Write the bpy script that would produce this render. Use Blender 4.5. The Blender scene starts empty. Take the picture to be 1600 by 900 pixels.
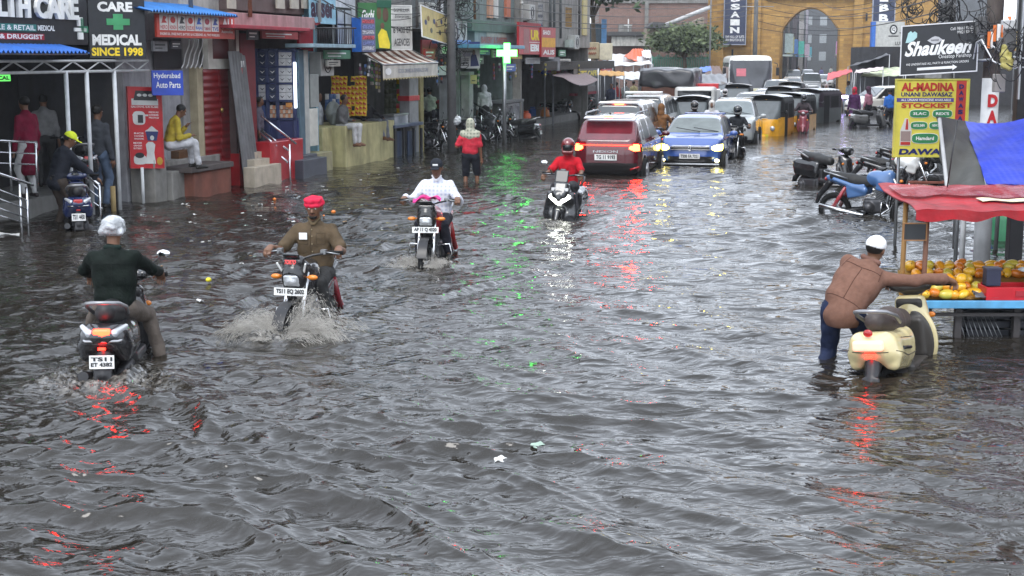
import bpy, bmesh, math, random
import numpy as np
from mathutils import Vector, Matrix, Euler
R = math.radians
C = bpy.context.scene.collection
SC = bpy.context.scene
# ---------------------------------------------------------------- camera
CAMH = 2.6; FPX = 2222.0; PITCH = math.atan(360/FPX)
cd = bpy.data.cameras.new('camera'); cam = bpy.data.objects.new('camera', cd); C.objects.link(cam)
cam.location = (0, 0, CAMH); cam.rotation_euler = (R(90)-PITCH, 0, 0)
cd.sensor_width = 36; cd.lens = 36*FPX/1600; cd.clip_end = 2000; cd.clip_start = .1
SC.camera = cam
# ---------------------------------------------------------------- sky, sun, exposure
SUN_EL, SUN_ROT = R(58), R(200)
w = bpy.data.worlds.new('World'); SC.world = w; w.use_nodes = True
nt = w.node_tree; bg = nt.nodes['Background']
sky = nt.nodes.new('ShaderNodeTexSky'); sky.sky_type = 'NISHITA'; sky.sun_disc = False
sky.sun_elevation = SUN_EL; sky.sun_rotation = SUN_ROT; sky.dust_density = 1; sky.air_density = 1
hs = nt.nodes.new('ShaderNodeHueSaturation'); hs.inputs['Saturation'].default_value = .15
nt.links.new(sky.outputs[0], hs.inputs['Color']); 
mxs = nt.nodes.new('ShaderNodeMix'); mxs.data_type = 'RGBA'; mxs.inputs[0].default_value = .6   # even cloud deck
mxs.inputs[7].default_value = (6.6, 7.4, 8.7, 1); nt.links.new(hs.outputs[0], mxs.inputs[6]); nt.links.new(mxs.outputs[2], bg.inputs[0])
bg.inputs[1].default_value = .15
sd = bpy.data.lights.new('sun', 'SUN'); sd.energy = 1.0; sd.angle = R(28); sd.color = (1, .97, .93)
sun = bpy.data.objects.new('sun', sd); C.objects.link(sun)
sun.rotation_euler = (R(90)-SUN_EL, 0, R(180)-SUN_ROT)
SC.view_settings.view_transform = 'Standard'; SC.view_settings.look = 'None'
SC.view_settings.exposure = 1.0; SC.view_settings.gamma = 1
SC.cycles.use_denoising = True
SC.cycles.max_bounces = 6; SC.cycles.diffuse_bounces = 2; SC.cycles.glossy_bounces = 3
SC.cycles.transmission_bounces = 4; SC.cycles.transparent_max_bounces = 6; SC.cycles.volume_bounces = 0
SC.cycles.sample_clamp_indirect = 6
# ---------------------------------------------------------------- picking helpers
CR = Matrix.Rotation(R(90)-PITCH, 3, 'X')
def ray(px, py): return CR @ Vector(((px-800)/FPX, (450-py)/FPX, -1))
def P(px, py, z=0.0):
    r = ray(px, py); k = (z-CAMH)/r.z; return Vector((r.x*k, r.y*k, z))
def Q(px, py, Y):
    r = ray(px, py); k = Y/r.y; return Vector((r.x*k, Y, CAMH+r.z*k))
FA = Vector((-6.8, 24.6, 0)); FYAW = R(75)          # left shop front line
FD = Vector((math.sin(R(15)), math.cos(R(15)), 0)); FN = Vector((math.cos(R(15)), -math.sin(R(15)), 0))
def FL(px, py, w=0.0):
    """pixel -> facade frame (t along, y into building, z up), on plane w metres proud of the facade line"""
    r = ray(px, py); o = FA+FN*w; c = Vector((0, 0, CAMH))
    k = (o-c).dot(FN)/r.dot(FN); p = c+r*k; return Vector(((p-FA).dot(FD), -w, p.z))
def DF(px, w=0.):
    p = FL(px, 200, w); return (FA+FD*p.x-FN*p.y).y
def FW(t, y, z): return FA+FD*t-FN*y+Vector((0, 0, z))
# ---------------------------------------------------------------- materials
MC = {}
def mat(col, rough=.55, metal=0., var=.15, vs=5., bump=.0, bs=60., dirt=0., coat=0., emit=0., ecol=None, alpha=1., trans=0., name=None, tint=None, streak=0.):
    key = (tuple(col), rough, metal, var, vs, bump, bs, dirt, coat, emit, ecol, alpha, trans, streak)
    if key in MC: return MC[key]
    m = bpy.data.materials.new(name or 'procedural_surface'); m.use_nodes = True; MC[key] = m
    n = m.node_tree.nodes; L = m.node_tree.links; b = n['Principled BSDF']
    b.inputs['Roughness'].default_value = rough; b.inputs['Metallic'].default_value = metal
    b.inputs['Coat Weight'].default_value = coat; b.inputs['Coat Roughness'].default_value = .05
    b.inputs['Alpha'].default_value = alpha; b.inputs['Transmission Weight'].default_value = trans
    b.inputs['Specular IOR Level'].default_value = .18 if rough >= .7 else (.35 if rough > .5 else .5)
    tc = n.new('ShaderNodeTexCoord')
    c4 = (*col, 1)
    no = n.new('ShaderNodeTexNoise'); no.inputs['Scale'].default_value = vs; no.inputs['Detail'].default_value = 5
    L.new(tc.outputs['Object'], no.inputs['Vector'])
    mr = n.new('ShaderNodeMapRange'); mr.inputs[1].default_value = .3; mr.inputs[2].default_value = .7
    mr.inputs[3].default_value = 1-var; mr.inputs[4].default_value = 1+var
    L.new(no.outputs[0], mr.inputs[0])
    mx = n.new('ShaderNodeMix'); mx.data_type = 'RGBA'; mx.blend_type = 'MULTIPLY'; mx.inputs[0].default_value = 1
    mx.inputs[6].default_value = c4; L.new(mr.outputs[0], mx.inputs[7]); out = mx.outputs[2]
    if dirt > 0:
        mp = n.new('ShaderNodeMapping'); mp.inputs['Scale'].default_value = (1.3, 1.3, .35)
        n2 = n.new('ShaderNodeTexNoise'); n2.inputs['Scale'].default_value = 2.2; n2.inputs['Detail'].default_value = 8; n2.inputs['Roughness'].default_value = .65
        L.new(tc.outputs['Object'], mp.inputs[0]); L.new(mp.outputs[0], n2.inputs['Vector'])
        r2 = n.new('ShaderNodeMapRange'); r2.inputs[1].default_value = .45; r2.inputs[2].default_value = .72; r2.inputs[4].default_value = dirt
        L.new(n2.outputs[0], r2.inputs[0])
        m2 = n.new('ShaderNodeMix'); m2.data_type = 'RGBA'; L.new(r2.outputs[0], m2.inputs[0]); L.new(out, m2.inputs[6])
        m2.inputs[7].default_value = (.06, .05, .04, 1); out = m2.outputs[2]
    if streak > 0:
        mp = n.new('ShaderNodeMapping'); mp.inputs['Scale'].default_value = (2.2, 2.2, .3)
        n2 = n.new('ShaderNodeTexNoise'); n2.inputs['Scale'].default_value = 3; n2.inputs['Detail'].default_value = 6
        L.new(tc.outputs['Object'], mp.inputs[0]); L.new(mp.outputs[0], n2.inputs['Vector'])
        r2 = n.new('ShaderNodeMapRange'); r2.inputs[1].default_value = .5; r2.inputs[2].default_value = .78; r2.inputs[4].default_value = streak*.8
        L.new(n2.outputs[0], r2.inputs[0])
        m2 = n.new('ShaderNodeMix'); m2.data_type = 'RGBA'; L.new(r2.outputs[0], m2.inputs[0]); L.new(out, m2.inputs[6])
        m2.inputs[7].default_value = (.05, .045, .04, 1); out = m2.outputs[2]
    L.new(out, b.inputs['Base Color'])
    if bump > 0:
        n3 = n.new('ShaderNodeTexNoise'); n3.inputs['Scale'].default_value = bs; n3.inputs['Detail'].default_value = 4
        L.new(tc.outputs['Object'], n3.inputs['Vector'])
        bp = n.new('ShaderNodeBump'); bp.inputs['Strength'].default_value = bump; bp.inputs['Distance'].default_value = .02
        L.new(n3.outputs[0], bp.inputs['Height']); L.new(bp.outputs[0], b.inputs['Normal'])
    if emit > 0:
        b.inputs['Emission Color'].default_value = (*(ecol or col), 1); b.inputs['Emission Strength'].default_value = emit
    return m
def plaid(c1, c2, sc=30.):
    m = bpy.data.materials.new('plaid_cloth'); m.use_nodes = True; n = m.node_tree.nodes; L = m.node_tree.links; b = n['Principled BSDF']
    tc = n.new('ShaderNodeTexCoord'); outs = []
    for ax in ('X', 'Z'):
        wv = n.new('ShaderNodeTexWave'); wv.bands_direction = ax; wv.inputs['Scale'].default_value = sc/10; wv.inputs['Distortion'].default_value = .6
        L.new(tc.outputs['Object'], wv.inputs['Vector']); outs.append(wv)
    a = n.new('ShaderNodeMath'); a.operation = 'MULTIPLY'; L.new(outs[0].outputs[1], a.inputs[0]); L.new(outs[1].outputs[1], a.inputs[1])
    mx = n.new('ShaderNodeMix'); mx.data_type = 'RGBA'; mx.inputs[6].default_value = (*c1, 1); mx.inputs[7].default_value = (*c2, 1)
    L.new(a.outputs[0], mx.inputs[0]); L.new(mx.outputs[2], b.inputs['Base Color']); b.inputs['Roughness'].default_value = .85; b.inputs['Specular IOR Level'].default_value = .2
    return m
def brickmat(c1, c2, mortar, sc=1., bw=.23, bh=.075, dirt=.3, ax='X', ms=.008):
    m = bpy.data.materials.new('brickwork'); m.use_nodes = True; n = m.node_tree.nodes; L = m.node_tree.links; b = n['Principled BSDF']
    tc = n.new('ShaderNodeTexCoord'); sp = n.new('ShaderNodeSeparateXYZ'); cb = n.new('ShaderNodeCombineXYZ')
    L.new(tc.outputs['Object'], sp.inputs[0]); L.new(sp.outputs[ax], cb.inputs[0]); L.new(sp.outputs['Z'], cb.inputs[1])
    bt = n.new('ShaderNodeTexBrick'); bt.inputs['Color1'].default_value = (*c1, 1); bt.inputs['Color2'].default_value = (*c2, 1); bt.inputs['Mortar'].default_value = (*mortar, 1)
    bt.inputs['Scale'].default_value = sc; bt.inputs['Brick Width'].default_value = bw; bt.inputs['Row Height'].default_value = bh; bt.inputs['Mortar Size'].default_value = ms
    L.new(cb.outputs[0], bt.inputs['Vector'])
    no = n.new('ShaderNodeTexNoise'); no.inputs['Scale'].default_value = .8; no.inputs['Detail'].default_value = 9; no.inputs['Roughness'].default_value = .7
    L.new(tc.outputs['Object'], no.inputs['Vector'])
    r2 = n.new('ShaderNodeMapRange'); r2.inputs[1].default_value = .42; r2.inputs[2].default_value = .7; r2.inputs[4].default_value = dirt; L.new(no.outputs[0], r2.inputs[0])
    mx = n.new('ShaderNodeMix'); mx.data_type = 'RGBA'; L.new(r2.outputs[0], mx.inputs[0]); L.new(bt.outputs[0], mx.inputs[6]); mx.inputs[7].default_value = (.07, .05, .035, 1)
    L.new(mx.outputs[2], b.inputs['Base Color']); b.inputs['Roughness'].default_value = .85
    bp = n.new('ShaderNodeBump'); bp.inputs['Strength'].default_value = .5; bp.inputs['Distance'].default_value = .02; bp.invert = True
    L.new(bt.outputs['Fac'], bp.inputs['Height']); L.new(bp.outputs[0], b.inputs['Normal'])
    return m
def ribmat(col, dircode='X', period=.08, rough=.45, metal=.2, dirt=.4, strength=1.):
    """ribbed metal (roller shutters, corrugated sheet)"""
    m = mat(col, rough, metal, var=.12+.0001*len(MC), dirt=dirt); n = m.node_tree.nodes; L = m.node_tree.links
    wv = n.new('ShaderNodeTexWave'); wv.bands_direction = dircode; wv.inputs['Scale'].default_value = .314/period
    tc = n.new('ShaderNodeTexCoord'); L.new(tc.outputs['Object'], wv.inputs['Vector'])
    bp = n.new('ShaderNodeBump'); bp.inputs['Strength'].default_value = strength; bp.inputs['Distance'].default_value = period*.3
    L.new(wv.outputs[1], bp.inputs['Height']); L.new(bp.outputs[0], n['Principled BSDF'].inputs['Normal'])
    return m
# ---------------------------------------------------------------- objects
def tag(o, label=None, cat=None, group=None, kind=None):
    if label: o['label'] = label
    if cat: o['category'] = cat
    if group: o['group'] = group
    if kind: o['kind'] = kind
    return o
def thing(name, label, cat, loc=(0, 0, 0), yaw=0., group=None, roll=0., pitch=0.):
    o = bpy.data.objects.new(name, None); C.objects.link(o); o.empty_display_size = .2
    o.location = loc; o.rotation_euler = (pitch, roll, yaw); return tag(o, label, cat, group)
def link(name, me, m=None, parent=None, smooth=True):
    o = bpy.data.objects.new(name, me); C.objects.link(o)
    if m is not None:
        for x in (m if isinstance(m, (list, tuple)) else [m]): me.materials.append(x)
    if parent: o.parent = parent
    return o
def onsurf(o, pts, d, r, name, m, n=6):
    """a thin seam laid on the surface of o: pts (local) are cast along d"""
    from mathutils.bvhtree import BVHTree
    me = o.data; t = BVHTree.FromPolygons([v.co for v in me.vertices], [p.vertices[:] for p in me.polygons]); d = Vector(d).normalized(); out = []
    for i in range(len(pts)-1):
        for j in range(n+(i == len(pts)-2)):
            p = Vector(pts[i]).lerp(Vector(pts[i+1]), j/n); h = t.ray_cast(p-d*.8, d)
            if h[0] is not None: out.append(h[0]-d*r*.3)
    return MB().tube(out, r, 5).build(name, m, o.parent) if len(out) > 1 else None
class MB:
    def __init__(s): s.v = []; s.f = []; s.mi = []; s.sm = []; s.m = 0
    def add(s, vs, fs, smooth=False):
        b = len(s.v); s.v += [tuple(x) for x in vs]
        for f in fs: s.f.append([b+i for i in f]); s.mi.append(s.m); s.sm.append(smooth)
        return s
    def box(s, c, d, rot=None, taper=1.):
        """c centre, d full size"""
        vs = []
        for z in (-.5, .5):
            k = 1 if z < 0 else taper
            for x, y in ((-.5, -.5), (.5, -.5), (.5, .5), (-.5, .5)):
                p = Vector((x*d[0]*k, y*d[1]*k, z*d[2]))
                if rot is not None: p = rot @ p
                vs.append(Vector(c)+p)
        return s.add(vs, [(3, 2, 1, 0), (4, 5, 6, 7), (0, 1, 5, 4), (1, 2, 6, 5), (2, 3, 7, 6), (3, 0, 4, 7)])
    def b2(s, a, b):
        a = Vector(a); b = Vector(b); return s.box((a+b)/2, (abs(b.x-a.x), abs(b.y-a.y), abs(b.z-a.z)))
    def tube(s, pts, r, n=8, cap=True):
        pts = [Vector(p) for p in pts]; rs = r if isinstance(r, (list, tuple)) else [r]*len(pts)
        t0 = (pts[1]-pts[0]).normalized(); up = Vector((0, 0, 1)) if abs(t0.z) < .9 else Vector((1, 0, 0))
        nx = t0.cross(up).normalized(); vs = []
        for i, p in enumerate(pts):
            t = (pts[min(i+1, len(pts)-1)]-pts[max(i-1, 0)]).normalized()
            nx = (nx-t*nx.dot(t)).normalized(); ny = t.cross(nx)
            for j in range(n):
                a = 2*math.pi*j/n; vs.append(p+nx*math.cos(a)*rs[i]+ny*math.sin(a)*rs[i])
        fs = [(i*n+j, i*n+(j+1) % n, (i+1)*n+(j+1) % n, (i+1)*n+j) for i in range(len(pts)-1) for j in range(n)]
        s.add(vs, fs, True)
        if cap:
            b = len(s.v)-len(vs)
            s.f.append([b+j for j in range(n)][::-1]); s.mi.append(s.m); s.sm.append(False)
            s.f.append([b+(len(pts)-1)*n+j for j in range(n)]); s.mi.append(s.m); s.sm.append(False)
        return s
    def torus(s, c, axis, Rr, r, n=28, k=8, arc=(0, 2*math.pi), sq=1.):
        axis = Vector(axis).normalized(); a = axis.orthogonal().normalized(); b = axis.cross(a); full = arc[1]-arc[0] > 6.28
        c = Vector(c); N = n if full else n+1; vs = []
        for i in range(N):
            t = arc[0]+(arc[1]-arc[0])*i/n; d = a*math.cos(t)+b*math.sin(t)
            for j in range(k):
                q = 2*math.pi*j/k; vs.append(c+d*(Rr+r*math.cos(q))+axis*r*sq*math.sin(q))
        fs = [(i*k+j, ((i+1) % N)*k+j, ((i+1) % N)*k+(j+1) % k, i*k+(j+1) % k) for i in range(n) for j in range(k)]
        return s.add(vs, fs, True)
    def disc(s, c, axis, r, h, n=24, r2=None):
        axis = Vector(axis).normalized(); return s.tube([Vector(c)-axis*h/2, Vector(c)+axis*h/2], [r, r if r2 is None else r2], n)
    def ell(s, c, rad, n=12, k=8, rot=None):
        vs = []; c = Vector(c)
        for i in range(k+1):
            th = math.pi*i/k
            for j in range(n):
                ph = 2*math.pi*j/n; p = Vector((rad[0]*math.sin(th)*math.cos(ph), rad[1]*math.sin(th)*math.sin(ph), rad[2]*math.cos(th)))
                if rot is not None: p = rot @ p
                vs.append(c+p)
        fs = [(i*n+j, (i+1)*n+j, (i+1)*n+(j+1) % n, i*n+(j+1) % n) for i in range(k) for j in range(n)]
        return s.add(vs, fs, True)
    def prism(s, poly, vec, smooth=False):
        n = len(poly); vec = Vector(vec); p0 = [Vector(p) for p in poly]
        return s.add(p0+[p+vec for p in p0], [tuple(range(n))[::-1], tuple(range(n, 2*n))]+[(i, (i+1) % n, n+(i+1) % n, n+i) for i in range(n)], smooth)
    def sheet(s, fn, nu, nv, th=0.):
        """fn(u,v)->point, thin sheet with real thickness th"""
        g = [[Vector(fn(i/nu, j/nv)) for j in range(nv+1)] for i in range(nu+1)]
        vs = [p for row in g for p in row]; W = nv+1
        fs = [(i*W+j, (i+1)*W+j, (i+1)*W+j+1, i*W+j+1) for i in range(nu) for j in range(nv)]
        s.add(vs, fs, True)
        if th:
            nrm = []
            for i in range(nu+1):
                for j in range(nv+1):
                    a = g[min(i+1, nu)][j]-g[max(i-1, 0)][j]; b = g[i][min(j+1, nv)]-g[i][max(j-1, 0)]; nrm.append(a.cross(b).normalized())
            s.add([p-q*th for p, q in zip(vs, nrm)], [f[::-1] for f in fs], True)
        return s
    def build(s, name, m, parent=None, bevel=0., loc=None, label=None):
        me = bpy.data.meshes.new(name); me.from_pydata(s.v, [], s.f)
        me.polygons.foreach_set('material_index', s.mi); me.polygons.foreach_set('use_smooth', s.sm); me.update()
        o = link(name, me, m, parent)
        if bevel:
            bv = o.modifiers.new('bevel', 'BEVEL'); bv.width = bevel; bv.segments = 2; bv.limit_method = 'ANGLE'
        if loc is not None: o.location = loc
        if label: o['label'] = label
        return o
def box1(name, c, d, m, parent=None, bevel=.01, rot=None): return MB().box(c, d, rot).build(name, m, parent, bevel)
def catenary(a, b, sag, n=10): return [Vector(a).lerp(Vector(b), i/n)-Vector((0, 0, sag*4*(i/n)*(1-i/n))) for i in range(n+1)]
# ---------------------------------------------------------------- distance-field modelling
def _bb(p):
    k = p[0].strip('-')
    if k == 'c':
        a, b = np.array(p[1]), np.array(p[2]); r = max(p[3], p[4]); return np.minimum(a, b)-r, np.maximum(a, b)+r
    c = np.array(p[1]); h = np.array(p[2]); r = float(np.linalg.norm(h)) if (len(p) > 4 and p[4] is not None) else h
    return c-r, c+r
def _d(p, X, Y, Z):
    k = p[0].strip('-')
    if k == 'c':
        a = np.array(p[1], float); b = np.array(p[2], float); ba = b-a; L2 = max(ba.dot(ba), 1e-9)
        t = np.clip(((X-a[0])*ba[0]+(Y-a[1])*ba[1]+(Z-a[2])*ba[2])/L2, 0, 1)
        return np.sqrt((X-a[0]-t*ba[0])**2+(Y-a[1]-t*ba[1])**2+(Z-a[2]-t*ba[2])**2)-(p[3]+(p[4]-p[3])*t)
    c = p[1]; x, y, z = X-c[0], Y-c[1], Z-c[2]
    if len(p) > 4 and p[4] is not None:
        m = Euler(p[4]).to_matrix().transposed(); x, y, z = (m[i][0]*x+m[i][1]*y+m[i][2]*z for i in range(3))
    h = p[2]
    if k == 'e':
        k0 = np.sqrt((x/h[0])**2+(y/h[1])**2+(z/h[2])**2); k1 = np.sqrt((x/h[0]**2)**2+(y/h[1]**2)**2+(z/h[2]**2)**2)
        return k0*(k0-1)/np.maximum(k1, 1e-6)
    r = p[3]; qx, qy, qz = np.abs(x)-h[0]+r, np.abs(y)-h[1]+r, np.abs(z)-h[2]+r
    return np.sqrt(np.maximum(qx, 0)**2+np.maximum(qy, 0)**2+np.maximum(qz, 0)**2)+np.minimum(np.maximum(qx, np.maximum(qy, qz)), 0)-r
def field(prims, h, k=.02, wr=None):
    pos = [p for p in prims if p[0][0] != '-']; bb = [_bb(p) for p in pos]
    lo = np.min([b[0] for b in bb], 0)-4*h-(wr[0] if wr else 0); hi = np.max([b[1] for b in bb], 0)+4*h+(wr[0] if wr else 0)
    n = np.ceil((hi-lo)/h).astype(int)+1
    ax = [lo[i]+h*np.arange(n[i]) for i in range(3)]; F = np.full(n, .3, np.float32)
    for p in prims:
        neg = p[0][0] == '-'; a, b = _bb(p); kk = k if len(p) < 6 or p[5] is None else p[5]; mg = kk+3*h
        s = [slice(max(0, int((a[i]-mg-lo[i])/h)), min(n[i], int((b[i]+mg-lo[i])/h)+2)) for i in range(3)]
        X = ax[0][s[0]][:, None, None]; Y = ax[1][s[1]][None, :, None]; Z = ax[2][s[2]][None, None, :]
        d = _d(p, X, Y, Z).astype(np.float32); f = F[s[0], s[1], s[2]]
        if neg: F[s[0], s[1], s[2]] = np.maximum(f, -d)
        else:
            q = np.maximum(kk-np.abs(f-d), 0)/kk if kk > 0 else 0; F[s[0], s[1], s[2]] = np.minimum(f, d)-q*q*kk/4
    if wr:
        am, fr = wr; X = ax[0][:, None, None]; Y = ax[1][None, :, None]; Z = ax[2][None, None, :]
        F = F+am*(np.sin(fr*(X*.7+Z*.9)+2*np.sin(fr*.45*(Y+Z*.4)))*np.sin(fr*.6*(Y*.8-Z*.7+X*.5)+1.7*np.sin(fr*.35*(X-Z)))+.5*np.sin(fr*1.9*(Z*.8+Y*.5)+2*np.sin(fr*.7*X))).astype(np.float32)
    return F, lo
def nets(F, lo, h):
    s = F < 0; c = s[:-1, :-1, :-1].astype(np.int8); cnt = np.zeros(c.shape, np.int8)
    cor = [(i, j, k) for i in (0, 1) for j in (0, 1) for k in (0, 1)]; N = F.shape
    for i, j, k in cor: cnt += s[i:N[0]-1+i, j:N[1]-1+j, k:N[2]-1+k]
    m = (cnt > 0) & (cnt < 8); cells = np.argwhere(m); idx = np.full(m.shape, -1, np.int64); idx[m] = np.arange(len(cells))
    ps = np.zeros((len(cells), 3)); ct = np.zeros(len(cells)); vals = {q: F[cells[:, 0]+q[0], cells[:, 1]+q[1], cells[:, 2]+q[2]] for q in cor}
    for a in cor:
        for axx in range(3):
            if a[axx]: continue
            b = list(a); b[axx] = 1; b = tuple(b); fa, fb = vals[a], vals[b]; x = (fa < 0) != (fb < 0)
            t = np.where(x, fa/np.where(x, fa-fb, 1), 0); q = np.array(a, float)[None]+np.zeros((len(cells), 3)); q[:, axx] += t
            ps += q*x[:, None]; ct += x
    V = (cells+ps/ct[:, None])*h+lo; qs = []
    for axx in range(3):
        o1, o2 = [(1, 2), (2, 0), (0, 1)][axx]
        A = np.take(s, range(N[axx]-1), axx); B = np.take(s, range(1, N[axx]), axx); e = np.argwhere(A != B)
        e = e[(e[:, o1] > 0) & (e[:, o2] > 0) & (e[:, o1] < N[o1]-1) & (e[:, o2] < N[o2]-1)]
        ins = A[e[:, 0], e[:, 1], e[:, 2]]
        def g(d1, d2):
            q = e.copy(); q[:, o1] -= d1; q[:, o2] -= d2; return idx[q[:, 0], q[:, 1], q[:, 2]]
        q = np.stack([g(1, 1), g(0, 1), g(0, 0), g(1, 0)], 1); q[~ins] = q[~ins][:, ::-1]; qs.append(q)
    return V, np.concatenate(qs)
def npmesh(name, V, Fq):
    me = bpy.data.meshes.new(name); me.vertices.add(len(V)); me.vertices.foreach_set('co', np.asarray(V, np.float32).ravel())
    me.loops.add(len(Fq)*4); me.loops.foreach_set('vertex_index', np.asarray(Fq, np.int32).ravel()); me.polygons.add(len(Fq))
    me.polygons.foreach_set('loop_start', np.arange(len(Fq), dtype=np.int32)*4)
    me.update(calc_edges=True); me.polygons.foreach_set('use_smooth', np.ones(len(Fq), bool)); me.update(); return me
def sdf(name, prims, h, m, parent=None, k=.02, wr=None, mirror=False):
    if mirror:
        ex = []
        for p in prims:
            if p[0].strip('-') == 'c': ex.append((p[0], (-p[1][0], p[1][1], p[1][2]), (-p[2][0], p[2][1], p[2][2]))+tuple(p[3:]))
            else:
                q = list(p); q[1] = (-p[1][0], p[1][1], p[1][2])
                if len(q) > 4 and q[4] is not None: q[4] = (q[4][0], -q[4][1], -q[4][2])
                ex.append(tuple(q))
        prims = [p for p in prims if p[0][0] != '-']+[p for p in ex if p[0][0] != '-']+[p for p in prims+ex if p[0][0] == '-']
    F, lo = field(prims, h, k, wr); V, q = nets(F, lo, h)
    return link(name, npmesh(name, V, q), m, parent)
# ---------------------------------------------------------------- lettering
TC_ = {}
def glyphs(s, bold=0., shear=0., extr=0.):
    key = (s, bold, shear, extr)
    if key in TC_: return TC_[key]
    cu = bpy.data.curves.new('t', 'FONT'); cu.body = s; cu.offset = bold; cu.shear = shear; cu.extrude = extr; cu.resolution_u = 3
    o = bpy.data.objects.new('t', cu); C.objects.link(o); dg = bpy.context.evaluated_depsgraph_get(); dg.update()
    me = bpy.data.meshes.new_from_object(o.evaluated_get(dg)); v = np.array([x.co[:] for x in me.vertices]) if len(me.vertices) else np.zeros((1, 3)); f = [tuple(p.vertices) for p in me.polygons]
    bpy.data.objects.remove(o); bpy.data.curves.remove(cu); bpy.data.meshes.remove(me); TC_[key] = (v, f); return v, f
class Pn:
    """a flat rectangle in space: o bottom-left, U, V full edge vectors (local coordinates of its thing)"""
    def __init__(s, o, U, V): s.o = Vector(o); s.U = Vector(U); s.V = Vector(V); s.n = s.U.cross(s.V).normalized()
    def at(s, u, v, off=0.): return s.o+s.U*u+s.V*v+s.n*off
    def text(s, t, u0, v0, u1, v1, m, parent, bold=.02, shear=0., off=.006, extr=0., name='lettering', rot=0.):
        v, f = glyphs(t, bold, shear, extr); lo = v.min(0); hi = v.max(0); d = np.maximum(hi-lo, 1e-5)
        pts = [s.at(u0+(u1-u0)*(p[0]-lo[0])/d[0], v0+(v1-v0)*(p[1]-lo[1])/d[1], off+(p[2]*(v1-v0)*s.V.length/d[1])) for p in v]
        return MB().add(pts, f).build(name, m, parent)
    def rect(s, u0, v0, u1, v1, m, parent, off=.004, name='printed_panel', th=.003):
        b = MB().prism([s.at(u0, v0, off), s.at(u1, v0, off), s.at(u1, v1, off), s.at(u0, v1, off)], s.n*-th); return b.build(name, m, parent)
    def poly(s, pts, m, parent, off=.005, name='emblem', th=.003): return MB().prism([s.at(u, v, off) for u, v in pts], s.n*-th).build(name, m, parent)
    def oval(s, u, v, ru, rv, m, parent, off=.005, name='emblem', n=24, e=1.):
        f = lambda x: math.copysign(abs(x)**e, x); return s.poly([(u+ru*f(math.cos(2*math.pi*i/n)), v+rv*f(math.sin(2*math.pi*i/n))) for i in range(n)], m, parent, off, name)
    def board(s, m, parent, th=.04, name='board', bevel=.004): return MB().prism([s.at(0, 0), s.at(1, 0), s.at(1, 1), s.at(0, 1)], s.n*-th).build(name, m, parent, bevel)
    def frame(s, m, parent, w=.03, th=.05, name='frame'):
        b = MB(); L, H = s.U.length, s.V.length; a, c = w/L, w/H
        for u0, v0, u1, v1 in ((-a, -c, 1+a, 0), (-a, 1, 1+a, 1+c), (-a, 0, 0, 1), (1, 0, 1+a, 1)): b.prism([s.at(u0, v0, .01), s.at(u1, v0, .01), s.at(u1, v1, .01), s.at(u0, v1, .01)], s.n*-th)
        return b.build(name, m, parent)
def PX(px0, py0, px1, py1, d, d1=None, rise=0, loc=None):
    """panel seen at pixels (px0,py0)-(px1,py1) at depth d (left) and d1 (right)"""
    d1 = d1 or d; o = Q(px0, py1, d); u = Q(px1, py1+rise, d1)-o; v = Vector((0, 0, Q(px0, py0, d).z-o.z)); return Pn(o-(loc or Vector()), u, v)
def PF(px0, py0, px1, py1, w=0., px2=None):
    """panel on the left facade, in the facade frame"""
    a = FL(px0, py1, w); b = FL(px1, py1, w); c = FL(px0, py0, w); return Pn(a, Vector((b.x-a.x, 0, 0)), Vector((0, 0, c.z-a.z)))
WHT = mat((.8, .8, .78), .45, name='white_paint'); BLK = mat((.015, .015, .017), .35, name='black_plastic'); CHR = mat((.7, .7, .7), .18, 1., name='chrome')
RUB = mat((.012, .012, .012), .7, name='rubber'); STL = mat((.35, .36, .37), .35, .8, name='steel'); GLS = mat((.012, .014, .016), .06, 0, coat=.5, name='dark_glass'); GLR = mat((.014, .016, .018), .3, name='wet_side_glass')
RED = mat((.5, .015, .02), .4, name='red_paint'); YEL = mat((.75, .6, .04), .45, name='yellow_paint'); BLU = mat((.02, .08, .5), .4, name='blue_paint'); DKB = mat((.02, .03, .12), .5, name='navy_paint')
WRED = mat((.45, .02, .03), .3, coat=.3, name='glossy_red')
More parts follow.
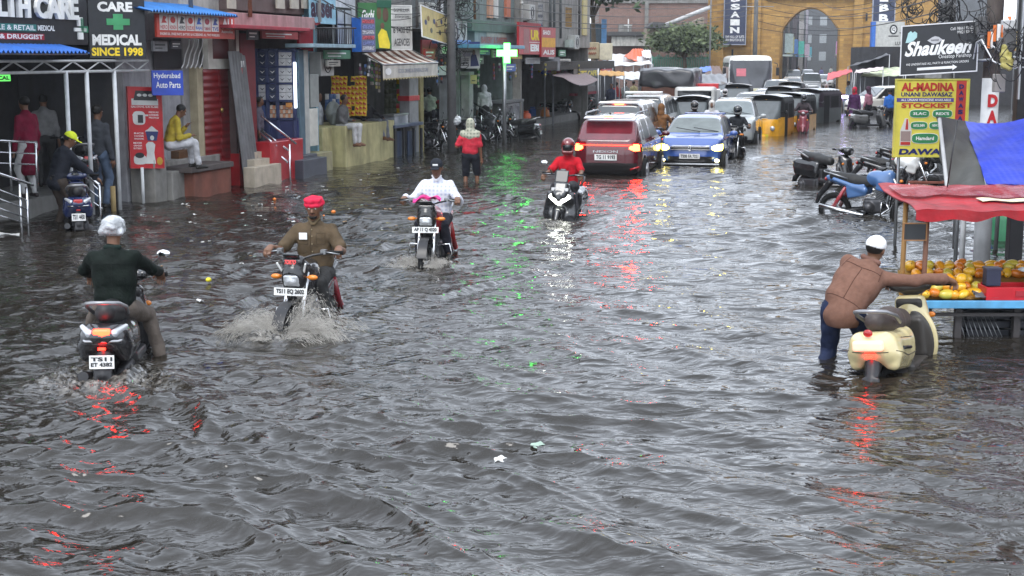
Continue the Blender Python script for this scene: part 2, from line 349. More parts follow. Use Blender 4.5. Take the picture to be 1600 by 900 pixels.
# ---------------------------------------------------------------- people
SKIN = mat((.16, .075, .04), .5, var=.08, vs=30, name='brown_skin'); HAIR = mat((.01, .009, .008), .6, name='black_hair')
def ik(a, b, l1, l2, pole):
    a, b = Vector(a), Vector(b); d = b-a; L = min(max(d.length, .05), (l1+l2)*.998); dn = d.normalized(); b = a+dn*L
    x = (l1*l1-l2*l2+L*L)/(2*L); h = math.sqrt(max(l1*l1-x*x, 0)); p = Vector(pole)-dn*Vector(pole).dot(dn)
    return a+dn*x+p.normalized()*h, b
def person(label, loc, yaw, wrk=(.0055, 26), pel=(0, 0, .92), lean=.03, side=0., twist=0., hl=(-.24, .05, .80), hr=(.24, .05, .80), fl=(-.11, 0, .08), fr=(.11, 0, .08),
           kp=(0, 1, .1), ep=None, head=(0, 0), shirt=(.3, .3, .3), pants=(.03, .03, .05), shoe=(.02, .018, .015), bare=False, hat=None, hatc=(.8, .8, .8), sleeve='long',
           vox=.011, group=None, fat=1., beard=False, skirt=False, shawl=None, shirtm=None, pantm=None, shorts=False, grip=False, sc=1., long=0., hem=0.):
    o = thing('person', label, 'person', loc, yaw, group); o.scale = (sc,)*3; fine = vox < .015
    pel = Vector(pel); M = Matrix.Rotation(-twist, 3, 'Z') @ Matrix.Rotation(side, 3, 'Y') @ Matrix.Rotation(-lean, 3, 'X')
    T = lambda x, y, z: pel+M @ Vector((x, y, z))
    neck = T(0, 0, .5); chest = T(0, .01, .34); sL, sR = T(-.16*min(fat, 1.06), 0, .405), T(.16*min(fat, 1.06), 0, .405)
    hLp, hRp = pel+Matrix.Rotation(-twist*.5, 3, 'Z') @ Vector((-.09, 0, -.03)), pel+Matrix.Rotation(-twist*.5, 3, 'Z') @ Vector((.09, 0, -.03))
    HM = Matrix.Rotation(head[0], 3, 'Z') @ Matrix.Rotation(-(lean*.35+head[1]), 3, 'X') @ Matrix.Rotation(side*.5, 3, 'Y')
    H0 = neck+M @ Vector((0, .015, .04))+HM @ Vector((0, .012, .10)); HT = lambda x, y, z: tuple(H0+HM @ Vector((x, y, z))); he = tuple(HM.to_euler())
    body = []; sh = []; tr = []; shoes = []
    arms = []
    for s, S, hd in ((-1, sL, hl), (1, sR, hr)):
        pole = Vector(ep[0 if s < 0 else 1]) if ep else Vector((s*.35, -.5, -.9)); E, Wr = ik(S, hd, .285, .25, pole); arms.append((s, S, E, Wr))
        body += [('c', S, E, .045, .04), ('c', E, Wr, .038, .025)]
        f = (Wr-E).normalized(); g = Vector((0, .35, -.94)) if grip else f
        f2 = (f*.6+g*.4).normalized() if grip else f
        sd = f2.cross(Vector((0, 0, 1))); sd = sd.normalized() if sd.length > .1 else Vector((1, 0, 0)); 
        if grip: sd = Vector((1, 0, 0))
        if abs(f2.z) > .8: sd = Vector((0, 1, 0))
        if not fine: body.append(('c', Wr, Wr+f2*.12, .03, .022)); 
        else:
            pm = Wr+f2*.075; body += [('c', Wr, pm, .024, .026), ('c', Wr+sd*.02, pm+sd*.026, .02, .019), ('c', Wr-sd*.015, pm-sd*.026, .02, .018)]
            nn = sd.cross(f2).normalized(); nn = nn if nn.z < 0 else -nn
            for q, ln in ((-.032, .06), (-.011, .075), (.011, .07), (.032, .055)):
                a = pm+sd*q; b = a+f2*ln*.55+nn*(.012 if not grip else .022); c = b+(f2*.1+nn).normalized()*ln*.55 if grip else b+(f2+nn*.5).normalized()*ln*.5
                body += [('c', a, b, .0105, .0095, .004), ('c', b, c, .0095, .008, .004)]
            a = Wr+f2*.03+sd*(-s*.02); body.append(('c', a, a+(f2*.6-sd*s*.7+nn*.4).normalized()*.06, .0115, .0095, .006))
        if sleeve == 'long': sh += [('c', S, E, .058*fat, .05), ('c', E, E.lerp(Wr, .93), .052, .041), ('c', E.lerp(Wr, .86), E.lerp(Wr, .95), .045, .047, .008)]
        elif sleeve == 'none': pass
        elif sleeve == 'roll': sh += [('c', S, E, .06*fat, .054), ('c', E, E.lerp(Wr, .35), .05, .05)]
        else: sh += [('c', S, S.lerp(E, .8), .06*fat, .066)]
    legs = []
    for s, Hh, ft in ((-1, hLp, fl), (1, hRp, fr)):
        pole = Vector(kp) if not isinstance(kp[0], tuple) else Vector(kp[0 if s < 0 else 1]); pole = pole+Vector((s*.12, 0, 0))
        K, A = ik(Hh, ft, .43, .42, pole); legs.append((s, Hh, K, A)); body += [('c', Hh, K, .075, .05), ('c', K, A, .048, .034)]
        fw = Vector((s*.15, 1, 0)).normalized(); toe = A+fw*.15+Vector((0, 0, -.045)); heel = A+Vector((0, -.03, -.05))
        (body if bare else shoes).extend([('c', heel, A+Vector((0, 0, -.02)), .032, .036), ('c', heel, toe, .03, .026), ('c', A, toe, .036, .026)])
        body.append(('c', A, A+fw*.05, .03, .025))
        if shorts: tr += [('c', Hh, K, .095*fat, .085)]
        else: tr += [('c', Hh, K, .092*fat, .068), ('c', K, K.lerp(A, .92), .066, .056)]
    tr += [('e', pel+Vector((0, -.01, -.02)), (.145*min(fat, 1.1), .11, .12), 0, None)]
    if skirt: tr += [('c', pel, (hLp+hRp)/2*.3+(legs[0][2]+legs[1][2])/2*.7, .15, .17), ('c', (legs[0][2]+legs[1][2])/2, (legs[0][3]+legs[1][3])/2, .17, .2)]
    body += [('c', pel, chest, .09, .085), ('c', chest, T(0, 0, .40), .08, .06), ('c', neck+Vector((0, 0, -.06)), HT(0, -.015, -.06), .055, .052), ('c', sL, sR, .04, .04)]
    # head: cranium, jaw, nose, ears
    body += [('e', HT(0, -.008, .022), (.074, .092, .088), 0, he), ('e', HT(0, .022, -.035), (.056, .066, .072), 0, he, .03), ('c', HT(0, .05, -.08), HT(0, .035, -.07), .026, .03, .02)]
    if fine: body += [('c', HT(0, .082, .005), HT(0, .1, -.028), .009, .014, .008), ('c', HT(-.03, .082, .022), HT(.03, .082, .022), .01, .01, .012), ('e', HT(-.077, -.005, -.005), (.01, .02, .03), 0, he, .006), ('e', HT(.077, -.005, -.005), (.01, .02, .03), 0, he, .006),
                 ('c', HT(-.017, .077, -.052), HT(.017, .077, -.052), .008, .008, .006), ('-e', HT(-.03, .093, .004), (.016, .012, .01), 0, he, .01), ('-e', HT(.03, .093, .004), (.016, .012, .01), 0, he, .01)]
    sdf('body', body, vox, SKIN, o, k=.018)
    sm = shirtm or mat(shirt, .8, var=.22, vs=9, bump=.85, bs=16, name='shirt_cloth')
    tb = [('b', T(0, 0, .08-long/2), (.155*fat, .118*fat, .13+long/2), .11, tuple(M.to_euler())), ('b', T(0, .0, .27), (.168*fat, .12*fat, .175), .11, tuple(M.to_euler())), ('c', T(-.14, 0, .385), T(0, 0, .45), .062, .062), ('c', T(.14, 0, .385), T(0, 0, .45), .062, .062), ('c', T(0, -.02, .43), neck+M @ Vector((0, 0, -.01)), .08, .056), ('c', T(-.05, .035, .47), T(.05, .035, .47), .024, .024, .01)]
    if hem: tb += [('c', T(0, -.01, .2), pel+Vector((0, -.01, -hem)), .122*fat, .14*fat, .07), ('-b', pel+Vector((0, 0, -hem-.22)), (.6, .6, .12), .01)]
    tb += [('-b', pel+M @ Vector((0, 0, -.15-long-hem)), (.4, .4, .09), .01, tuple(M.to_euler()))] if not (hem or long) else []
    J_shirt = sdf('shirt', sh+tb, vox, sm, o, k=.035, wr=wrk if fine else (.006, 20))
    pm_ = pantm or mat(pants, .8, var=.2, vs=9, bump=.85, bs=16, name='trouser_cloth')
    sdf('trousers' if not skirt else 'skirt', tr, vox, pm_, o, k=.03, wr=(.006, 24))
    if not bare: sdf('shoes', shoes, max(vox, .012), mat(shoe, .5), o, k=.012)
    if hat != 'helmet' and shawl is None:
        hp = [('e', HT(0, -.018, .032), (.083, .094, .087), 0, he), ('-b', HT(0, .115, -.03), (.2, .075, .1), .02, he), ('-b', HT(0, 0, -.12), (.2, .2, .065), .01, he)]
        if hat in ('none', None) or True: sdf('hair', hp, max(vox, .011), HAIR, o, k=.005)
    if fine:
        e = MB()
        for s in (-1, 1): e.m = 0; e.ell(HT(s*.03, .079, .004), (.0115, .0115, .0085), 10, 6)
        for s in (-1, 1): e.m = 1; e.ell(HT(s*.03, .088, .004), (.006, .005, .006), 8, 6)
        e.build('eyes', [WHT, BLK], o)
        e = MB()
        for s in (-1, 1): e.tube([HT(s*.014, .089, .026), HT(s*.03, .09, .031), HT(s*.048, .078, .024)], .0045, 6)
        e.build('eyebrows', HAIR, o)
        MB().tube([HT(-.022, .085, -.055), HT(0, .09, -.053), HT(.022, .085, -.055)], .004, 6).build('lips', mat((.12, .03, .025), .5), o)
        if beard:
            sdf('moustache', [('c', HT(0, .09, -.038), HT(s*.03, .078, -.046), .009, .005) for s in (-1, 1)]+[('e', HT(0, .045, -.085), (.042, .04, .03), 0, he)], .008, HAIR, o, k=.01)
    hm = mat(hatc, .75, var=.15, vs=15, bump=.3, name='headwear')
    if hat == 'skullcap': sdf('cap', [('e', HT(0, -.012, .04), (.087, .1, .085), 0, he), ('-b', HT(0, 0, -.075), (.2, .2, .095), .01, he)], max(vox*.8, .008), hm, o, k=.006)
    if hat == 'turban': sdf('turban', [('e', HT(0, -.015, .06), (.088, .1, .062), 0, he), *[('c', HT(.074*math.cos(q), -.008+.088*math.sin(q), .045+dz), HT(.074*math.cos(q+.8), -.008+.088*math.sin(q+.8), .05+dz), .026, .024) for q in [i*.785 for i in range(8)] for dz in (-.012, .028)], ('c', HT(-.07, -.07, .035), HT(.06, -.075, .05), .034, .03), ('c', HT(-.06, -.08, .03), HT(-.05, -.11, -.05), .022, .012)], .008, hm, o, k=.01, wr=(.004, 60))
    if hat == 'cap':
        sdf('cap', [('e', HT(0, -.012, .04), (.087, .1, .088), 0, he), ('-b', HT(0, 0, -.075), (.2, .2, .1), .01, he), ('c', HT(-.03, .09, .035), HT(.03, .09, .035), .02, .02), ('b', HT(0, .13, .026), (.06, .045, .006), .006, he)], max(vox*.8, .008), hm, o, k=.01)
        if fine: MB().box(HT(0, .087, .065), (.07, .012, .022), HM).build('cap_logo', WHT, o, .003)
    if hat == 'bag': sdf('plastic_cap_cover', [('e', HT(0, -.01, .045), (.102, .116, .085), 0, he), ('c', HT(-.07, -.07, -.0), HT(.07, -.06, -.01), .04, .035), ('c', HT(-.08, .0, .0), HT(-.1, -.05, -.02), .03, .015), ('c', HT(.07, .02, .0), HT(.05, .09, .01), .03, .03), ('-b', HT(0, 0, -.12), (.3, .3, .075), .01, he)], .007, mat((.42, .44, .46), .2, var=.45, vs=14, coat=.6, bump=.8, bs=35, name='clear_plastic_bag'), o, k=.02, wr=(.0035, 75))
    if hat == 'helmet':
        sdf('helmet', [('e', HT(0, -.01, .02), (.118, .138, .132), 0, he), ('b', HT(0, .03, -.06), (.098, .1, .06), .04, he), ('-b', HT(0, .14, -.005), (.085, .07, .048), .03, he), ('-e', HT(0, 0, -.1), (.07, .09, .09), 0, he)], max(vox, .01), mat(hatc, .2, coat=1, var=.05), o, k=.03)
        sdf('visor', [('e', HT(0, -.002, .012), (.112, .134, .115), 0, he), ('-b', HT(0, 0, .13), (.2, .2, .08), .0, he), ('-b', HT(0, 0, -.11), (.2, .2, .06), .0, he), ('-b', HT(0, -.1, 0), (.2, .14, .2), 0, he)], max(vox, .01), GLS, o, k=.01)
    if hat == 'hood': sdf('hood', [('e', HT(0, -.015, .015), (.1, .118, .125), 0, he), ('c', HT(0, -.03, -.05), neck+Vector((0, -.02, -.02)), .085, .1), ('-e', HT(0, .12, -.01), (.055, .07, .08), 0, he)], max(vox, .012), hm, o, k=.03)
    if shawl is not None:
        sdf('headscarf', [('e', HT(0, -.015, .015), (.098, .115, .122), 0, he), ('c', HT(0, -.03, -.06), T(0, -.03, .44), .085, .11), ('c', T(-.15, -.01, .43), T(.15, -.01, .43), .085, .085), ('e', T(0, -.02, .37), (.2, .13, .12), 0, tuple(M.to_euler())), ('-e', HT(0, .12, -.01), (.055, .07, .08), 0, he)], max(vox, .011), shawl, o, k=.05, wr=(.006, 30))
    o['_j'] = 0; del o['_j']
    return o, dict(shirt=J_shirt, T=T, HT=HT, arms=arms, legs=legs, M=M, neck=neck)
# ---------------------------------------------------------------- shared vehicle pieces
def wheel(parent, y, z=.0, r=.3, w=.045, x=0., steer=0., spokes=10, alloy=False, name='wheel', rimc=None):
    root = bpy.data.objects.new(name, None); C.objects.link(root); root.parent = parent; root.location = (x, y, r+z); root.rotation_euler = (0, 0, steer)
    b = MB().torus((0, 0, 0), (1, 0, 0), r-w, w, 36, 10, sq=.9)
    for i in range(36):
        a = 2*math.pi*i/36; b.box((0, math.cos(a)*(r-.002), math.sin(a)*(r-.002)), (w*1.2, .012, .012), Matrix.Rotation(a, 3, 'X'))
    b.build('tyre', RUB, root)
    rm = rimc or STL; b = MB().torus((0, 0, 0), (1, 0, 0), r-w*1.7, w*.35, 36, 8, sq=1.6).disc((0, 0, 0), (1, 0, 0), .045, .1, 16)
    for i in range(spokes):
        a = 2*math.pi*i/spokes
        if alloy: b.box((0, math.cos(a)*(r-w)*.5, math.sin(a)*(r-w)*.5), (.03, (r-w)*.95, .035), Matrix.Rotation(a, 3, 'X'))
        else: b.tube([(.03*(-1)**i, math.cos(a)*.04, math.sin(a)*.04), (0, math.cos(a+.25)*(r-w*1.6), math.sin(a+.25)*(r-w*1.6))], .0035, 5)
    b.disc((.02, 0, 0), (1, 0, 0), .09, .006, 20)
    b.build('rim', rm, root); return root
def plate(parent, pn, lines, m=None, mt=None, bold=.04):
    b = pn.board(m or WHT, parent, .008, 'number_plate', .002)
    n = len(lines)
    for i, t in enumerate(lines):
        v1 = .9-(i)*.8/n; pn.text(t, .07, v1-.8/n+.08, .93, v1-.02, mt or BLK, b, bold, name='plate_lettering')
    return b
def empty_part(name, parent, loc=(0, 0, 0), rot=(0, 0, 0)):
    o = bpy.data.objects.new(name, None); C.objects.link(o); o.parent = parent; o.location = loc; o.rotation_euler = rot; return o
AMB = mat((.7, .2, .01), .25, coat=.5, name='amber_lens'); RLN = mat((.4, .01, .01), .2, coat=.6, name='red_lens'); CLR = mat((.5, .52, .55), .12, .3, coat=.8, name='clear_lens')
def lamp(col, e): return mat(col, .3, emit=e, ecol=tuple(col), name='lit_lamp')
# ---------------------------------------------------------------- motorcycle  (forward = +Y, ground z = 0)
def motorcycle(label, loc, yaw, paint=(.02, .02, .022), accent=(.35, .02, .02), steer=0., plate_txt=None, lit=False, vox=.012, group=None, visor_txt=None, fairing=(.015, .015, .017), roll=0., stripe=False, tankc=None, name='motorcycle', mirrors=False):
    o = thing(name, label, 'motorcycle', loc, yaw, group, roll); pm = mat(paint, .22, coat=.8, var=.06, name='tank_paint'); am = mat(accent, .25, coat=.6); fm = mat(fairing, .25, coat=.5); tm = mat(tankc, .2, coat=1., var=.05) if tankc else pm
    wheel(o, .66, steer=steer); wheel(o, -.62, w=.05)
    sdf('tank', [('e', (0, .20, .86), (.13, .25, .125), 0, (R(-12), 0, 0)), ('c', (.0, .02, .82), (0, .33, .92), .08, .09), ('b', (.1, .27, .76), (.035, .12, .09), .03, (R(-15), 0, R(8)))], vox, tm, o, k=.05, mirror=True)
    sdf('seat', [('c', (0, .0, .80), (0, -.3, .805), .10, .115), ('c', (0, -.3, .82), (0, -.64, .88), .11, .08), ('-b', (0, -.3, .70), (.3, .6, .055), .01, (R(-4), 0, 0))], vox, mat((.02, .02, .02), .55, bump=.2), o, k=.04)
    sdf('side_panel', [('b', (.115, -.2, .66), (.03, .17, .1), .03, (R(12), 0, R(3))), ('c', (.11, -.05, .68), (.10, -.6, .84), .05, .035)], vox, pm, o, k=.04, mirror=True)
    t = sdf('tail_cowl', [('c', (0, -.5, .79), (0, -.74, .85), .075, .045)], vox, pm, o)
    MB().ell((0, -.775, .83), (.06, .03, .035)).build('tail_light', RLN, o)
    MB().tube([(.1, -.35, .86), (.12, -.6, .93), (.09, -.78, .96), (0, -.82, .965), (-.09, -.78, .96), (-.12, -.6, .93), (-.1, -.35, .86)], .011, 8).build('grab_rail', STL, o)
    sdf('engine', [('b', (0, .08, .42), (.12, .17, .12), .05), ('b', (0, .2, .58), (.075, .075, .14), .02, (R(-20), 0, 0)), ('c', (.13, .03, .4), (.15, .03, .4), .1, .09), ('c', (-.13, .0, .4), (-.15, .0, .4), .11, .1)], vox, mat((.07, .07, .075), .4, .6), o, k=.02)
    b = MB()
    for i in range(7): b.box((0, .2-.012*i+.03, .5+.032*i), (.19, .19, .008), Matrix.Rotation(R(-20), 3, 'X'))
    b.build('cooling_fins', STL, o)
    b = MB()
    for s in (-1, 1): b.tube([(s*.05, .4, .88), (s*.07, .32, .4), (s*.09, .05, .27), (s*.09, -.2, .33)], .018, 7); b.tube([(s*.07, .1, .78), (s*.09, -.3, .72), (s*.08, -.65, .82)], .014, 7); b.tube([(s*.11, -.1, .36), (s*.12, -.62, .31)], .02, 6)
    b.build('frame', BLK, o)
    b = MB()
    for s in (-1, 1): b.tube([(s*.16, -.6, .34), (s*.14, -.38, .72)], [.03, .03], 8); [b.torus((s*(.16-.0008*j*6), -.6+.0084*j*2, .36+.0145*j*2), (0, .5, .86), .033, .006, 14, 5) for j in range(10)]
    b.build('shock_absorber', am, o)
    MB().tube([(.08, .28, .52), (.13, .38, .4), (.13, .2, .26), (.15, -.1, .27), (.17, -.45, .33), (.18, -.82, .40)], [.018, .02, .02, .03, .042, .04], 10).build('exhaust', CHR, o)
    sdf('rear_fender', [('c', (0, -.72, .76), (0, -.9, .55), .06, .04), ('c', (0, -.9, .55), (0, -.95, .42), .045, .03)], vox, BLK, o)
    F = empty_part('front_assembly', o, (0, .42, .9), (0, 0, steer))
    b = MB()
    for s in (-1, 1): b.tube([(s*.095, -.02, .0), (s*.095, .12, -.32), (s*.1, .235, -.6)], [.017, .026, .028], 10); 
    b.build('fork', CHR if not lit else STL, F)
    b = MB().sheet(lambda u, v: (.06*math.sin((v-.5)*3), .235+.345*math.sin(R(-50+120*u)), -.6+(.345-.01*abs(v-.5))*math.cos(R(-50+120*u))), 14, 6, .006); b.build('front_fender', BLK if not tankc else pm, F)
    b = MB().tube([(-.36, -.19, .18), (-.3, -.15, .19), (-.15, -.02, .17), (0, .0, .12), (.15, -.02, .17), (.3, -.15, .19), (.36, -.19, .18)], .012, 8); hb = b.build('handlebar', BLK, F)
    for s in (-1, 1):
        MB().tube([(s*.27, -.135, .19), (s*.39, -.205, .178)], .019, 8).build('grip', RUB, hb)
        MB().tube([(s*.25, -.1, .195), (s*.38, -.15, .17)], .007, 6).box((s*.23, -.11, .195), (.05, .06, .045)).build('lever', STL, hb)
        MB().ell((s*.19, .1, -.03), (.055, .032, .026)).tube([(s*.09, .08, -.03), (s*.16, .1, -.03)], .01, 6).build('indicator', AMB, F)
    sdf('headlight_cowl', [('e', (0, .1, -.03), (.12, .11, .15), 0, (R(-15), 0, 0)), ('b', (0, .09, .09), (.105, .05, .08), .035, (R(-30), 0, 0)), ('c', (.1, .06, .04), (.05, .12, -.14), .03, .02), ('-e', (0, .24, -.06), (.1, .1, .075), 0, (R(-12), 0, 0))], vox*.8, fm, F, k=.03, mirror=True)
    sdf('headlight', [('b', (0, .165, -.055), (.085, .03, .065), .028, (R(-12), 0, 0)), ('e', (0, .18, -.06), (.07, .03, .05))], vox*.7, lamp((1, .97, .85), 14) if lit else mat((.62, .64, .66), .1, .55, coat=1., bump=.4, bs=30, name='headlight_glass'), F, k=.01)
    sdf('visor', [('b', (0, .135, .135), (.085, .012, .085), .012, (R(-34), 0, 0))], vox*.8, GLS, F)
    if stripe: MB().box((-.115, .13, .03), (.016, .02, .2), Euler((R(-25), R(-22), 0)).to_matrix()).box((.115, .13, .03), (.016, .02, .2), Euler((R(-25), R(22), 0)).to_matrix()).build('cowl_trim', WHT, F, .004)
    if visor_txt: Pn((-.06, .2, .10), (.12, 0, 0), (0, -.035, .05)).text(visor_txt, 1, 0, 0, .8, mat((.6, .02, .02), .4), F, .05, off=-.012)
    if plate_txt: plate(F, Pn((.17, .215, -.2), (-.34, 0, 0), (0, -.01, .075)), [plate_txt])
    MB().tube([(.17, .0, .26), (.25, .2, .62), (.13, .27, .68), (-.13, .27, .68), (-.25, .2, .62), (-.17, .0, .26)] and [(.06, .3, .5), (.26, .3, .52), (.29, .3, .4), (.24, .27, .28), (.07, .2, .27)], .012, 8).tube([(-.06, .3, .5), (-.26, .3, .52), (-.29, .3, .4), (-.24, .27, .28), (-.07, .2, .27)], .012, 8).build('leg_guard', CHR, o)
    if mirrors:
        for s in (-1, 1): MB().tube([(s*.22, -.1, .2), (s*.25, -.07, .32), (s*.3, -.08, .38)], .007, 5).ell((s*.33, -.08, .40), (.05, .014, .035)).build('rear_mirror', BLK, hb)
    b = MB()
    for s in (-1, 1): b.tube([(s*.1, .0, .3), (s*.27, .0, .3)], .018, 8)
    b.build('footrest', RUB, o); MB().tube([(-.12, -.05, .3), (-.25, .02, .02)], .012, 6).build('side_stand', BLK, o)
    return o, F
# ---------------------------------------------------------------- scooter
def scooter(label, loc, yaw, paint=(.012, .012, .014), inner=(.02, .02, .022), steer=0., plate_txt=None, taillit=False, headlit=False, vox=.012, group=None, mirror_side=(), roll=0., maxi=False, seatc=(.015, .015, .016), frontplate=None, trim=None, lampcol=(1, .06, .03), clearrear=True, lit_whole=False, badge=None):
    o = thing('scooter', label, 'scooter', loc, yaw, group, roll); pm = mat(paint, .2, coat=.9, var=.05, name='scooter_paint'); im = mat(inner, .4, name='inner_plastic')
    wheel(o, .62, r=.235, w=.05, steer=steer, spokes=5, alloy=True); wheel(o, -.58, r=.225, w=.055, spokes=5, alloy=True)
    sdf('rear_body', [('b', (0, -.52, .61), (.185, .33, .115), .09, (R(-7), 0, 0)), ('c', (.09, -.68, .62), (.05, -.85, .67), .095, .06), ('b', (.125, -.5, .5), (.065, .3, .09), .055, (R(-9), R(14), R(4))), ('b', (0, -.3, .58), (.15, .12, .14), .06), ('-b', (0, -.58, .10), (.06, .33, .25), .05)], vox, pm, o, k=.06, mirror=True)
    rb = [x for x in o.children if x.name.startswith('rear_body')][0]
    if vox <= .012:
        for s in (-1, 1):
            onsurf(rb, [(s*.3, -.24, .52), (s*.3, -.5, .53), (s*.3, -.8, .62)], (-s, 0, 0), .0035, 'panel_seam', BLK, 8); onsurf(rb, [(s*.3, -.33, .66), (s*.3, -.62, .70)], (-s, 0, 0), .003, 'panel_seam', BLK, 8)
            onsurf(rb, [(s*.3, -.42, .585), (s*.3, -.66, .62)], (-s, 0, 0), .016, 'side_vent', BLK, 6)
        onsurf(rb, [(-.15, -1.2, .615), (.15, -1.2, .615)], (0, 1, 0), .0035, 'panel_seam', BLK, 8)
    sdf('seat', [('c', (0, -.0, .75), (0, -.3, .77), .10, .125), ('c', (0, -.3, .78), (0, -.68, .84), .125, .085), ('-b', (0, -.35, .64), (.3, .8, .06), .01, (R(-5), 0, 0))], vox, mat(seatc, .5, bump=.15), o, k=.04)
    rl = MB().tube([(.14, -.45, .8), (.16, -.62, .88), (.13, -.78, .935), (.07, -.85, .95), (-.07, -.85, .95), (-.13, -.78, .935), (-.16, -.62, .88), (-.14, -.45, .8)], .017, 8); rl.build('grab_rail', mat((.3, .3, .31), .3, .5) if not maxi else BLK, o)
    sdf('floorboard', [('b', (0, .1, .34), (.15, .24, .045), .03), ('b', (0, -.12, .45), (.13, .05, .14), .03)], vox, im, o)
    sdf('engine', [('b', (.1, -.45, .27), (.05, .22, .1), .04), ('b', (0, -.3, .3), (.1, .12, .1), .04), ('c', (.11, -.58, .24), (.15, -.58, .24), .1, .08)], vox, mat((.05, .05, .055), .45, .5), o)
    MB().tube([(-.1, -.3, .25), (-.15, -.5, .26), (-.17, -.85, .34)], [.03, .05, .045], 10).build('exhaust', BLK, o)
    sdf('rear_mudguard', [('c', (0, -.78, .52), (0, -.88, .36), .075, .05), ('b', (0, -.9, .34), (.075, .015, .07), .01, (R(-12), 0, 0))], vox, BLK, o)
    lm = lamp(lampcol, 24.) if taillit else RLN
    if lit_whole: sdf('tail_light', [('b', (0, -.90, .675), (.125, .035, .042), .02), ], vox*.8, lamp((1, .36, .26), .85), o); MB().ell((0, -.885, .775), (.04, .015, .032)).build('reflector', RLN, o)
    else:
        sdf('tail_light', [('b', (0, -.875, .70), (.07, .03, .04), .015)], vox*.8, lm, o)
        for s in (-1, 1): sdf('rear_indicator', [('c', (s*.1, -.86, .70), (s*.175, -.76, .74), .035, .022)], vox*.8, CLR, o)
    MB().box((0, -.9, .58), (.06, .015, .022)).build('rear_reflector', lamp((1, .008, .004), 16) if taillit else RLN, o, .003)  # no lamp: glows when the tail is lit, to add red on the water
    if trim: MB().tube([(.2, -.5, .63), (.19, -.75, .64), (.13, -.89, .64), (-.13, -.89, .64), (-.19, -.75, .64), (-.2, -.5, .63)], .012, 8).build('body_trim', trim, o)
    if plate_txt: plate(o, Pn((-.1, -.93, .42), (.2, 0, 0), (0, .01, .11)), plate_txt)
    F = empty_part('front_assembly', o, (0, .42, 0), (0, 0, 0))
    wd = .2 if not maxi else .19
    pr = [('e', (0, -.02, .52), (wd*1.02, .05, .31), 0, (R(13), 0, 0)), ('b', (0, -.02, .76), (wd*.62, .045, .14), .045, (R(13), 0, 0)), ('e', (0, .02, .6), (wd*.6, .09, .26), 0, (R(13), 0, 0)), ('c', (0, .08, .35), (0, .0, .75), .1, .12), ('b', (0, .12, .42), (.08, .09, .1), .05)]
    if maxi: pr += [('b', (.07, .12, .68), (.13, .1, .07), .04, (R(-18), R(20), R(-35))), ('b', (.0, .1, .8), (.12, .08, .12), .05, (R(30), 0, 0)), ('b', (.15, .0, .56), (.09, .12, .2), .05, (R(8), R(-6), R(-25))), ('b', (.13, .02, .32), (.1, .14, .12), .05, (0, R(14), R(-20)))]
    sdf('front_apron', pr, vox, pm, F, k=.05, mirror=True)
    sdf('inner_panel', [('e', (0, -.060, .515), (wd*.96, .045, .295), 0, (R(13), 0, 0)), ('b', (0, -.07, .75), (wd*.58, .03, .14), .03, (R(13), 0, 0)), ('b', (0, -.1, .55), (wd*.6, .035, .18), .03, (R(13), 0, 0))], vox, im, F)
    S = empty_part('steering', F, (0, 0, 0), (0, 0, steer))
    sdf('front_mudguard', [('c', (0, .28, .46), (0, .12, .47), .06, .07), ('c', (0, .3, .45), (0, .42, .33), .06, .035), ('-e', (0, .2, .22), (.07, .24, .24))], vox, pm, S)
    MB().tube([(-.07, .2, .235), (-.07, .05, .6)], .018, 8).tube([(.07, .2, .235), (.07, .05, .6)], .018, 8).build('fork', STL, S)
    if maxi:
        sdf('visor', [('b', (0, .06, 1.02), (.12, .012, .12), .03, (R(28), 0, 0)), ('b', (0, .04, 1.0), (.06, .012, .17), .03, (R(28), 0, 0))], vox*.8, mat((.012, .013, .015), .3, coat=.3), F)
        for s in (-1, 1): sdf('headlight', [('c', (s*.012, .245, .60), (s*.15, .165, .70), .022, .032), ('c', (s*.05, .225, .655), (s*.13, .17, .71), .028, .03)], vox*.7, lamp((.97, 1, .9), 9), F)
        Pn((.14, .2, .80), (-.28, 0, 0), (0, -.02, .05)).board(mat((.45, .45, .45), .3), F, .01, 'number_plate')
        hz = 1.02
    else:
        hz = .98
        sdf('handlebar_cowl', [('c', (0, .02, .97), (.14, -.06, 1.0), .07, .045), ('e', (0, .05, .98), (.12, .09, .085)), ('b', (0, -.03, 1.0), (.1, .05, .05), .03), ('-e', (0, .17, .965), (.085, .06, .05))], vox, im if lit_whole else pm, S, mirror=True); MB().ell((0, -.055, 1.035), (.085, .05, .022), 14, 6, Euler((R(25), 0, 0)).to_matrix()).build('speedometer', CLR if lit_whole else GLS, S)
        sdf('headlight', [('e', (0, .1, .965), (.088, .035, .052))], vox*.8, lamp((1, .95, .85), 14) if headlit else CLR, S)
    hb = MB().tube([(-.33, -.12, hz+.03), (-.15, -.05, hz+.02), (0, -.02, hz), (.15, -.05, hz+.02), (.33, -.12, hz+.03)], .013, 8).build('handlebar', BLK, S)
    for s in (-1, 1):
        MB().tube([(s*.22, -.075, hz+.024), (s*.36, -.135, hz+.03)], .019, 8).build('grip', RUB, hb)
        MB().tube([(s*.2, -.03, hz+.03), (s*.34, -.07, hz+.02)], .007, 6).build('lever', STL, hb)
        if not maxi: MB().ell((s*.15, .06, .72), (.035, .02, .025)).build('indicator', AMB, F)
    for s in mirror_side:
        MB().tube([(s*.19, -.05, hz+.03), (s*.24, -.05, hz+.13), (s*.29, -.05, hz+.18)], .007, 6).build('mirror_stem', BLK, hb)
        MB().ell((s*.325, -.05, hz+.205), (.062, .014, .036), 16, 8).build('mirror', mat((.8, .82, .84), .05, 1.), hb)
    if frontplate: plate(F, Pn((.12, .2, .36), (-.24, 0, 0), (0, -.02, .06)), [frontplate])
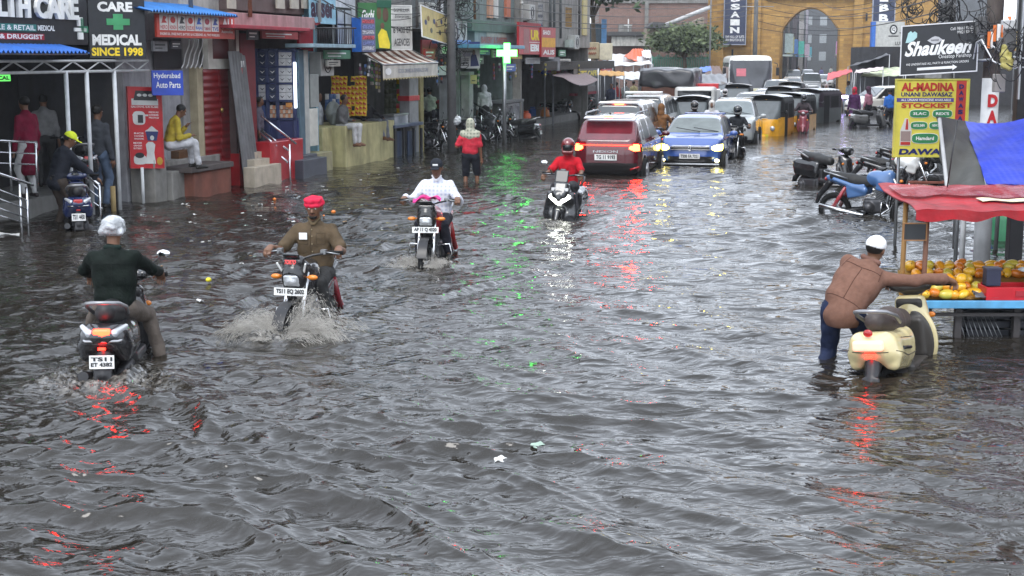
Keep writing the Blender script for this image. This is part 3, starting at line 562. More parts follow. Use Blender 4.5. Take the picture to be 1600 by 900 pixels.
    if badge: Pn((.19, -.72, .6), (0, .26, 0), (.0, 0, .035)).text(badge, 0, 0, 1, 1, WHT, o, .02, .3, off=.012)
    return o, F
# ---------------------------------------------------------------- cars: one smooth hull cut into body, glass and lamps
def poly2(pts, A, B):
    """signed distance of the grid A,B to polygon pts"""
    pts = np.array(pts, float); n = len(pts); d = np.full(np.broadcast(A, B).shape, 1e9); s = np.ones_like(d); A = A+0*B; B = B+0*A
    for i in range(n):
        a = pts[i]; b = pts[i-1]; e = b-a; wx, wy = A-a[0], B-a[1]; t = np.clip((wx*e[0]+wy*e[1])/max(e.dot(e), 1e-12), 0, 1)
        d = np.minimum(d, (wx-e[0]*t)**2+(wy-e[1]*t)**2)
        c1 = B >= a[1]; c2 = B < b[1]; c3 = e[0]*wy > e[1]*wx; al = (c1 & c2 & c3) | (~c1 & ~c2 & ~c3); s = np.where(al, -s, s)
    return s*np.sqrt(d)
def smax(a, b, k): h = np.maximum(k-np.abs(a-b), 0)/k; return np.maximum(a, b)+h*h*k/4
def hull(side, front, top, h, k=.08, cuts=(), kt=.32):
    """side: (y,z) profile, front: (x,z) half profile, top: (y,x) half outline"""
    sp = np.array(side); fp = np.array(front); lo = np.array([-fp[:, 0].max()-3*h, sp[:, 0].min()-3*h, sp[:, 1].min()-3*h]); hi = np.array([fp[:, 0].max()+3*h, sp[:, 0].max()+3*h, sp[:, 1].max()+3*h])
    n = np.ceil((hi-lo)/h).astype(int)+1; x, y, z = (lo[i]+h*np.arange(n[i]) for i in range(3))
    S = poly2(side, y[:, None], z[None, :]); fr = front+[(-a, b) for a, b in front[::-1]]; Fp = poly2(fr, x[:, None], z[None, :])
    tp = top+[(a, -b) for a, b in top[::-1]]; Tp = poly2(tp, y[:, None], x[None, :])
    F = smax(smax(Fp[:, None, :]+0*y[None, :, None], Tp.T[:, :, None], kt), S[None, :, :], k)
    for (cy, cz, r, x0) in cuts:
        c = np.sqrt((y[:, None]-cy)**2+(z[None, :]-cz)**2)-r
        d = np.maximum(c[None, :, :], (x0-np.abs(x))[:, None, None]); F = np.maximum(F, -d)
    return nets(F.astype(np.float32), lo, h)
def split_mesh(V, Q_, classify, mats, parent, h):
    cen = V[Q_].mean(1); e1 = V[Q_[:, 2]]-V[Q_[:, 0]]; e2 = V[Q_[:, 3]]-V[Q_[:, 1]]; nn = np.cross(e1, e2); nn /= np.maximum(np.linalg.norm(nn, axis=1, keepdims=True), 1e-9)
    lab = classify(cen[:, 0], cen[:, 1], cen[:, 2], nn); out = {}
    for name in sorted(set(lab)):
        sel = Q_[lab == name]; u, inv = np.unique(sel, return_inverse=True); me = npmesh(name.split('|')[0], V[u], inv.reshape(-1, 4))
        out[name] = link(name.split('|')[0], me, mats[name], parent)
    return out
def carwheels(o, ys, x, r=.32, sc=1.):
    for y in ys:
        for s in (-1, 1):
            root = empty_part('wheel', o, (s*x, y, r))
            MB().tube([(-.1, 0, 0), (-.08, 0, 0), (.08, 0, 0), (.1, 0, 0)], [r*.93, r, r, r*.93], 28).build('tyre', RUB, root)
            b = MB().disc((s*.095, 0, 0), (1, 0, 0), r*.66, .03, 24)
            for i in range(5):
                a = 2*math.pi*i/5; b.box((s*.112, math.cos(a)*r*.33, math.sin(a)*r*.33), (.015, r*.6, .06), Matrix.Rotation(a, 3, 'X'))
            b.build('rim', mat((.4, .4, .42), .3, .8), root)
def inpoly(pts, A, B): return poly2(pts, A, B) < 0
def car(label, loc, yaw, kind='hatch', paint=(.3, .3, .3), roof=None, h=.03, group=None, W=.86, lights='', plate_f=None, plate_r=None, glass=None, badge=None, rails=False, cat='car', name='car', L=None, wip=True):
    """lights: 'h' headlamps lit, 't' tail lamps lit"""
    o = thing(name, label, cat, loc, yaw, group)
    if kind == 'hatch': Hh, Lf, Lr, bz, hood, ws, rs = 1.47, 1.98, -1.98, .95, 1.0, .42, -1.7
    if kind == 'sedan': Hh, Lf, Lr, bz, hood, ws, rs = 1.46, 2.1, -2.2, .93, .98, .38, -1.45
    if kind == 'suv': Hh, Lf, Lr, bz, hood, ws, rs = 1.62, 2.0, -2.05, 1.02, 1.08, .5, -1.62
    if kind == 'van': Hh, Lf, Lr, bz, hood, ws, rs = 1.78, 1.85, -1.9, 1.05, 1.1, .85, -1.8
    if kind == 'bigsuv': Hh, Lf, Lr, bz, hood, ws, rs = 1.76, 2.2, -2.3, 1.1, 1.16, .6, -2.15
    s0 = .24
    tailz = bz+.02 if kind != 'sedan' else bz+.07
    side = [(Lf-.03, s0), (Lf, .5), (Lf-.03, .66), (Lf-.12, hood-.22), (Lf-.35, hood-.08), (ws+.72, hood), (ws+.05, Hh-.1), (ws-.35, Hh-.02), (-.5, Hh), (rs+.45, Hh-.05)]
    side += [(rs+.05, Hh-.14), (Lr+.03, tailz), (Lr, .75), (Lr, .5), (Lr+.1, s0)] if kind != 'sedan' else [(rs-.05, tailz+.02), (Lr+.08, tailz), (Lr, .8), (Lr, .5), (Lr+.1, s0)]
    front = [(W*.9, s0), (W*.985, .4), (W, .65), (W*.97, bz-.05), (W*.91, bz+.02), (W*.72, Hh-.17), (W*.60, Hh-.05), (W*.36, Hh+.01)]
    top = [(Lf+.03, 0), (Lf, W*.45), (Lf-.18, W*.80), (Lf-.55, W*.97), (0, W*1.01), (Lr+.4, W*.98), (Lr+.08, W*.85), (Lr-.02, W*.5), (Lr-.02, 0)]
    wy = (Lf-.72, Lr+.72)
    V, Q_ = hull(side, front, top, h, .1, [(wy[0], .32, .36, W*.62), (wy[1], .32, .36, W*.62)])
    pm = mat(paint, .2, coat=1., var=.04, dirt=.0, name='car_paint'); rm = pm if roof is None else mat(roof, .2, coat=1., var=.04)
    gl = glass or mat((.06, .07, .075), .04, 0., var=.3, vs=1.5, coat=1., name='car_glass')
    def cl(x, y, z, n):
        lab = np.full(len(x), 'body', dtype=object); ax = np.abs(x); hw = W*(.93-(z-bz)/(Hh-bz)*.2)
        if roof is not None: lab[(z > Hh-.13) & (n[:, 2] > .3)] = 'roof'
        lab[(z < .38)] = 'lower_trim'
        # windscreen
        lab[(y > ws-.12) & (z > hood+.03) & (z < Hh-.075) & (n[:, 1] > .25) & (ax < hw-.09)] = 'windscreen'
        lab[(n[:, 0]**2 > .35) & (z > bz+.02) & (z < Hh-.13) & (y < ws+.52-(z-hood)*1.25) & (y > rs+.18+.35*(z-bz)) & (np.abs(y+.25) > .05) & (np.abs(y+1.12) > .05)] = 'side_window'
        lab[(lab == 'side_window') & (x < 0)] = 'side_window|l'; lab[(lab == 'side_window') & (x > 0)] = 'side_window|r'
        if kind != 'sedan': lab[(n[:, 1] < -.5) & (z > bz+.06) & (z < Hh-.14) & (ax < hw-.13)] = 'rear_window'
        else: lab[(y < rs+.25) & (y > rs-.35) & (n[:, 1] < -.25) & (n[:, 2] > .2) & (z > bz+.1) & (z < Hh-.08) & (ax < hw-.1)] = 'rear_window'
        fr = n[:, 1] > .2
        hl = fr & (((ax-W*.80)/(W*.2))**2+((z-.70-.03*(ax/W-.8))/.075)**2 < 1) & (y > Lf-.6)
        lab[fr & (z > .64) & (z < .74) & (ax < W*.55) & (y > Lf-.4)] = 'grille'
        lab[fr & (z > .33) & (z < .5) & (ax < W*.62) & (y > Lf-.4)] = 'lower_grille'
        lab[hl & (x < 0)] = 'headlight|l'; lab[hl & (x > 0)] = 'headlight|r'
        br = (n[:, 1] < -.2) & (y < Lr+.45)
        tl = br & (((ax-W*.80)/(W*.2))**2+((z-bz+.12)/.075)**2 < 1)
        lab[br & (z < .55) & (ax < W*.8)] = 'bumper'
        lab[tl & (x < 0)] = 'tail_light|l'; lab[tl & (x > 0)] = 'tail_light|r'
        return lab
    hlm = lamp((1, .80, .10) if 'y' in lights else (1, .97, .9), 7) if 'h' in lights else CLR; tlm = lamp((1, .02, .006), 44) if 't' in lights else RLN
    ms = {'body': pm, 'roof': rm, 'lower_trim': BLK, 'windscreen': gl, 'side_window|l': GLR, 'side_window|r': GLR, 'rear_window': gl, 'grille': BLK, 'lower_grille': BLK, 'headlight|l': hlm, 'headlight|r': hlm, 'bumper': mat((.012, .01, .01), .6) if kind in ('suv', 'bigsuv') else pm, 'tail_light|l': tlm, 'tail_light|r': tlm}
    pt = split_mesh(V, Q_, cl, ms, o, h)
    carwheels(o, wy, W-.13)
    for s in (-1, 1):
        sdf('side_mirror', [('e', (s*(W+.1), ws+.35, bz+.06), (.1, .06, .065)), ('c', (s*(W-.05), ws+.36, bz), (s*(W+.06), ws+.36, bz+.03), .03, .025)], .02, pm, o)
        b = MB()
        for yy in (ws+.38, -.25, -1.1): b.tube([(s*(W*1.008), yy, .42), (s*W*1.006, yy-.02, .7), (s*W*.99, yy-.03, bz-.06)], .006, 5)
        b.build('door_gap', BLK, o)
        b = MB()
        for yy in (-.12, -.98): b.box((s*W*.995, yy, bz-.1), (.03, .16, .03))
        b.build('door_handle', pm, o, .008)
    if rails:
        for s in (-1, 1): MB().tube([(s*W*.66, .35, Hh-.03), (s*W*.68, .2, Hh+.035), (s*W*.68, -1.3, Hh+.02), (s*W*.66, -1.45, Hh-.04)], .018, 8).build('roof_rail', STL, o)
    if kind in ('suv', 'bigsuv', 'hatch', 'van'):
        MB().box((0, Lr+.32 if kind != 'bigsuv' else Lr+.3, Hh-.07), (W*1.25, .28, .03), Matrix.Rotation(R(6), 3, 'X')).build('spoiler', rm, o, .01)
        MB().tube([(0, Lr+.17, bz+.05), (-.3, Lr+.21, bz+.16)], .008, 5).build('rear_wiper', BLK, o)
    if wip:
        k = (Hh-hood)/(.67); 
        b = MB().tube([(-.15, ws+.66, hood+.055), (.45, ws+.56, hood+.145)], .01, 5).tube([(-.6, ws+.62, hood+.06), (0.02, ws+.55, hood+.15)], .01, 5); b.build('wiper', BLK, o)
    if plate_f: plate(o, Pn((.25, Lf+.015, .44), (-.5, 0, 0), (0, 0, .12)), [plate_f], mt=mat((.12, .12, .12)))
    if plate_r: plate(o, Pn((-.25, Lr-.012, .62), (.5, 0, 0), (0, .0, .13)), [plate_r])
    return o, dict(Lf=Lf, Lr=Lr, H=Hh, bz=bz, hood=hood, W=W, pm=pm, pt=pt)
# ---------------------------------------------------------------- three-wheeler auto rickshaw (forward +Y)
def auto(label, loc, yaw, body=(.80, .38, .015), hood=(.012, .012, .013), lit=False, h=.03, group='auto rickshaws in the traffic', trimw=True, roofc=None):
    o = thing('auto_rickshaw', label, 'auto rickshaw', loc, yaw, group); W = .64
    side = [(1.32, .25), (1.36, .5), (1.25, .92), (.98, 1.62), (.85, 1.7), (0, 1.76), (-1.1, 1.74), (-1.28, 1.62), (-1.34, .9), (-1.3, .25)]
    front = [(W*.95, .22), (W, .5), (W, 1.1), (W*.94, 1.55), (W*.8, 1.72), (W*.4, 1.78)]
    top = [(1.38, 0), (1.32, .22), (1.1, .46), (.75, W*.97), (-1.2, W), (-1.34, W*.85), (-1.34, 0)]
    V, Q_ = hull(side, front, top, h, .1, [(-.85, .22, .27, W*.6)], kt=.1)
    def cl(x, y, z, n):
        lab = np.full(len(x), 'body', dtype=object); ax = np.abs(x)
        lab[(z > 1.04) | ((y < .1) & (z > .98))] = 'canopy'; lab[z < .32] = 'chassis'
        lab[(n[:, 1] > .2) & (z > .98) & (z < 1.58) & (ax < .5) & (y > .8)] = 'windscreen'
        lab[(ax > W*.8) & (z > .42) & (z < 1.5) & (y > .15) & (y < .72)] = 'door_opening'
        lab[(ax > W*.8) & (z > 1.0) & (z < 1.45) & (y > -.85) & (y < -.05)] = 'door_opening'
        lab[(n[:, 1] < -.5) & (z > 1.15) & (z < 1.45) & (ax < .4)] = 'rear_window'
        return lab
    dk = mat((.01, .01, .01), .8)
    hm = mat(hood, .6, bump=.5, bs=8, name='canopy_vinyl')
    pt = split_mesh(V, Q_, cl, {'body': mat(body, .35, coat=.5, dirt=.35), 'canopy': hm, 'chassis': BLK, 'windscreen': mat((.10, .115, .12), .08, coat=.6, var=.4, vs=2), 'door_opening': dk, 'rear_window': GLS}, o, h)
    MB().sheet(lambda u, v: ((u-.5)*1.1, 1.12-.9*v*.15+(-2.1)*v, 1.78+.0-.06*(2*u-1)**2*1.2-.03*v+.012*math.sin(v*40)), 8, 30, .015).build('wet_roof', mat(roofc or (.3, .31, .32), .25, coat=.6, bump=.4, bs=9), o)
    b = MB().tube([(-.46, 1.0, 1.02), (-.42, .9, 1.56), (0, .95, 1.62), (.42, .9, 1.56), (.46, 1.0, 1.02)], .022, 8).tube([(-.5, 1.08, .99), (0, 1.24, .98), (.5, 1.08, .99)], .022, 8); b.build('windscreen_frame', mat(body, .35) if trimw else BLK, o)
    hl = lamp((1, .62, .2), 7) if lit else CLR
    for s in (-1, 1): MB().ell((s*.28, 1.27, .68), (.085, .05, .085), 14, 8).build('headlight', hl, o); MB().tube([(s*.5, 1.02, 1.25), (s*.66, 1.05, 1.25)], .01, 5).ell((s*.7, 1.06, 1.22), (.04, .02, .07)).build('side_mirror', BLK, o)
    MB().tube([(.1, 1.15, 1.05), (.35, 1.06, 1.22)], .009, 5).build('wiper', BLK, o)
    MB().box((0, 1.37, .44), (.34, .02, .1)).build('number_plate', YEL, o, .003)
    wheel(o, 1.12, r=.21, w=.05, spokes=6, alloy=True); wheel(o, -.85, r=.21, w=.05, x=.5, spokes=6, alloy=True); wheel(o, -.85, r=.21, w=.05, x=-.5, spokes=6, alloy=True)
    sdf('front_mudguard', [('c', (0, 1.2, .42), (0, 1.38, .36), .13, .1), ('-e', (0, 1.12, .2), (.08, .24, .24))], .02, mat(body, .35, coat=.5), o)
    return o
# ---------------------------------------------------------------- bus seen from the front
def bus(label, loc, yaw):
    o = thing('bus', label, 'bus', loc, yaw); W = 1.22; H = 3.05
    side = [(4.4, .35), (4.45, .9), (4.38, 1.3), (4.1, 2.75), (3.9, 3.0), (-4.3, 3.0), (-4.4, 2.8), (-4.4, .35)]
    front = [(W*.97, .35), (W, 1.), (W, 2.3), (W*.93, 2.85), (W*.7, 3.02), (W*.3, 3.06)]
    top = [(4.5, 0), (4.45, W*.5), (4.2, W*.9), (3.9, W), (-4.4, W), (-4.4, 0)]
    V, Q_ = hull(side, front, top, .06, .15, [(2.9, .45, .52, W*.7), (-2.6, .45, .52, W*.7)])
    def cl(x, y, z, n):
        lab = np.full(len(x), 'body', dtype=object); ax = np.abs(x)
        lab[(n[:, 1] > .3) & (z > 1.28) & (z < 2.74) & (ax < 1.1)] = 'windscreen'; lab[(ax > W*.85) & (z > 1.5) & (z < 2.6) & (y < 3.6) & (np.mod(y, 1.3) > .12)] = 'side_window'
        lab[z < .5] = 'bumper'; return lab
    split_mesh(V, Q_, cl, {'body': mat((.75, .74, .68), .35, coat=.4, dirt=.3), 'windscreen': mat((.05, .052, .06), .12, coat=.4, var=.6, vs=.9), 'side_window': GLS, 'bumper': BLK}, o, .06)
    for s in (-1, 1):
        MB().tube([(s*1.2, 4.1, 2.6), (s*1.36, 4.3, 2.55), (s*1.38, 4.32, 2.4)], .025, 6).box((s*1.38, 4.32, 2.15), (.16, .12, .42)).build('wing_mirror', BLK, o, .02)
        MB().ell((s*.85, 4.43, .85), (.16, .06, .13)).build('headlight', CLR, o)
    MB().tube([(-.1, 4.36, 1.36), (.35, 4.2, 2.1)], .02, 6).tube([(-.9, 4.36, 1.36), (-.45, 4.2, 2.1)], .02, 6).build('wiper', BLK, o)
    p = Pn((.75, 4.29, 1.9), (-.5, 0, 0), (0, -.1, .4)); p.rect(0, 0, 1, 1, mat((.5, .12, .15), .4), o, name='windscreen_sticker')
    p = Pn((.65, 4.47, .98), (-1.0, 0, 0), (0, 0, .28)); b = p.board(mat((.75, .72, .5), .4), o, .02, 'destination_board')
    carwheels(o, (2.9, -2.6), W-.2, .45)
    return o
# ---------------------------------------------------------------- flooded street
MOVERS = []   # (x, y, heading vector, strength)
def head(yaw): return np.array([-math.sin(yaw), math.cos(yaw)])
PB = dict(sc_l=(P(163, 592), R(5)), mo_l=(P(455, 515), R(172)), mo_m=(P(662, 412), R(171)), sc_m=(P(868, 345), R(166)), sc_r=(P(1372, 594), R(-31)))
for k, st in (('sc_l', 1.), ('mo_l', 1.3), ('mo_m', .8), ('sc_m', .5), ('sc_r', .3)): MOVERS.append((PB[k][0].x, PB[k][0].y, head(PB[k][1]), st))
rng = np.random.default_rng(7)
def waves(X, Y, res):
    Z = np.zeros_like(X); DX = np.zeros_like(X); DY = np.zeros_like(X)
    wx = X+.35*np.sin(Y*.55+1)+.2*np.sin(X*1.1+Y*.8); wy = Y+.4*np.sin(X*.5)+.2*np.sin(Y*1.3-X*.6)
    env = .75+.35*np.sin(X*.37+Y*.21+1.)*np.sin(Y*.16-X*.3)+.2*np.sin(X*.9-Y*.45)
    for i in range(120):
        lam = .11*(1.3/.11)**(rng.random()**1.0); th = rng.normal(1.25, .62); kx, ky = math.cos(th)*2*math.pi/lam, math.sin(th)*2*math.pi/lam
        a = .0050*lam**.92*(.6+.8*rng.random()); ph = rng.random()*6.28
        g = np.clip((lam/res-2.5)/3, 0, 1); w_ = a*g*env
        q = kx*wx+ky*wy+ph; Z += w_*np.cos(q); DX -= w_*math.cos(th)*np.sin(q); DY -= w_*math.sin(th)*np.sin(q)
    foam = np.zeros_like(X)
    for mx_, my_, hd, st in MOVERS:
        rx, ry = X-mx_, Y-my_; s_ = -(rx*hd[0]+ry*hd[1]); l_ = rx*hd[1]-ry*hd[0]; al = np.abs(l_)
        for off, kk in ((0, 9), (.5, 13)):
            e = al-.42*np.maximum(s_+.35, 0)-.12; en = np.exp(-(e/.22)**2)*np.exp(-np.maximum(s_, 0)/4.5)*(s_ > -.9-off)*np.exp(-np.maximum(-s_-.2, 0)*3)
            Z += st*.022*en*np.cos(kk*e+3*np.sin(s_*2.1+l_*3)); 
        core = np.exp(-(l_/(.3+.13*np.maximum(s_, 0)))**2)*np.exp(-np.maximum(s_-.2, 0)/2.6)*(1/(1+np.exp(-(s_+.5)*9)))
        tu = np.sin(9*rx+5*np.sin(7*ry))*np.sin(11*ry+4*np.sin(8*rx+1))+.6*np.sin(23*rx-9*ry+3*np.sin(13*ry))+.5*np.sin(17*ry+12*rx)
        Z += st*.014*core*tu*np.clip(.25/res/4, 0, 1)
        foam += max(st-.45, 0)*core*np.clip(tu-.2, 0, 1)*.6*np.exp(-np.maximum(s_, 0)/1.2)
        r = np.hypot(rx, ry); Z += st*.012*np.exp(-r/1.1)*np.cos(r*14-1)
        br = np.sin(31*rx+7*np.sin(19*ry+2))*np.sin(29*ry+6*np.sin(23*rx))+.7*np.sin(47*rx-33*ry+4*np.sin(21*ry)); rg_ = np.exp(-((r-.32)/.20)**2)
        Z += max(st-.4, 0)*.03*rg_*np.clip(br+.3, 0, 2)*np.clip(.06/res, 0, 1); foam += max(st-.4, 0)*.6*np.exp(-((r-.28)/.33)**2)
    return X+DX*1.1, Y+DY*1.1, Z, foam
NR, NC = 800, 1150
py = np.concatenate([np.linspace(1180, 905, 40), np.linspace(904, 118, NR-40)]); yy = CAMH*FPX/(py-90)/1.0
U = np.linspace(-.65, .65, NC); Yg = np.repeat(yy[:, None], NC, 1); Xg = Yg*U[None, :]*np.maximum(1, 8/np.maximum(Yg, 1))**.35
Yg = Yg+0.; res = np.maximum(np.abs(np.gradient(yy))[:, None], Yg*1.3/NC)
Xw, Yw, Zw, foam = waves(Xg, Yg, res)
ef = np.clip((np.abs(U)-.60)/.05, 0, 1)[None, :]; Zw = Zw*(1-ef)-.05*ef
V = np.stack([Xw, Yw, Zw], -1).reshape(-1, 3); ii = np.arange(NR-1)[:, None]*NC+np.arange(NC-1)[None, :]
Fq = np.stack([ii, ii+1, ii+NC+1, ii+NC], -1).reshape(-1, 4)
nb = len(V); B = 400.
V = np.concatenate([V, [[-B, -60, -.07], [B, -60, -.07], [B, 900, -.07], [-B, 900, -.07]]]); Fq = np.concatenate([Fq, [[nb, nb+1, nb+2, nb+3]]])
wme = npmesh('flood_water', V, Fq)
at = wme.attributes.new('foam', 'FLOAT', 'POINT'); at.data.foreach_set('value', np.concatenate([np.clip(foam, 0, 1).ravel(), [0]*4]).astype(np.float32))
wm = bpy.data.materials.new('murky_flood_water'); wm.use_nodes = True; n = wm.node_tree.nodes; L = wm.node_tree.links; b = n['Principled BSDF']
b.inputs['Roughness'].default_value = .03; b.inputs['IOR'].default_value = 1.5
tc = n.new('ShaderNodeTexCoord'); mp = n.new('ShaderNodeMapping'); mp.inputs['Rotation'].default_value = (0, 0, R(18)); mp.inputs['Scale'].default_value = (.75, 1.25, 1); L.new(tc.outputs['Object'], mp.inputs[0])
prev = None
for sc_, di, st_ in ((2.2, .10, .65), (6.5, .030, .65), (19, .005, .5), (60, .001, .4)):
    no = n.new('ShaderNodeTexNoise'); no.inputs['Scale'].default_value = sc_; no.inputs['Detail'].default_value = 2; no.inputs['Distortion'].default_value = .8; L.new(mp.outputs[0], no.inputs['Vector'])
    bp = n.new('ShaderNodeBump'); bp.inputs['Distance'].default_value = di; bp.inputs['Strength'].default_value = st_; L.new(no.outputs[0], bp.inputs['Height'])
    if prev: L.new(prev.outputs[0], bp.inputs['Normal'])
    prev = bp
vo = n.new('ShaderNodeTexVoronoi'); vo.inputs['Scale'].default_value = 7; L.new(tc.outputs['Object'], vo.inputs['Vector'])   # rain drops pitting the surface
mrv = n.new('ShaderNodeMapRange'); mrv.inputs[1].default_value = .02; mrv.inputs[2].default_value = .11; mrv.inputs[3].default_value = 1; mrv.inputs[4].default_value = 0; L.new(vo.outputs['Distance'], mrv.inputs[0])
bp = n.new('ShaderNodeBump'); bp.inputs['Distance'].default_value = .012; bp.inputs['Strength'].default_value = .9; L.new(mrv.outputs[0], bp.inputs['Height']); L.new(prev.outputs[0], bp.inputs['Normal']); prev = bp
L.new(prev.outputs[0], b.inputs['Normal'])
fa = n.new('ShaderNodeAttribute'); fa.attribute_name = 'foam'; fn = n.new('ShaderNodeTexNoise'); fn.inputs['Scale'].default_value = 16; fn.inputs['Detail'].default_value = 6; L.new(tc.outputs['Object'], fn.inputs['Vector'])
mu = n.new('ShaderNodeMath'); mu.operation = 'MULTIPLY'; L.new(fa.outputs['Fac'], mu.inputs[0]); mr = n.new('ShaderNodeMapRange'); mr.inputs[1].default_value = .42; mr.inputs[2].default_value = .62; L.new(fn.outputs[0], mr.inputs[0]); L.new(mr.outputs[0], mu.inputs[1])
n4 = n.new('ShaderNodeTexNoise'); n4.inputs['Scale'].default_value = .35; n4.inputs['Detail'].default_value = 5; L.new(tc.outputs['Object'], n4.inputs['Vector'])
mxb = n.new('ShaderNodeMix'); mxb.data_type = 'RGBA'; mxb.inputs[6].default_value = (.013, .011, .008, 1); mxb.inputs[7].default_value = (.027, .023, .018, 1); L.new(n4.outputs[0], mxb.inputs[0])
mxf = n.new('ShaderNodeMix'); mxf.data_type = 'RGBA'; mxf.inputs[7].default_value = (.42, .40, .36, 1); L.new(mxb.outputs[2], mxf.inputs[6]); L.new(mu.outputs[0], mxf.inputs[0]); L.new(mxf.outputs[2], b.inputs['Base Color'])
water = link('water', wme, wm); tag(water, kind='structure')
road = MB().add([(-B, -60, -.45), (B, -60, -.45), (B, 900, -.45), (-B, 900, -.45)], [(0, 1, 2, 3)]).build('road', mat((.05, .05, .048), .8)); tag(road, kind='structure')
# thrown water
def splash(label, c, yaw, n, reach, height, seed):
    rg = random.Random(seed); hd = Vector((-math.sin(yaw), math.cos(yaw), 0)); rt = Vector((math.cos(yaw), math.sin(yaw), 0)); c = Vector(c); b = MB()
    jets = [(rg.choice((-1, 1)), rg.uniform(-.55, .2), R(rg.triangular(20, 88, 60)), rg.uniform(.45, 1.), rg.uniform(-.5, .9)) for _ in range(34)]
    for i in range(n):
        s, off, a, sp, fw = rg.choice(jets); a += rg.gauss(0, .10); sp *= 1-.25*rg.random(); o = c+hd*(off+.42+rg.gauss(0, .05))+rt*s*rg.uniform(.02, .12)
        vz = math.sin(a)*math.sqrt(2*9.8*height)*sp; T = max(.02, 2*vz/9.8); v = rt*s*math.cos(a)*reach*1.6*sp/max(T, .25)*.55+hd*(-fw)*reach*sp*.7+Vector((0, 0, vz)); t0 = rg.random()**.8*T; dt = rg.uniform(.008, .04); r0 = rg.uniform(.001, .0034)
        pts = [o+v*t+Vector((0, 0, -4.9*t*t)) for t in (t0, t0+dt*.5, t0+dt)]
        if pts[0].z < -.02: continue
        if rg.random() < .4: r0 *= .9; m_ = pts[0]; b.add([m_+Vector(q)*r0*1.6 for q in ((1, 0, 0), (-1, 0, 0), (0, 1, 0), (0, -1, 0), (0, 0, 1.3), (0, 0, -1))], [(0, 2, 4), (2, 1, 4), (1, 3, 4), (3, 0, 4), (2, 0, 5), (1, 2, 5), (3, 1, 5), (0, 3, 5)], True)
        else: b.tube(pts, [r0*.4, r0, r0*.4], 4, False)
    return tag(b.build('water_splash', SPL), label, 'splash', kind='stuff')
SPL = mat((.66, .63, .57), .1, var=.1, trans=.6, coat=.5, name='thrown_water')
# ---------------------------------------------------------------- left row of shops, in the facade frame
def fthing(name, label, cat, px=None, py=None, w=0., group=None):
    return thing(name, label, cat, FA, FYAW, group)
def fb(name, px0, py0, px1, py1, w, dep, m, parent, bevel=.01, z0=None, z1=None):
    a = FL(px0, py1, w); b = FL(px1, py1, w); c = FL(px0, py0, w); lo = a.z if z0 is None else z0; hi = c.z if z1 is None else z1
    return MB().b2((a.x, -w, lo), (b.x, -w+dep, hi)).build(name, m, parent, bevel)
def ft(px, w=0.): return FL(px, 200, w).x
rg = random.Random(3)
GRY = mat((.28, .27, .26), .8, var=.15, dirt=.5, streak=.6, bump=.3, name='stained_plaster')
def building(label, px0, px1, col, z0=3.1, H=6.5, w=0., dep=7., lower=None, windows=(), extra=None, plast=None, backw=-2.6, mrough=.8, lp=None):
    """upper storeys as a block above an open shop bay with floor, back wall, side walls"""
    o = fthing('building', label, 'building'); t0, t1 = ft(px0), ft(px1); m = plast or mat(col, mrough, var=.14, dirt=.45, streak=.65, bump=.3, name='weathered_plaster')
    MB().b2((t0, -w, z0), (t1, dep, H)).build('upper_wall', m, o, .02)
    if lower is None:
        u0, u1 = (ft(lp[0]), ft(lp[1])) if lp else (t0, t1)
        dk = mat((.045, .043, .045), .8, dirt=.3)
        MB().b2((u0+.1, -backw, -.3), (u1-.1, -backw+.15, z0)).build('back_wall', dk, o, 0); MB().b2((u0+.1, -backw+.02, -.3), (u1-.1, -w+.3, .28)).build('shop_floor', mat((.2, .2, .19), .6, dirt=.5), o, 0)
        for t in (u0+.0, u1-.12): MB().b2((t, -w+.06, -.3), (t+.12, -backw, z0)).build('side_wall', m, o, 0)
    else: MB().b2((t0, -w+.02, -.3), (t1, dep, z0-.004)).build('lower_wall', lower, o, .01)
    for (a0, b0, a1, b1) in windows:
        p = PF(a0, b0, a1, b1, w+.01); f = p.rect(0, 0, 1, 1, GLS, o, name='window', off=.01); p.frame(mat((.25, .24, .22), .6), f, .05, .06, 'window_frame')
    MB().b2((t0-.03, -w-.12, H), (t1+.03, .4, H+.25)).build('parapet', m, o, .02)
    return o
# --- medical shop, far left
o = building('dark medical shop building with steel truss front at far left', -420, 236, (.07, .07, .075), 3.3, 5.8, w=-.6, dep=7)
MB().b2((ft(-420), 1.9, 3.2), (ft(236), .55, 3.3)).build('ceiling', mat((.12, .12, .12)), o, 0)
fb('shutter', 146, 95, 208, 244, -1.2, .05, ribmat((.17, .075, .05), 'Z', .1), o)
fb('base_wall', 140, 244, 236, 320, -1.15, .12, mat((.018, .025, .06), .5, dirt=.4), o, z0=-.3)
fb('corner_pier', 205, 60, 238, 244, -.9, .3, mat((.05, .05, .055), .7, dirt=.3), o)
p = PF(58, 118, 100, 235, -2.3); p.rect(0, 0, 1, 1, mat((.13, .14, .15), .4), o, name='wall_poster'); p.oval(.5, .45, .33, .25, BLK, o, .02, 'poster_picture'); p.oval(.5, .85, .4, .06, BLK, o, .02, 'poster_picture')
p = PF(-30, 117, 17, 128, -.7); b_ = p.board(mat((.05, .35, .06), .4, emit=.6, ecol=(.15, .9, .15)), o, .05, 'green_sign_board'); p.text('MEDICAL', .1, .2, .95, .8, BLK, b_, .05)
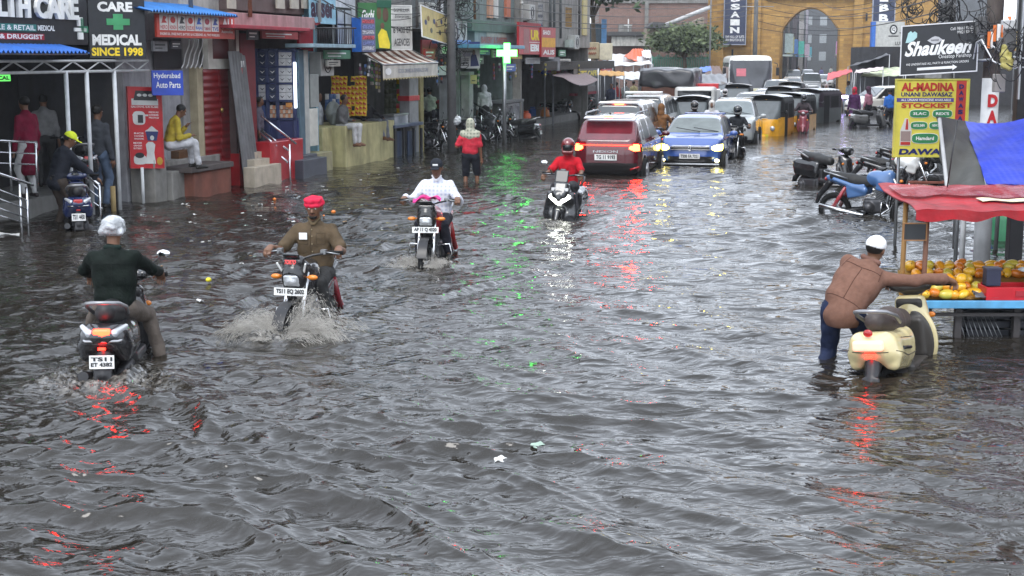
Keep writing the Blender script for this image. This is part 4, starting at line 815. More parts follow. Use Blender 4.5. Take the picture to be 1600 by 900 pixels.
# sign with big raised letters
o = fthing('shop_sign', 'large dark shop sign with raised white letters TH CARE', 'shop sign'); p = PF(-60, -12, 138, 67, .05); SB = mat((.012, .014, .018), .35, var=.3)
p.board(SB, o, .12); p.text('HEALTH CARE', -.02, .55, .90, 1.03, WHT, o, .04, extr=.12, name='raised_letters')
p.rect(.0, .27, .56, .42, mat((.02, .18, .16), .4), o); p.text('WHOLESALE & RETAIL', -.0, .29, .55, .40, WHT, o, .02); p.text('MEDICAL', .57, .29, .71, .41, WHT, o, .03)
p.rect(.0, .09, .62, .22, mat((.35, .01, .03), .4), o); p.text('CHEMIST & DRUGGIST', .02, .105, .61, .205, WHT, o, .03)
for u0, v0, u1, v1, mm in ((.905, .42, .945, .62, WHT), (.875, .3, .975, .38, WHT), (.905, .12, .945, .28, WHT), (.925, .34, .95, .6, mat((.02, .2, .1), .4)), (.93, .28, .99, .42, mat((.02, .2, .1), .4))): p.rect(u0, v0, u1, v1, mm, o, .03, 'cross_emblem', .03)
def awn(label, px0, px1, py, w0, w1, m, drop=.12, name='awning', cat='awning', per=.11, th=.01):
    o = fthing(name, label, cat); a = FL(px0, py, w1); t0, t1 = a.x, FL(px1, py, w1).x; z = a.z
    MB().sheet(lambda u, v: (t0+(t1-t0)*u, -w1+(w1-w0)*v, z+drop*v+.022*math.sin((t0+(t1-t0)*u)*2*math.pi/per)), max(8, int((t1-t0)/per*6)), 3, th).build('corrugated_sheet', m, o)
    MB().tube([(t0, -w1+.05, z-.03), (t1, -w1+.05, z-.03)], .018, 6).build('edge_bar', STL, o); return o
awn('blue corrugated awning under the raised-letter medical sign', -80, 140, 80, -.6, .55, mat((.03, .14, .5), .35, dirt=.35), .25)
# white truss and posts
o = fthing('steel_canopy_frame', 'white steel truss on three slim posts before the medical shop', 'canopy frame')
z1, z2 = FL(182, 95, 0).z, FL(182, 111, 0).z; ta, tb = ft(-80), ft(236); b = MB().tube([(ta, 0, z1), (tb, 0, z1)], .022, 8).tube([(ta, 0, z2), (tb, 0, z2)], .025, 8).tube([(tb, 0, z1), (tb, 1, z1)], .02, 6).tube([(tb, 0, z2), (tb, 1, z2)], .02, 6)
N_ = 14; pts = [(ta+(tb-ta)*i/N_, 0, z2+.01 if i % 2 else z1-.01) for i in range(N_+1)]; b.tube(pts, .014, 6); b.build('truss', mat((.55, .56, .56), .35, dirt=.3), o)
WP = mat((.62, .64, .65), .35, dirt=.35, name='white_post')
for px in (107, 139, 182): t = ft(px); MB().tube([(t, .0, -.3), (t, .0, z2)], .036, 10).build('post', WP, o)
MB().tube([(ft(172), .0, -.3), (ft(172), .0, .42)], .045, 8).build('bamboo_stub', mat((.3, .22, .1), .7), o)
# perpendicular medical sign
def stand_sign(name, label, cat, px0, py0, px1, py1, d, d1=None, rise=0, m=SB, th=.08, frame=None, fw=.02):
    base = Q((px0+px1)/2, py1, d); o = thing(name, label, cat, base); p = PX(px0, py0, px1, py1, d, d1, rise, loc=base); p.board(m, o, th)
    if frame: p.frame(frame, o, fw, th+.02)
    return o, p
o, p = stand_sign('shop_sign', 'tall black hanging sign reading HEALTH CARE MEDICAL SINCE 1998', 'shop sign', 141, -22, 229, 91, 24.4, 24.9)
p.text('HEALTH', .06, .86, .95, .99, WHT, o, .04); p.text('CARE', .16, .65, .78, .79, WHT, o, .05); p.text('MEDICAL', .05, .18, .92, .335, WHT, o, .05); p.text('SINCE 1998', .03, .03, .94, .15, mat((.85, .62, .02), .4), o, .04)
GC = mat((.05, .30, .12), .4); p.rect(.43, .40, .60, .62, GC, o, .012, 'cross_emblem', .012); p.rect(.31, .465, .72, .555, GC, o, .016, 'cross_emblem', .012)
# railings
INX = mat((.75, .76, .78), .22, .9, name='stainless_steel')
def rail(label, posts, rails, cat='handrail', rr=.022):
    o = fthing('handrail', label, cat)
    for (px, p0, p1, w) in posts: a, b = FL(px, p0, w), FL(px, p1, w); MB().tube([(a.x, a.y, a.z), (a.x, a.y, min(b.z, -.3) if p1 > 300 else b.z)], .02, 8).build('rail_post', INX, o)
    for i, ((x0, y0, w0), (x1, y1, w1)) in enumerate(rails): MB().tube([FL(x0, y0, w0), FL(x1, y1, w1)], rr if i == 0 else rr*.55, 8).build('rail_bar', INX, o)
    return o
rail('stainless ramp railing at the far left edge of the photo', [(30, 288, 345, .35), (41, 292, 350, .35)], [((-30, 262, .2), (52, 289, .4)), ((-30, 286, .2), (42, 313, .4)), ((-30, 300, .2), (42, 327, .4)), ((-30, 315, .2), (42, 341, .4)), ((-30, 328, .2), (50, 352, .4))])
rail('inner stainless railing behind the man in the yellow cap', [(14, 222, 300, -.5), (55, 222, 300, -.5)], [((-30, 219, -.5), (57, 222, -.5)), ((-30, 237, -.5), (55, 240, -.5)), ((-30, 254, -.5), (55, 257, -.5))])
rail('sloping stainless stair rail beside the small parked scooter', [(155, 290, 332, .2), (112, 252, 320, -.5)], [((110, 254, -.5), (155, 289, .2)), ((125, 285, -.2), (158, 311, .2)), ((118, 262, -.4), (157, 300, .2)), ((120, 298, -.3), (160, 326, .2))])
# --- auto parts house
o = building('grey plaster shop house above the blue auto parts sign', 236, 322, (.32, .32, .34), 2.9, 5.9, w=-.5, dep=7, lower=mat((.34, .34, .36), .8, dirt=.4, streak=.5))
p = PF(240, 60, 286, 108, -.48); p.rect(0, 0, 1, 1, mat((.02, .02, .025), .6), o, name='dark_shop_opening', off=.01)
b = MB()
for i in range(5): px = 292+i*7; b.tube([FL(px+4, 62, -.3), FL(px+3, 72, -.35), FL(px-2, 85, -.38), FL(px-5, 100, -.3), FL(px-8, 106, -.25)], .014, 5)
b.build('hanging_hoses', WHT, o)
o, p = stand_sign('shop_sign', 'blue Hyderabad Auto Parts sign beside the red cookware poster', 'shop sign', 238, 110, 287, 149, DF(234, .1), DF(234, .1)+.2, m=mat((.02, .06, .42), .4))
p.text('Hyderabad', .07, .63, .91, .90, WHT, o, .01); p.text('Auto Parts', .13, .3, .91, .55, WHT, o, .01)
# red cookware board on a pole
o, p = stand_sign('advertising_board', 'red upright board with pots and a mixer on a white post', 'sign', 205, 136, 256, 262, 25.6, 25.9, m=mat((.45, .01, .015), .35), frame=mat((.5, .05, .05), .4), fw=.012)
LG = mat((.55, .55, .53), .4); p.rect(.09, .78, .9, .86, LG, o, name='printed_stove'); p.poly([(.15, .84), (.22, .96), (.8, .96), (.88, .84)], BLK, o, .008, 'printed_stove')
for i in range(3): p.oval(.33+.17*i, .905, .07, .018, LG, o, .011, 'printed_stove')
p.text('GAS STOVE, SUN FLAME', .07, .745, .9, .772, WHT, o, .01)
p.oval(.30, .62, .19, .085, LG, o, name='printed_cooker', e=.6); p.rect(.1, .645, .58, .665, LG, o, .008, 'printed_cooker'); p.rect(.26, .56, .42, .66, BLK, o, .009, 'printed_cooker')
for i in range(3): p.text(('PRESSURE', 'COOKER', 'PRESTIGE')[i], .6, .685-.034*i, .9, .705-.034*i, WHT, o, .01)
p.oval(.67, .455, .2, .03, LG, o, name='printed_rice_cooker'); p.poly([(.48, .455), (.53, .34), (.81, .34), (.87, .455)], DKB, o, .008, 'printed_rice_cooker'); p.poly([(.5, .46), (.6, .5), (.67, .525), (.75, .5), (.85, .46)], LG, o, .01, 'printed_rice_cooker'); p.oval(.67, .375, .06, .03, LG, o, .011, 'printed_rice_cooker')
for i in range(3): p.text(('RICE', 'COOKER', 'PANASONIC')[i], .13, .42-.034*i, .42, .44-.034*i, WHT, o, .01)
for i in range(3): p.text(('MIXER', 'GRINDER', 'BUTTERFLY')[i], .1, .30-.034*i, .36, .32-.034*i, WHT, o, .01)
p.poly([(.5, .19), (.47, .29), (.55, .325), (.68, .325), (.76, .29), (.72, .19)], LG, o, .008, 'printed_mixer'); p.poly([(.44, .05), (.5, .19), (.72, .19), (.76, .05)], LG, o, .008, 'printed_mixer'); p.oval(.28, .1, .19, .06, LG, o, .008, 'printed_jars', e=.6); p.oval(.27, .155, .14, .035, BLK, o, .01, 'printed_jars')
p.oval(.88, .085, .09, .05, mat((.45, .25, .03)), o, .011, 'printed_vegetables')
bl = o.location; t = P(236, 312)-bl; MB().tube([(t.x+.02, .06, -bl.z-.25), (t.x+.02, .06, .0)], .03, 8).build('sign_post', WP, o)
# steps, block
o = fthing('concrete_steps', 'worn concrete steps below the man in the yellow shirt', 'steps'); CN = mat((.26, .25, .23), .85, dirt=.6, bump=.4, name='old_concrete')
fb('step', 262, 252, 345, 268, -.25, .6, CN, o, .02, z0=-.3); fb('step', 270, 268, 330, 290, .1, .5, CN, o, .02, z0=-.3); fb('side_block', 243, 248, 262, 300, .0, .5, CN, o, .02, z0=-.3)
o = fthing('masonry_block', 'brown painted masonry block with a slab top in the water', 'masonry block'); fb('block_body', 304, 270, 362, 306, .3, .62, mat((.22, .085, .06), .75, dirt=.55, bump=.4), o, .02, z0=-.3); fb('slab_top', 300, 262, 366, 271, .36, .74, mat((.10, .085, .08), .7, dirt=.3), o, .012)
o = fthing('cardboard_carton', 'brown cardboard carton beside the seated man in yellow', 'carton'); fb('carton_body', 280, 236, 326, 251, -.35, .3, mat((.12, .06, .03), .85), o, .01); 
# --- red shutter house
o = building('narrow house with the dark red double door and white framed window', 322, 380, (.45, .43, .4), 3.15, 5.9, w=-.45, dep=7, lower=mat((.3, .29, .28), .8, dirt=.4))
fb('wall_strip', 312, 105, 322, 240, -.3, .25, mat((.42, .36, .24), .8, dirt=.4), o, z0=-.3)
DR = ribmat((.22, .012, .015), 'Z', .14, .35, .1, .35, .5); fb('door_leaf', 321, 108, 347, 268, -.3, .06, DR, o, .01, z0=-.2); fb('door_leaf', 348, 108, 375, 268, -.3, .06, DR, o, .01, z0=-.2)
MB().ell(FL(347, 172, -.26), (.05, .03, .05)).build('door_lock', mat((.5, .35, .1), .3, .9), o)
p = PF(332, 60, 367, 92, -.28); f = p.rect(0, 0, 1, 1, mat((.10, .01, .012), .4), o, name='window', off=.01); p.frame(mat((.6, .58, .52), .6, dirt=.3), f, .2, .12, 'window_frame')
fb('red_base', 375, 240, 390, 275, -.1, .4, mat((.4, .015, .02), .4, dirt=.3), o, z0=-.3)
# brand strip banner
o = fthing('shop_banner', 'long red banner of small white logo tiles under blue sheeting', 'shop sign'); p = PF(246, 19, 367, 58, .4); p.board(mat((.5, .05, .03), .45, dirt=.2), o, .05)
tl = [('HERO', (.5, .02, .02)), ('HONDA', (.5, .02, .02)), ('HERO', BLK), ('SUZUKI', (.5, .02, .02)), ('BAJAJ', (.02, .1, .5)), ('YAMAHA', (.4, .02, .05)), ('TVS', (.02, .05, .35))]
for i, (tx, c) in enumerate(tl):
    u = .03+i*.108; p.rect(u, .3, u+.098, .93, mat((.72, .68, .64), .4), o, name='logo_tile'); mm = c if not isinstance(c, tuple) else mat(c, .4); p.text(tx, u+.008, .34, u+.09, .5, mm, o, .02)
    p.poly([(u+.02, .58), (u+.045, .88), (u+.08, .82), (u+.06, .7), (u+.085, .6)], mm, o, .008) if i % 2 == 0 else p.oval(u+.049, .72, .03, .13, mm, o, .008)
p.text('ALI', .82, .45, .97, .9, WHT, o, .04); p.text('Automobiles', .81, .26, .97, .38, WHT, o, .01); p.text('ENGINE OIL, SPARE PARTS, BATTERY & ACCESSORIES, ALL TWO WHEELERS', .03, .08, .78, .2, WHT, o, .01)
awn('ragged blue sheet awning above the red logo banner', 237, 372, 16, -.4, .6, mat((.04, .2, .55), .35, dirt=.35), .2)
# --- shoe shop
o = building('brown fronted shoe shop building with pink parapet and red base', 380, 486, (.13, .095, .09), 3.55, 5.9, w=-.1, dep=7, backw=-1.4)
fb('pink_parapet', 366, 19, 492, 40, .25, .4, mat((.42, .25, .25), .7, dirt=.35, streak=.5), o); fb('red_canopy_edge', 366, 38, 485, 44, .7, .8, mat((.35, .03, .05), .6, dirt=.4), o)
for px in (362, 438, 460, 478): p = PF(px-6, -2, px+6, 13, .0); p.rect(0, 0, 1, 1, mat((.45, .42, .35), .6), o, .02, 'wall_plaque', .04)
fb('maroon_lining', 380, 52, 403, 235, -.25, .1, mat((.16, .01, .015), .6), o, z0=0); fb('maroon_curtain', 468, 45, 490, 80, -.0, .06, mat((.25, .01, .02), .7), o)
DS = DF(471)-.1; so = Q(404, 218, DS); sf = thing('display_shelf', 'navy shelving stacked with shoe boxes inside the red based shop', 'shelf', so)
def shb(px0, py0, px1, py1, f, dep): a = Q(px0, py1, DS)-so; b_ = Q(px1, py0, DS)-so; return (a.x, -f, a.z), (b_.x, -f+dep, b_.z)
NVm = mat((.03, .045, .13), .5); MB().b2(*shb(404, 76, 470, 221, 0, .05)).build('back_panel', DKB, sf)
for py in (79, 103, 129, 156, 184, 216): MB().b2(*shb(404, py, 469, py+2.5, .3, .3)).build('shelf_board', NVm, sf, .004)
for px in (404, 420.5, 436, 462): MB().b2(*shb(px, 76, px+1.6, 218, .3, .3)).build('shelf_upright', NVm, sf, .004)
MB().b2(*shb(463.5, 97, 466, 168, .36, .05)).build('tube_light', lamp((.8, .9, 1), 2), sf, .01); MB().b2(*shb(405, 187, 469, 216, .25, .2)).build('lower_cabinet', DKB, sf, .004)
def gbox(name, label, cat, grp, x0, y0, x1, y1, f, dep, m):
    a, b_ = shb(x0, y0, x1, y1, f, dep); a = Vector(a)+so; b_ = Vector(b_)+so; c = Vector(((a.x+b_.x)/2, (a.y+b_.y)/2, a.z)); o = thing(name, label, cat, c, group=grp); MB().b2(a-c, b_-c).build(name+'_body', m, o, .004); return o, a-c, b_-c
for ri, (y0, y1) in enumerate(((81.5, 92), (92, 103), (106, 117.5), (117.5, 129), (132, 144), (144, 156))):
    for ci, (x0, x1) in enumerate(((407, 419.5), (422.5, 435), (438.5, 450), (450, 461))):
        lt = ci >= 2 or (ri > 3 and ci == 0); o, a, b_ = gbox('shoe_box', ('white' if lt else 'dark')+' shoe box with a wing mark on the navy shelf', 'shoe box', ('white' if lt else 'dark')+' shoe boxes on the navy shelf', x0, y0, x1-.6, y1-.6, .27, .26, mat((.6, .6, .6), .5) if lt else mat((.03, .045, .1), .4))
        p = Pn((a[0], min(a[1], b_[1])-.001, a[2]), (b_[0]-a[0], 0, 0), (0, 0, b_[2]-a[2])); p.poly([(.15, .62), (.35, .42), (.5, .22), (.65, .42), (.85, .62), (.6, .5), (.5, .36), (.4, .5)], BLK if lt else WHT, o, .004)
for ci in range(9):
    for ri in range(3): gbox('goods_packet', 'orange striped packet stacked on the lower navy shelf', 'packet', 'orange striped packets on the navy shelf', 425+ci*4, 164+ri*6.6, 428.6+ci*4, 170+ri*6.6, .27, .2, mat((.55, .25, .12), .4) if (ci+ri) % 2 else mat((.6, .5, .4), .4))
gbox('goods_packet', 'orange carton at the right of the lower navy shelf', 'carton', None, 450, 160, 459, 167, .32, .2, mat((.6, .25, .05), .5)); gbox('goods_packet', 'blue bag standing at the left of the lower navy shelf', 'bag', None, 409, 164, 418, 183, .28, .2, mat((.05, .09, .25), .5))
# stairs with red flank
o = fthing('shop_stairs', 'cream steps with a glossy red flank wall and steel rails', 'stairs'); RW = mat((.42, .012, .02), .35, dirt=.2, coat=.3)
fb('red_flank', 424, 222, 475, 275, .3, .35, RW, o, .02, z0=-.3); fb('red_riser_wall', 405, 222, 445, 275, -.15, .1, RW, o, 0, z0=-.3)
ST = mat((.48, .42, .33), .7, dirt=.3)
for i, (x0, y0) in enumerate(((398, 262), (398, 250), (398, 238), (398, 226))): fb('step', x0, y0, 440-6*i, y0+14, .45-.18*i, .25, ST, o, .01, z0=-.3)
for (p0, p1) in (((408, 181, -.2), (463, 225, .4)), ((408, 203, -.2), (450, 235, .4)), ((407, 208, -.1), (432, 228, .3)), ((415, 224, -.1), (450, 254, .45))): MB().tube([FL(*p0), FL(*p1)], .024, 8).build('rail_bar', INX, o)
a = FL(452, 225, .45); MB().tube([(a.x, a.y, -.3), a], .025, 8).build('rail_post', INX, o)
o = fthing('corrugated_sheet', 'tall grey corrugated sheet leaning beside the red door', 'metal sheet'); a = FL(384, 278, .15); b2_ = FL(412, 278, .15); z1 = FL(384, 80, .15).z
MB().sheet(lambda u, v: (a.x+(b2_.x-a.x)*(u*.9+.1*v*0)-.1*(v)*1.2, a.y+.02*math.sin(u*38)+.25*v, -.25+(z1+.25)*v-.25*max(0, u-.6)), 60, 4, .006).build('ribbed_panel', mat((.22, .225, .23), .5, .5, dirt=.5, streak=.6), o)
o = fthing('packet_strip', 'white and red packets hanging in a strip by the red door', 'hanging goods'); b = MB()
for i in range(12): b.m = i % 2; b.box(FL(378, 100+i*11, -.1)+Vector((0, .0, 0)), (.12, .05, .13))
b.build('hanging_packets', [WHT, mat((.5, .03, .03), .4)], o, .01)
# pillars
for px0, px1, c, lab, py1 in ((471, 479, (.10, .16, .2), 'slim blue grey pillar right of the shoe shelves', 268), (479, 486, (.45, .46, .43), 'pale grey pillar beside the white half door', 262)):
    o = fthing('pillar', lab, 'pillar'); fb('shaft', px0, 78, px1, py1, .1, .3, mat(c, .7, dirt=.3, streak=.3), o, .02, z0=-.3); fb('plinth', px0-1, py1-10, px1+1, py1, .13, .36, mat(c, .7, dirt=.3), o, .02, z0=-.3)
o = fthing('half_door', 'white wooden half door between the pillars and the snack stall', 'door'); fb('door_panel', 484, 170, 498, 229, .05, .05, mat((.62, .62, .55), .5), o, .01); fb('door_panel', 486, 116, 499, 168, .05, .04, mat((.3, .32, .3), .5), o, .01)
o = fthing('slate_steps', 'two low dark slate steps left of the yellow platform', 'steps'); SLT = mat((.06, .07, .09), .4, dirt=.3); fb('step', 474, 243, 496, 252, .25, .5, SLT, o, .01, z0=-.3); fb('step', 474, 251, 511, 260, .5, .5, SLT, o, .01, z0=-.3); fb('step', 496, 240, 520, 252, .2, .5, mat((.35, .33, .2), .7, dirt=.4), o, .01, z0=-.3)
# --- pale blue house
o = building('pale blue house with a balcony over the snack stall', 486, 556, (.30, .52, .62), 3.9, 5.8, w=-.1, dep=7, backw=-1.5, lp=(486, 508))
fb('white_wall', 526, -60, 556, 69, -.06, .1, mat((.62, .65, .68), .7, dirt=.25, streak=.3), o)
p = PF(527, 15, 548, 68, -.05); f = p.rect(0, 0, 1, 1, mat((.5, .55, .6), .15), o, name='window', off=.02); p.frame(BLK, f, .06, .05, 'window_frame'); p.rect(.46, 0, .54, 1, BLK, f, .03, 'window_bar'); p.rect(0, .55, 1, .59, BLK, f, .03, 'window_bar')
bb_ = fthing('balcony', 'small balcony with thin black railing on the pale blue house', 'balcony'); fb('slab', 488, 68, 556, 74, .5, .65, mat((.3, .42, .48), .7, dirt=.5), bb_); b = MB()
for i in range(22): a = FL(494+i*2.8, 69, .48); c = FL(494+i*2.8, 44, .48); b.tube([(a.x, a.y, a.z), (a.x, a.y, c.z)], .012, 4)
b.tube([FL(494, 44, .48), FL(556, 44, .48)], .02, 5); b.build('railing', BLK, bb_)
o = fthing('wall_sign', 'pale blue wall sign with a dark lowercase word ending auser', 'shop sign'); p = PF(486, -10, 525, 36, .12); p.board(mat((.3, .55, .68), .5), o, .05); p.text('auser', .0, .2, .93, .72, mat((.05, .02, .05), .5), o, .04); p.poly([(0, -.0), (.12, .1), (.2, -.08), (.35, .05), (.35, 0), (.1, 0)], mat((.3, .02, .03)), o, .01)
# --- snack stall house
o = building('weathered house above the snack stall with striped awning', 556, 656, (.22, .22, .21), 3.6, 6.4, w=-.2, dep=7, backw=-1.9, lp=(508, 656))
o = fthing('stall_platform', 'stained pale yellow masonry platform of the snack stall', 'platform'); PY = mat((.50, .46, .24), .8, var=.12, dirt=.45, streak=.35, bump=.2, name='yellow_plaster')
fb('platform_block', 541, 197, 617, 255, .25, 1.3, PY, o, .02, z0=-.3); fb('set_back_block', 505, 200, 541, 248, -.1, .95, PY, o, .02, z0=-.3)
o = fthing('stall_pillar', 'grey pillar with red band right of the snack stall', 'pillar'); fb('shaft', 641, 118, 655, 238, .1, .3, mat((.3, .3, .3), .8, dirt=.4), o, .02, z0=-.3); fb('red_band', 639.5, 150, 656, 158, .12, .34, RED, o, .01); fb('yellow_post', 658, 120, 663, 240, .1, .12, mat((.3, .26, .12), .7, dirt=.4), o, .01, z0=-.3)
# snack packets on strings
PKY = mat((.75, .5, .02), .3, bump=.6, bs=25, coat=.3); PKR = mat((.5, .03, .02), .3, bump=.6, bs=25, coat=.3); PKB = mat((.08, .16, .35), .3, bump=.6, bs=25, coat=.3); PKG = mat((.08, .2, .05), .3, bump=.6, bs=25, coat=.3); PKO = mat((.6, .18, .03), .3, coat=.3); PKW = mat((.6, .6, .58), .3, coat=.3)
D1 = DF(575)-.15; D3 = DF(642)-.15
def hang(label, grp, px, py, D, w_, h_, m, m2=None):
    g = thing('snack_packet', label, 'snack packet', Q(px, py, D)+Vector((0, rg.uniform(-.03, .03), 0)), rg.uniform(-.3, .3), grp, roll=rg.uniform(-.12, .12)); b = MB()
    b.sheet(lambda u, v: ((u-.5)*w_, -.035*math.cos((u-.5)*2.8)*math.cos((v-.5)*2.8), (v-.5)*h_), 4, 4, .012)
    if m2: b.m = 1; b.sheet(lambda u, v: ((u-.5)*w_*.66, -.042+.03*abs(u-.5), (v-.5)*h_*.36+.015*math.sin(u*6)), 4, 2, .006)
    b.build('packet_film', [m, m2 or m], g); return g
for row in range(8):
    for col in range(9):
        px = 521+col*6.1; py_ = 123+row*7.7+rg.uniform(-.8, .8)
        if (col < 2 and row > 4) or rg.random() < .05: continue
        hang('yellow and red snack packet hanging in the stall curtain', 'yellow and red snack packets hanging in the stall', px+rg.uniform(-.6, .6), py_, D1, .115, .135, PKY, PKR)
for row in range(5):
    for col in range(4): hang('blue or silver snack packet hanging lower left in the stall', 'blue snack packets hanging in the stall', 511+col*5.6, 151+row*8, D1-.1, .10, .14, PKB if (row+col) % 3 else PKW)
for row in range(9):
    for col in range(6): hang('small mixed packet on the right side rack of the stall', 'mixed packets on the right side rack of the stall', 604+col*6.2, 120+row*7.6, D3, .12, .13, (PKG, PKG, PKO, PKR, PKW, PKY)[(row*2+col*3) % 6] if col > 2 else mat((.06, .07, .03), .5))
o = fthing('counter_sacks', 'pile of pale sacks and bottles behind the stall platform', 'sacks'); sdf('sack_pile', [('e', tuple(FL(528, 188, -.2)), (.35, .15, .22)), ('e', tuple(FL(536, 180, -.25)), (.2, .15, .2)), ('e', tuple(FL(520, 176, -.35)), (.3, .15, .3))], .03, mat((.22, .24, .22), .6, bump=.6), o, wr=(.02, 15))
o = fthing('stall_table', 'dark metal table frame right of the yellow platform', 'table'); fb('table_top', 617, 196, 662, 201, .3, .5, mat((.08, .1, .16), .4), o)
for px in (619, 632, 648, 660): fb('table_leg', px-1, 200, px+1, 240, .3, .05, BLK, o, 0, z0=-.3)
for px in (621, 638): fb('side_panel', px, 205, px+12, 238, .2, .03, mat((.05, .07, .12), .5), o, 0, z0=-.3)
o = fthing('display_case', 'small glass display case on the dark stall table', 'display case'); fb('glass_case', 617, 181, 638, 196, .15, .3, mat((.35, .38, .42), .1, coat=1), o); fb('case_rim', 616, 179, 639, 182, .17, .33, STL, o)
# striped awning
o = fthing('striped_awning', 'sagging brown and cream striped awning over the snack stall', 'awning'); A0 = FL(567, 84, -.3); A1 = FL(641, 77, -.3); B0 = FL(599, 101, 1.25); B1 = FL(684, 98, 1.25); b = MB(); NS = 13
for i in range(NS):
    b.m = i % 2; f = lambda u, v, i=i: A0.lerp(A1, (i+u)/NS).lerp(B0.lerp(B1, (i+u)/NS), v)+Vector((0, 0, -.05*math.sin(math.pi*v))); b.sheet(f, 2, 6, .01)
b.build('striped_cloth', [mat((.62, .57, .50), .7, dirt=.4), mat((.16, .07, .045), .7, dirt=.3)], o)
p = Pn(B0-Vector((0, 0, .33)), B1-B0, (0, 0, .33)); p.board(mat((.55, .52, .46), .6, dirt=.35), o, .015, 'valance'); p.text('COOL DRINKS & GENERAL STORE', .25, .35, .8, .65, mat((.2, .22, .3), .5), o, .0)
p.oval(.08, .5, .05, .25, WHT, o); p.poly([(i/40, 0 if i % 2 else -.14) for i in range(41)]+[(1, .02), (0, .02)], mat((.45, .38, .2), .6), o, .0, 'scalloped_fringe', .01)
MB().tube([B0, B1], .022, 6).tube([A0, B0], .018, 6).tube([A1, B1], .018, 6).build('awning_frame', STL, o)
# signs above
o, p = stand_sign('billboard', 'green billboard with white script and a yellow shirted figure', 'billboard', 561, 4, 612, 76, DF(558, .1), DF(558, .1)+.35, m=mat((.04, .16, .05), .5, dirt=.2)); p.text('Gachi', .1, .62, .48, .85, WHT, o, .03, .3); p.poly([(.62, .02), (.58, .3), (.7, .45), (.85, .38), (.95, .1), (.93, .0)], YEL, o, .008, 'printed_figure'); p.oval(.72, .5, .06, .07, mat((.15, .08, .05)), o, .01, 'printed_figure'); p.oval(.62, .78, .07, .14, mat((.12, .08, .04)), o, .008, 'printed_cones'); p.oval(.82, .74, .09, .16, mat((.1, .06, .04)), o, .008, 'printed_cones')
p.rect(.55, .9, 1, 1.06, mat((.02, .1, .06)), o, .02)
o, p = stand_sign('sign_board', 'white board with rows of dark lettering beside the green billboard', 'sign', 613, 9, 643, 77, DF(609, .1), DF(609, .1)+.2, m=mat((.6, .6, .58), .5, dirt=.15), frame=WHT); p.text('BISMILLAH', .1, .86, .9, .94, BLK, o, .0); p.text('Enterprises', .15, .7, .9, .8, BLK, o, -.0, .3); p.text('8 9400 07', .06, .37, .95, .52, BLK, o, .01); p.text('AGENCIES', .1, .08, .9, .25, BLK, o, .01)
o, p = stand_sign('box_sign', 'blue sided box sign with rows of small product pictures', 'sign', 565, 27, 587, 81, DF(552, .2), DF(552, .2)+.1, m=mat((.12, .13, .22), .4), th=.1)
MB().prism([p.at(0, 0, 0), p.at(0, 1, 0), p.at(-.5, 1, -.3), p.at(-.5, 0, -.3)], Vector((0, .1, 0))).build('blue_side', mat((.03, .16, .6), .4), o)
for i in range(6): p.rect(.08, .05+.155*i, .92, .16+.155*i, mat(((.3, .3, .34), (.12, .14, .3), (.35, .06, .08))[i % 3], .4, var=.9, vs=40), o, .006)
o = fthing('cloth_banner', 'slanting yellow printed banner with a white rim on the pole', 'banner'); c0, c1, c2, c3 = FL(660, 56, 1.0), FL(706, 70, .6), FL(705, 29, .6), FL(657, 7, 1.0)
p = Pn(c0, c1-c0, (c3-c0+c2-c1)/2); p.board(mat((.58, .45, .16), .5, dirt=.2), o, .02); p.frame(WHT, o, .03, .03)
for i in range(9): p.oval(.12+.09*i+.02*math.sin(i*3), .5+.22*math.sin(i*2.3), .035, .09, (DKB, mat((.25, .14, .05)), BLK)[i % 3], o, .008, 'printed_figure')
# --- wire-covered grey house, service pole
o = building('grey cluttered house behind tangled wires and boards', 656, 730, (.2, .21, .21), 3.4, 7, w=-.5, dep=7, backw=-2.6, windows=((745-60, -10, 700, 22), (708, -5, 722, 24)))
p = PF(715-8, 30, 727, 62, -.3); p.rect(0, 0, 1, 1, mat((.5, .52, .53), .6, dirt=.3), o, .1, 'wall_panel', .2)
fb('red_wall_sign', 660, 62, 684, 105, -.3, .06, mat((.3, .05, .05), .5, dirt=.3), o); fb('blue_shade_edge', 706, 62, 736, 68, .5, .6, mat((.08, .2, .45), .5), o); fb('small_white_board', 682, 103, 697, 118, .2, .06, mat((.4, .42, .42), .5), o)
o, p = stand_sign('poster', 'white printed poster with a portrait hung on the grey pillar', 'poster', 720, 65, 750, 107, DF(716, .2), DF(716, .2)+.2, m=mat((.62, .62, .6), .4), th=.03); p.rect(0, .9, 1, 1.0, DKB, o); p.rect(.08, .75, .7, .8, YEL, o); p.rect(.08, .6, .6, .64, BLK, o); p.rect(.08, .45, .5, .58, mat((.4, .38, .45)), o); p.poly([(.5, .08), (.52, .45), (.66, .62), (.8, .5), (.95, .1)], DKB, o, .008, 'printed_figure'); p.oval(.68, .6, .08, .1, mat((.2, .12, .09)), o, .01, 'printed_figure')
for i in range(5): p.rect(.08, .1+.06*i, .42, .13+.06*i, BLK, o)
for px0, px1, lab, c in ((701, 713, 'grey concrete pillar behind the waiting riders', (.25, .27, .27)), (734, 740, 'slim grey post left of the ramp rails', (.33, .34, .33))):
    o = fthing('pillar', lab, 'pillar'); fb('shaft', px0, 115, px1, 215, .0, .3, mat(c, .7, dirt=.4), o, .02, z0=-.3); fb('collar', px0-1, 112, px1+1, 118, .03, .36, mat(c, .7), o, .01)
o, p = stand_sign('small_board', 'small yellow board on the slim post above the white shawl', 'sign', 735, 117, 745, 131, DF(732, .2), m=mat((.6, .52, .2), .5), th=.05); p.rect(.2, .3, .8, .4, BLK, o)
rail('parallel stainless ramp rails by the white shawled woman', [(752, 180, 200, .3)], [((739, 160, -.6), (780, 187, .5)), ((742, 170, -.6), (768, 188, .5)), ((739, 177, -.6), (762, 194, .5))])
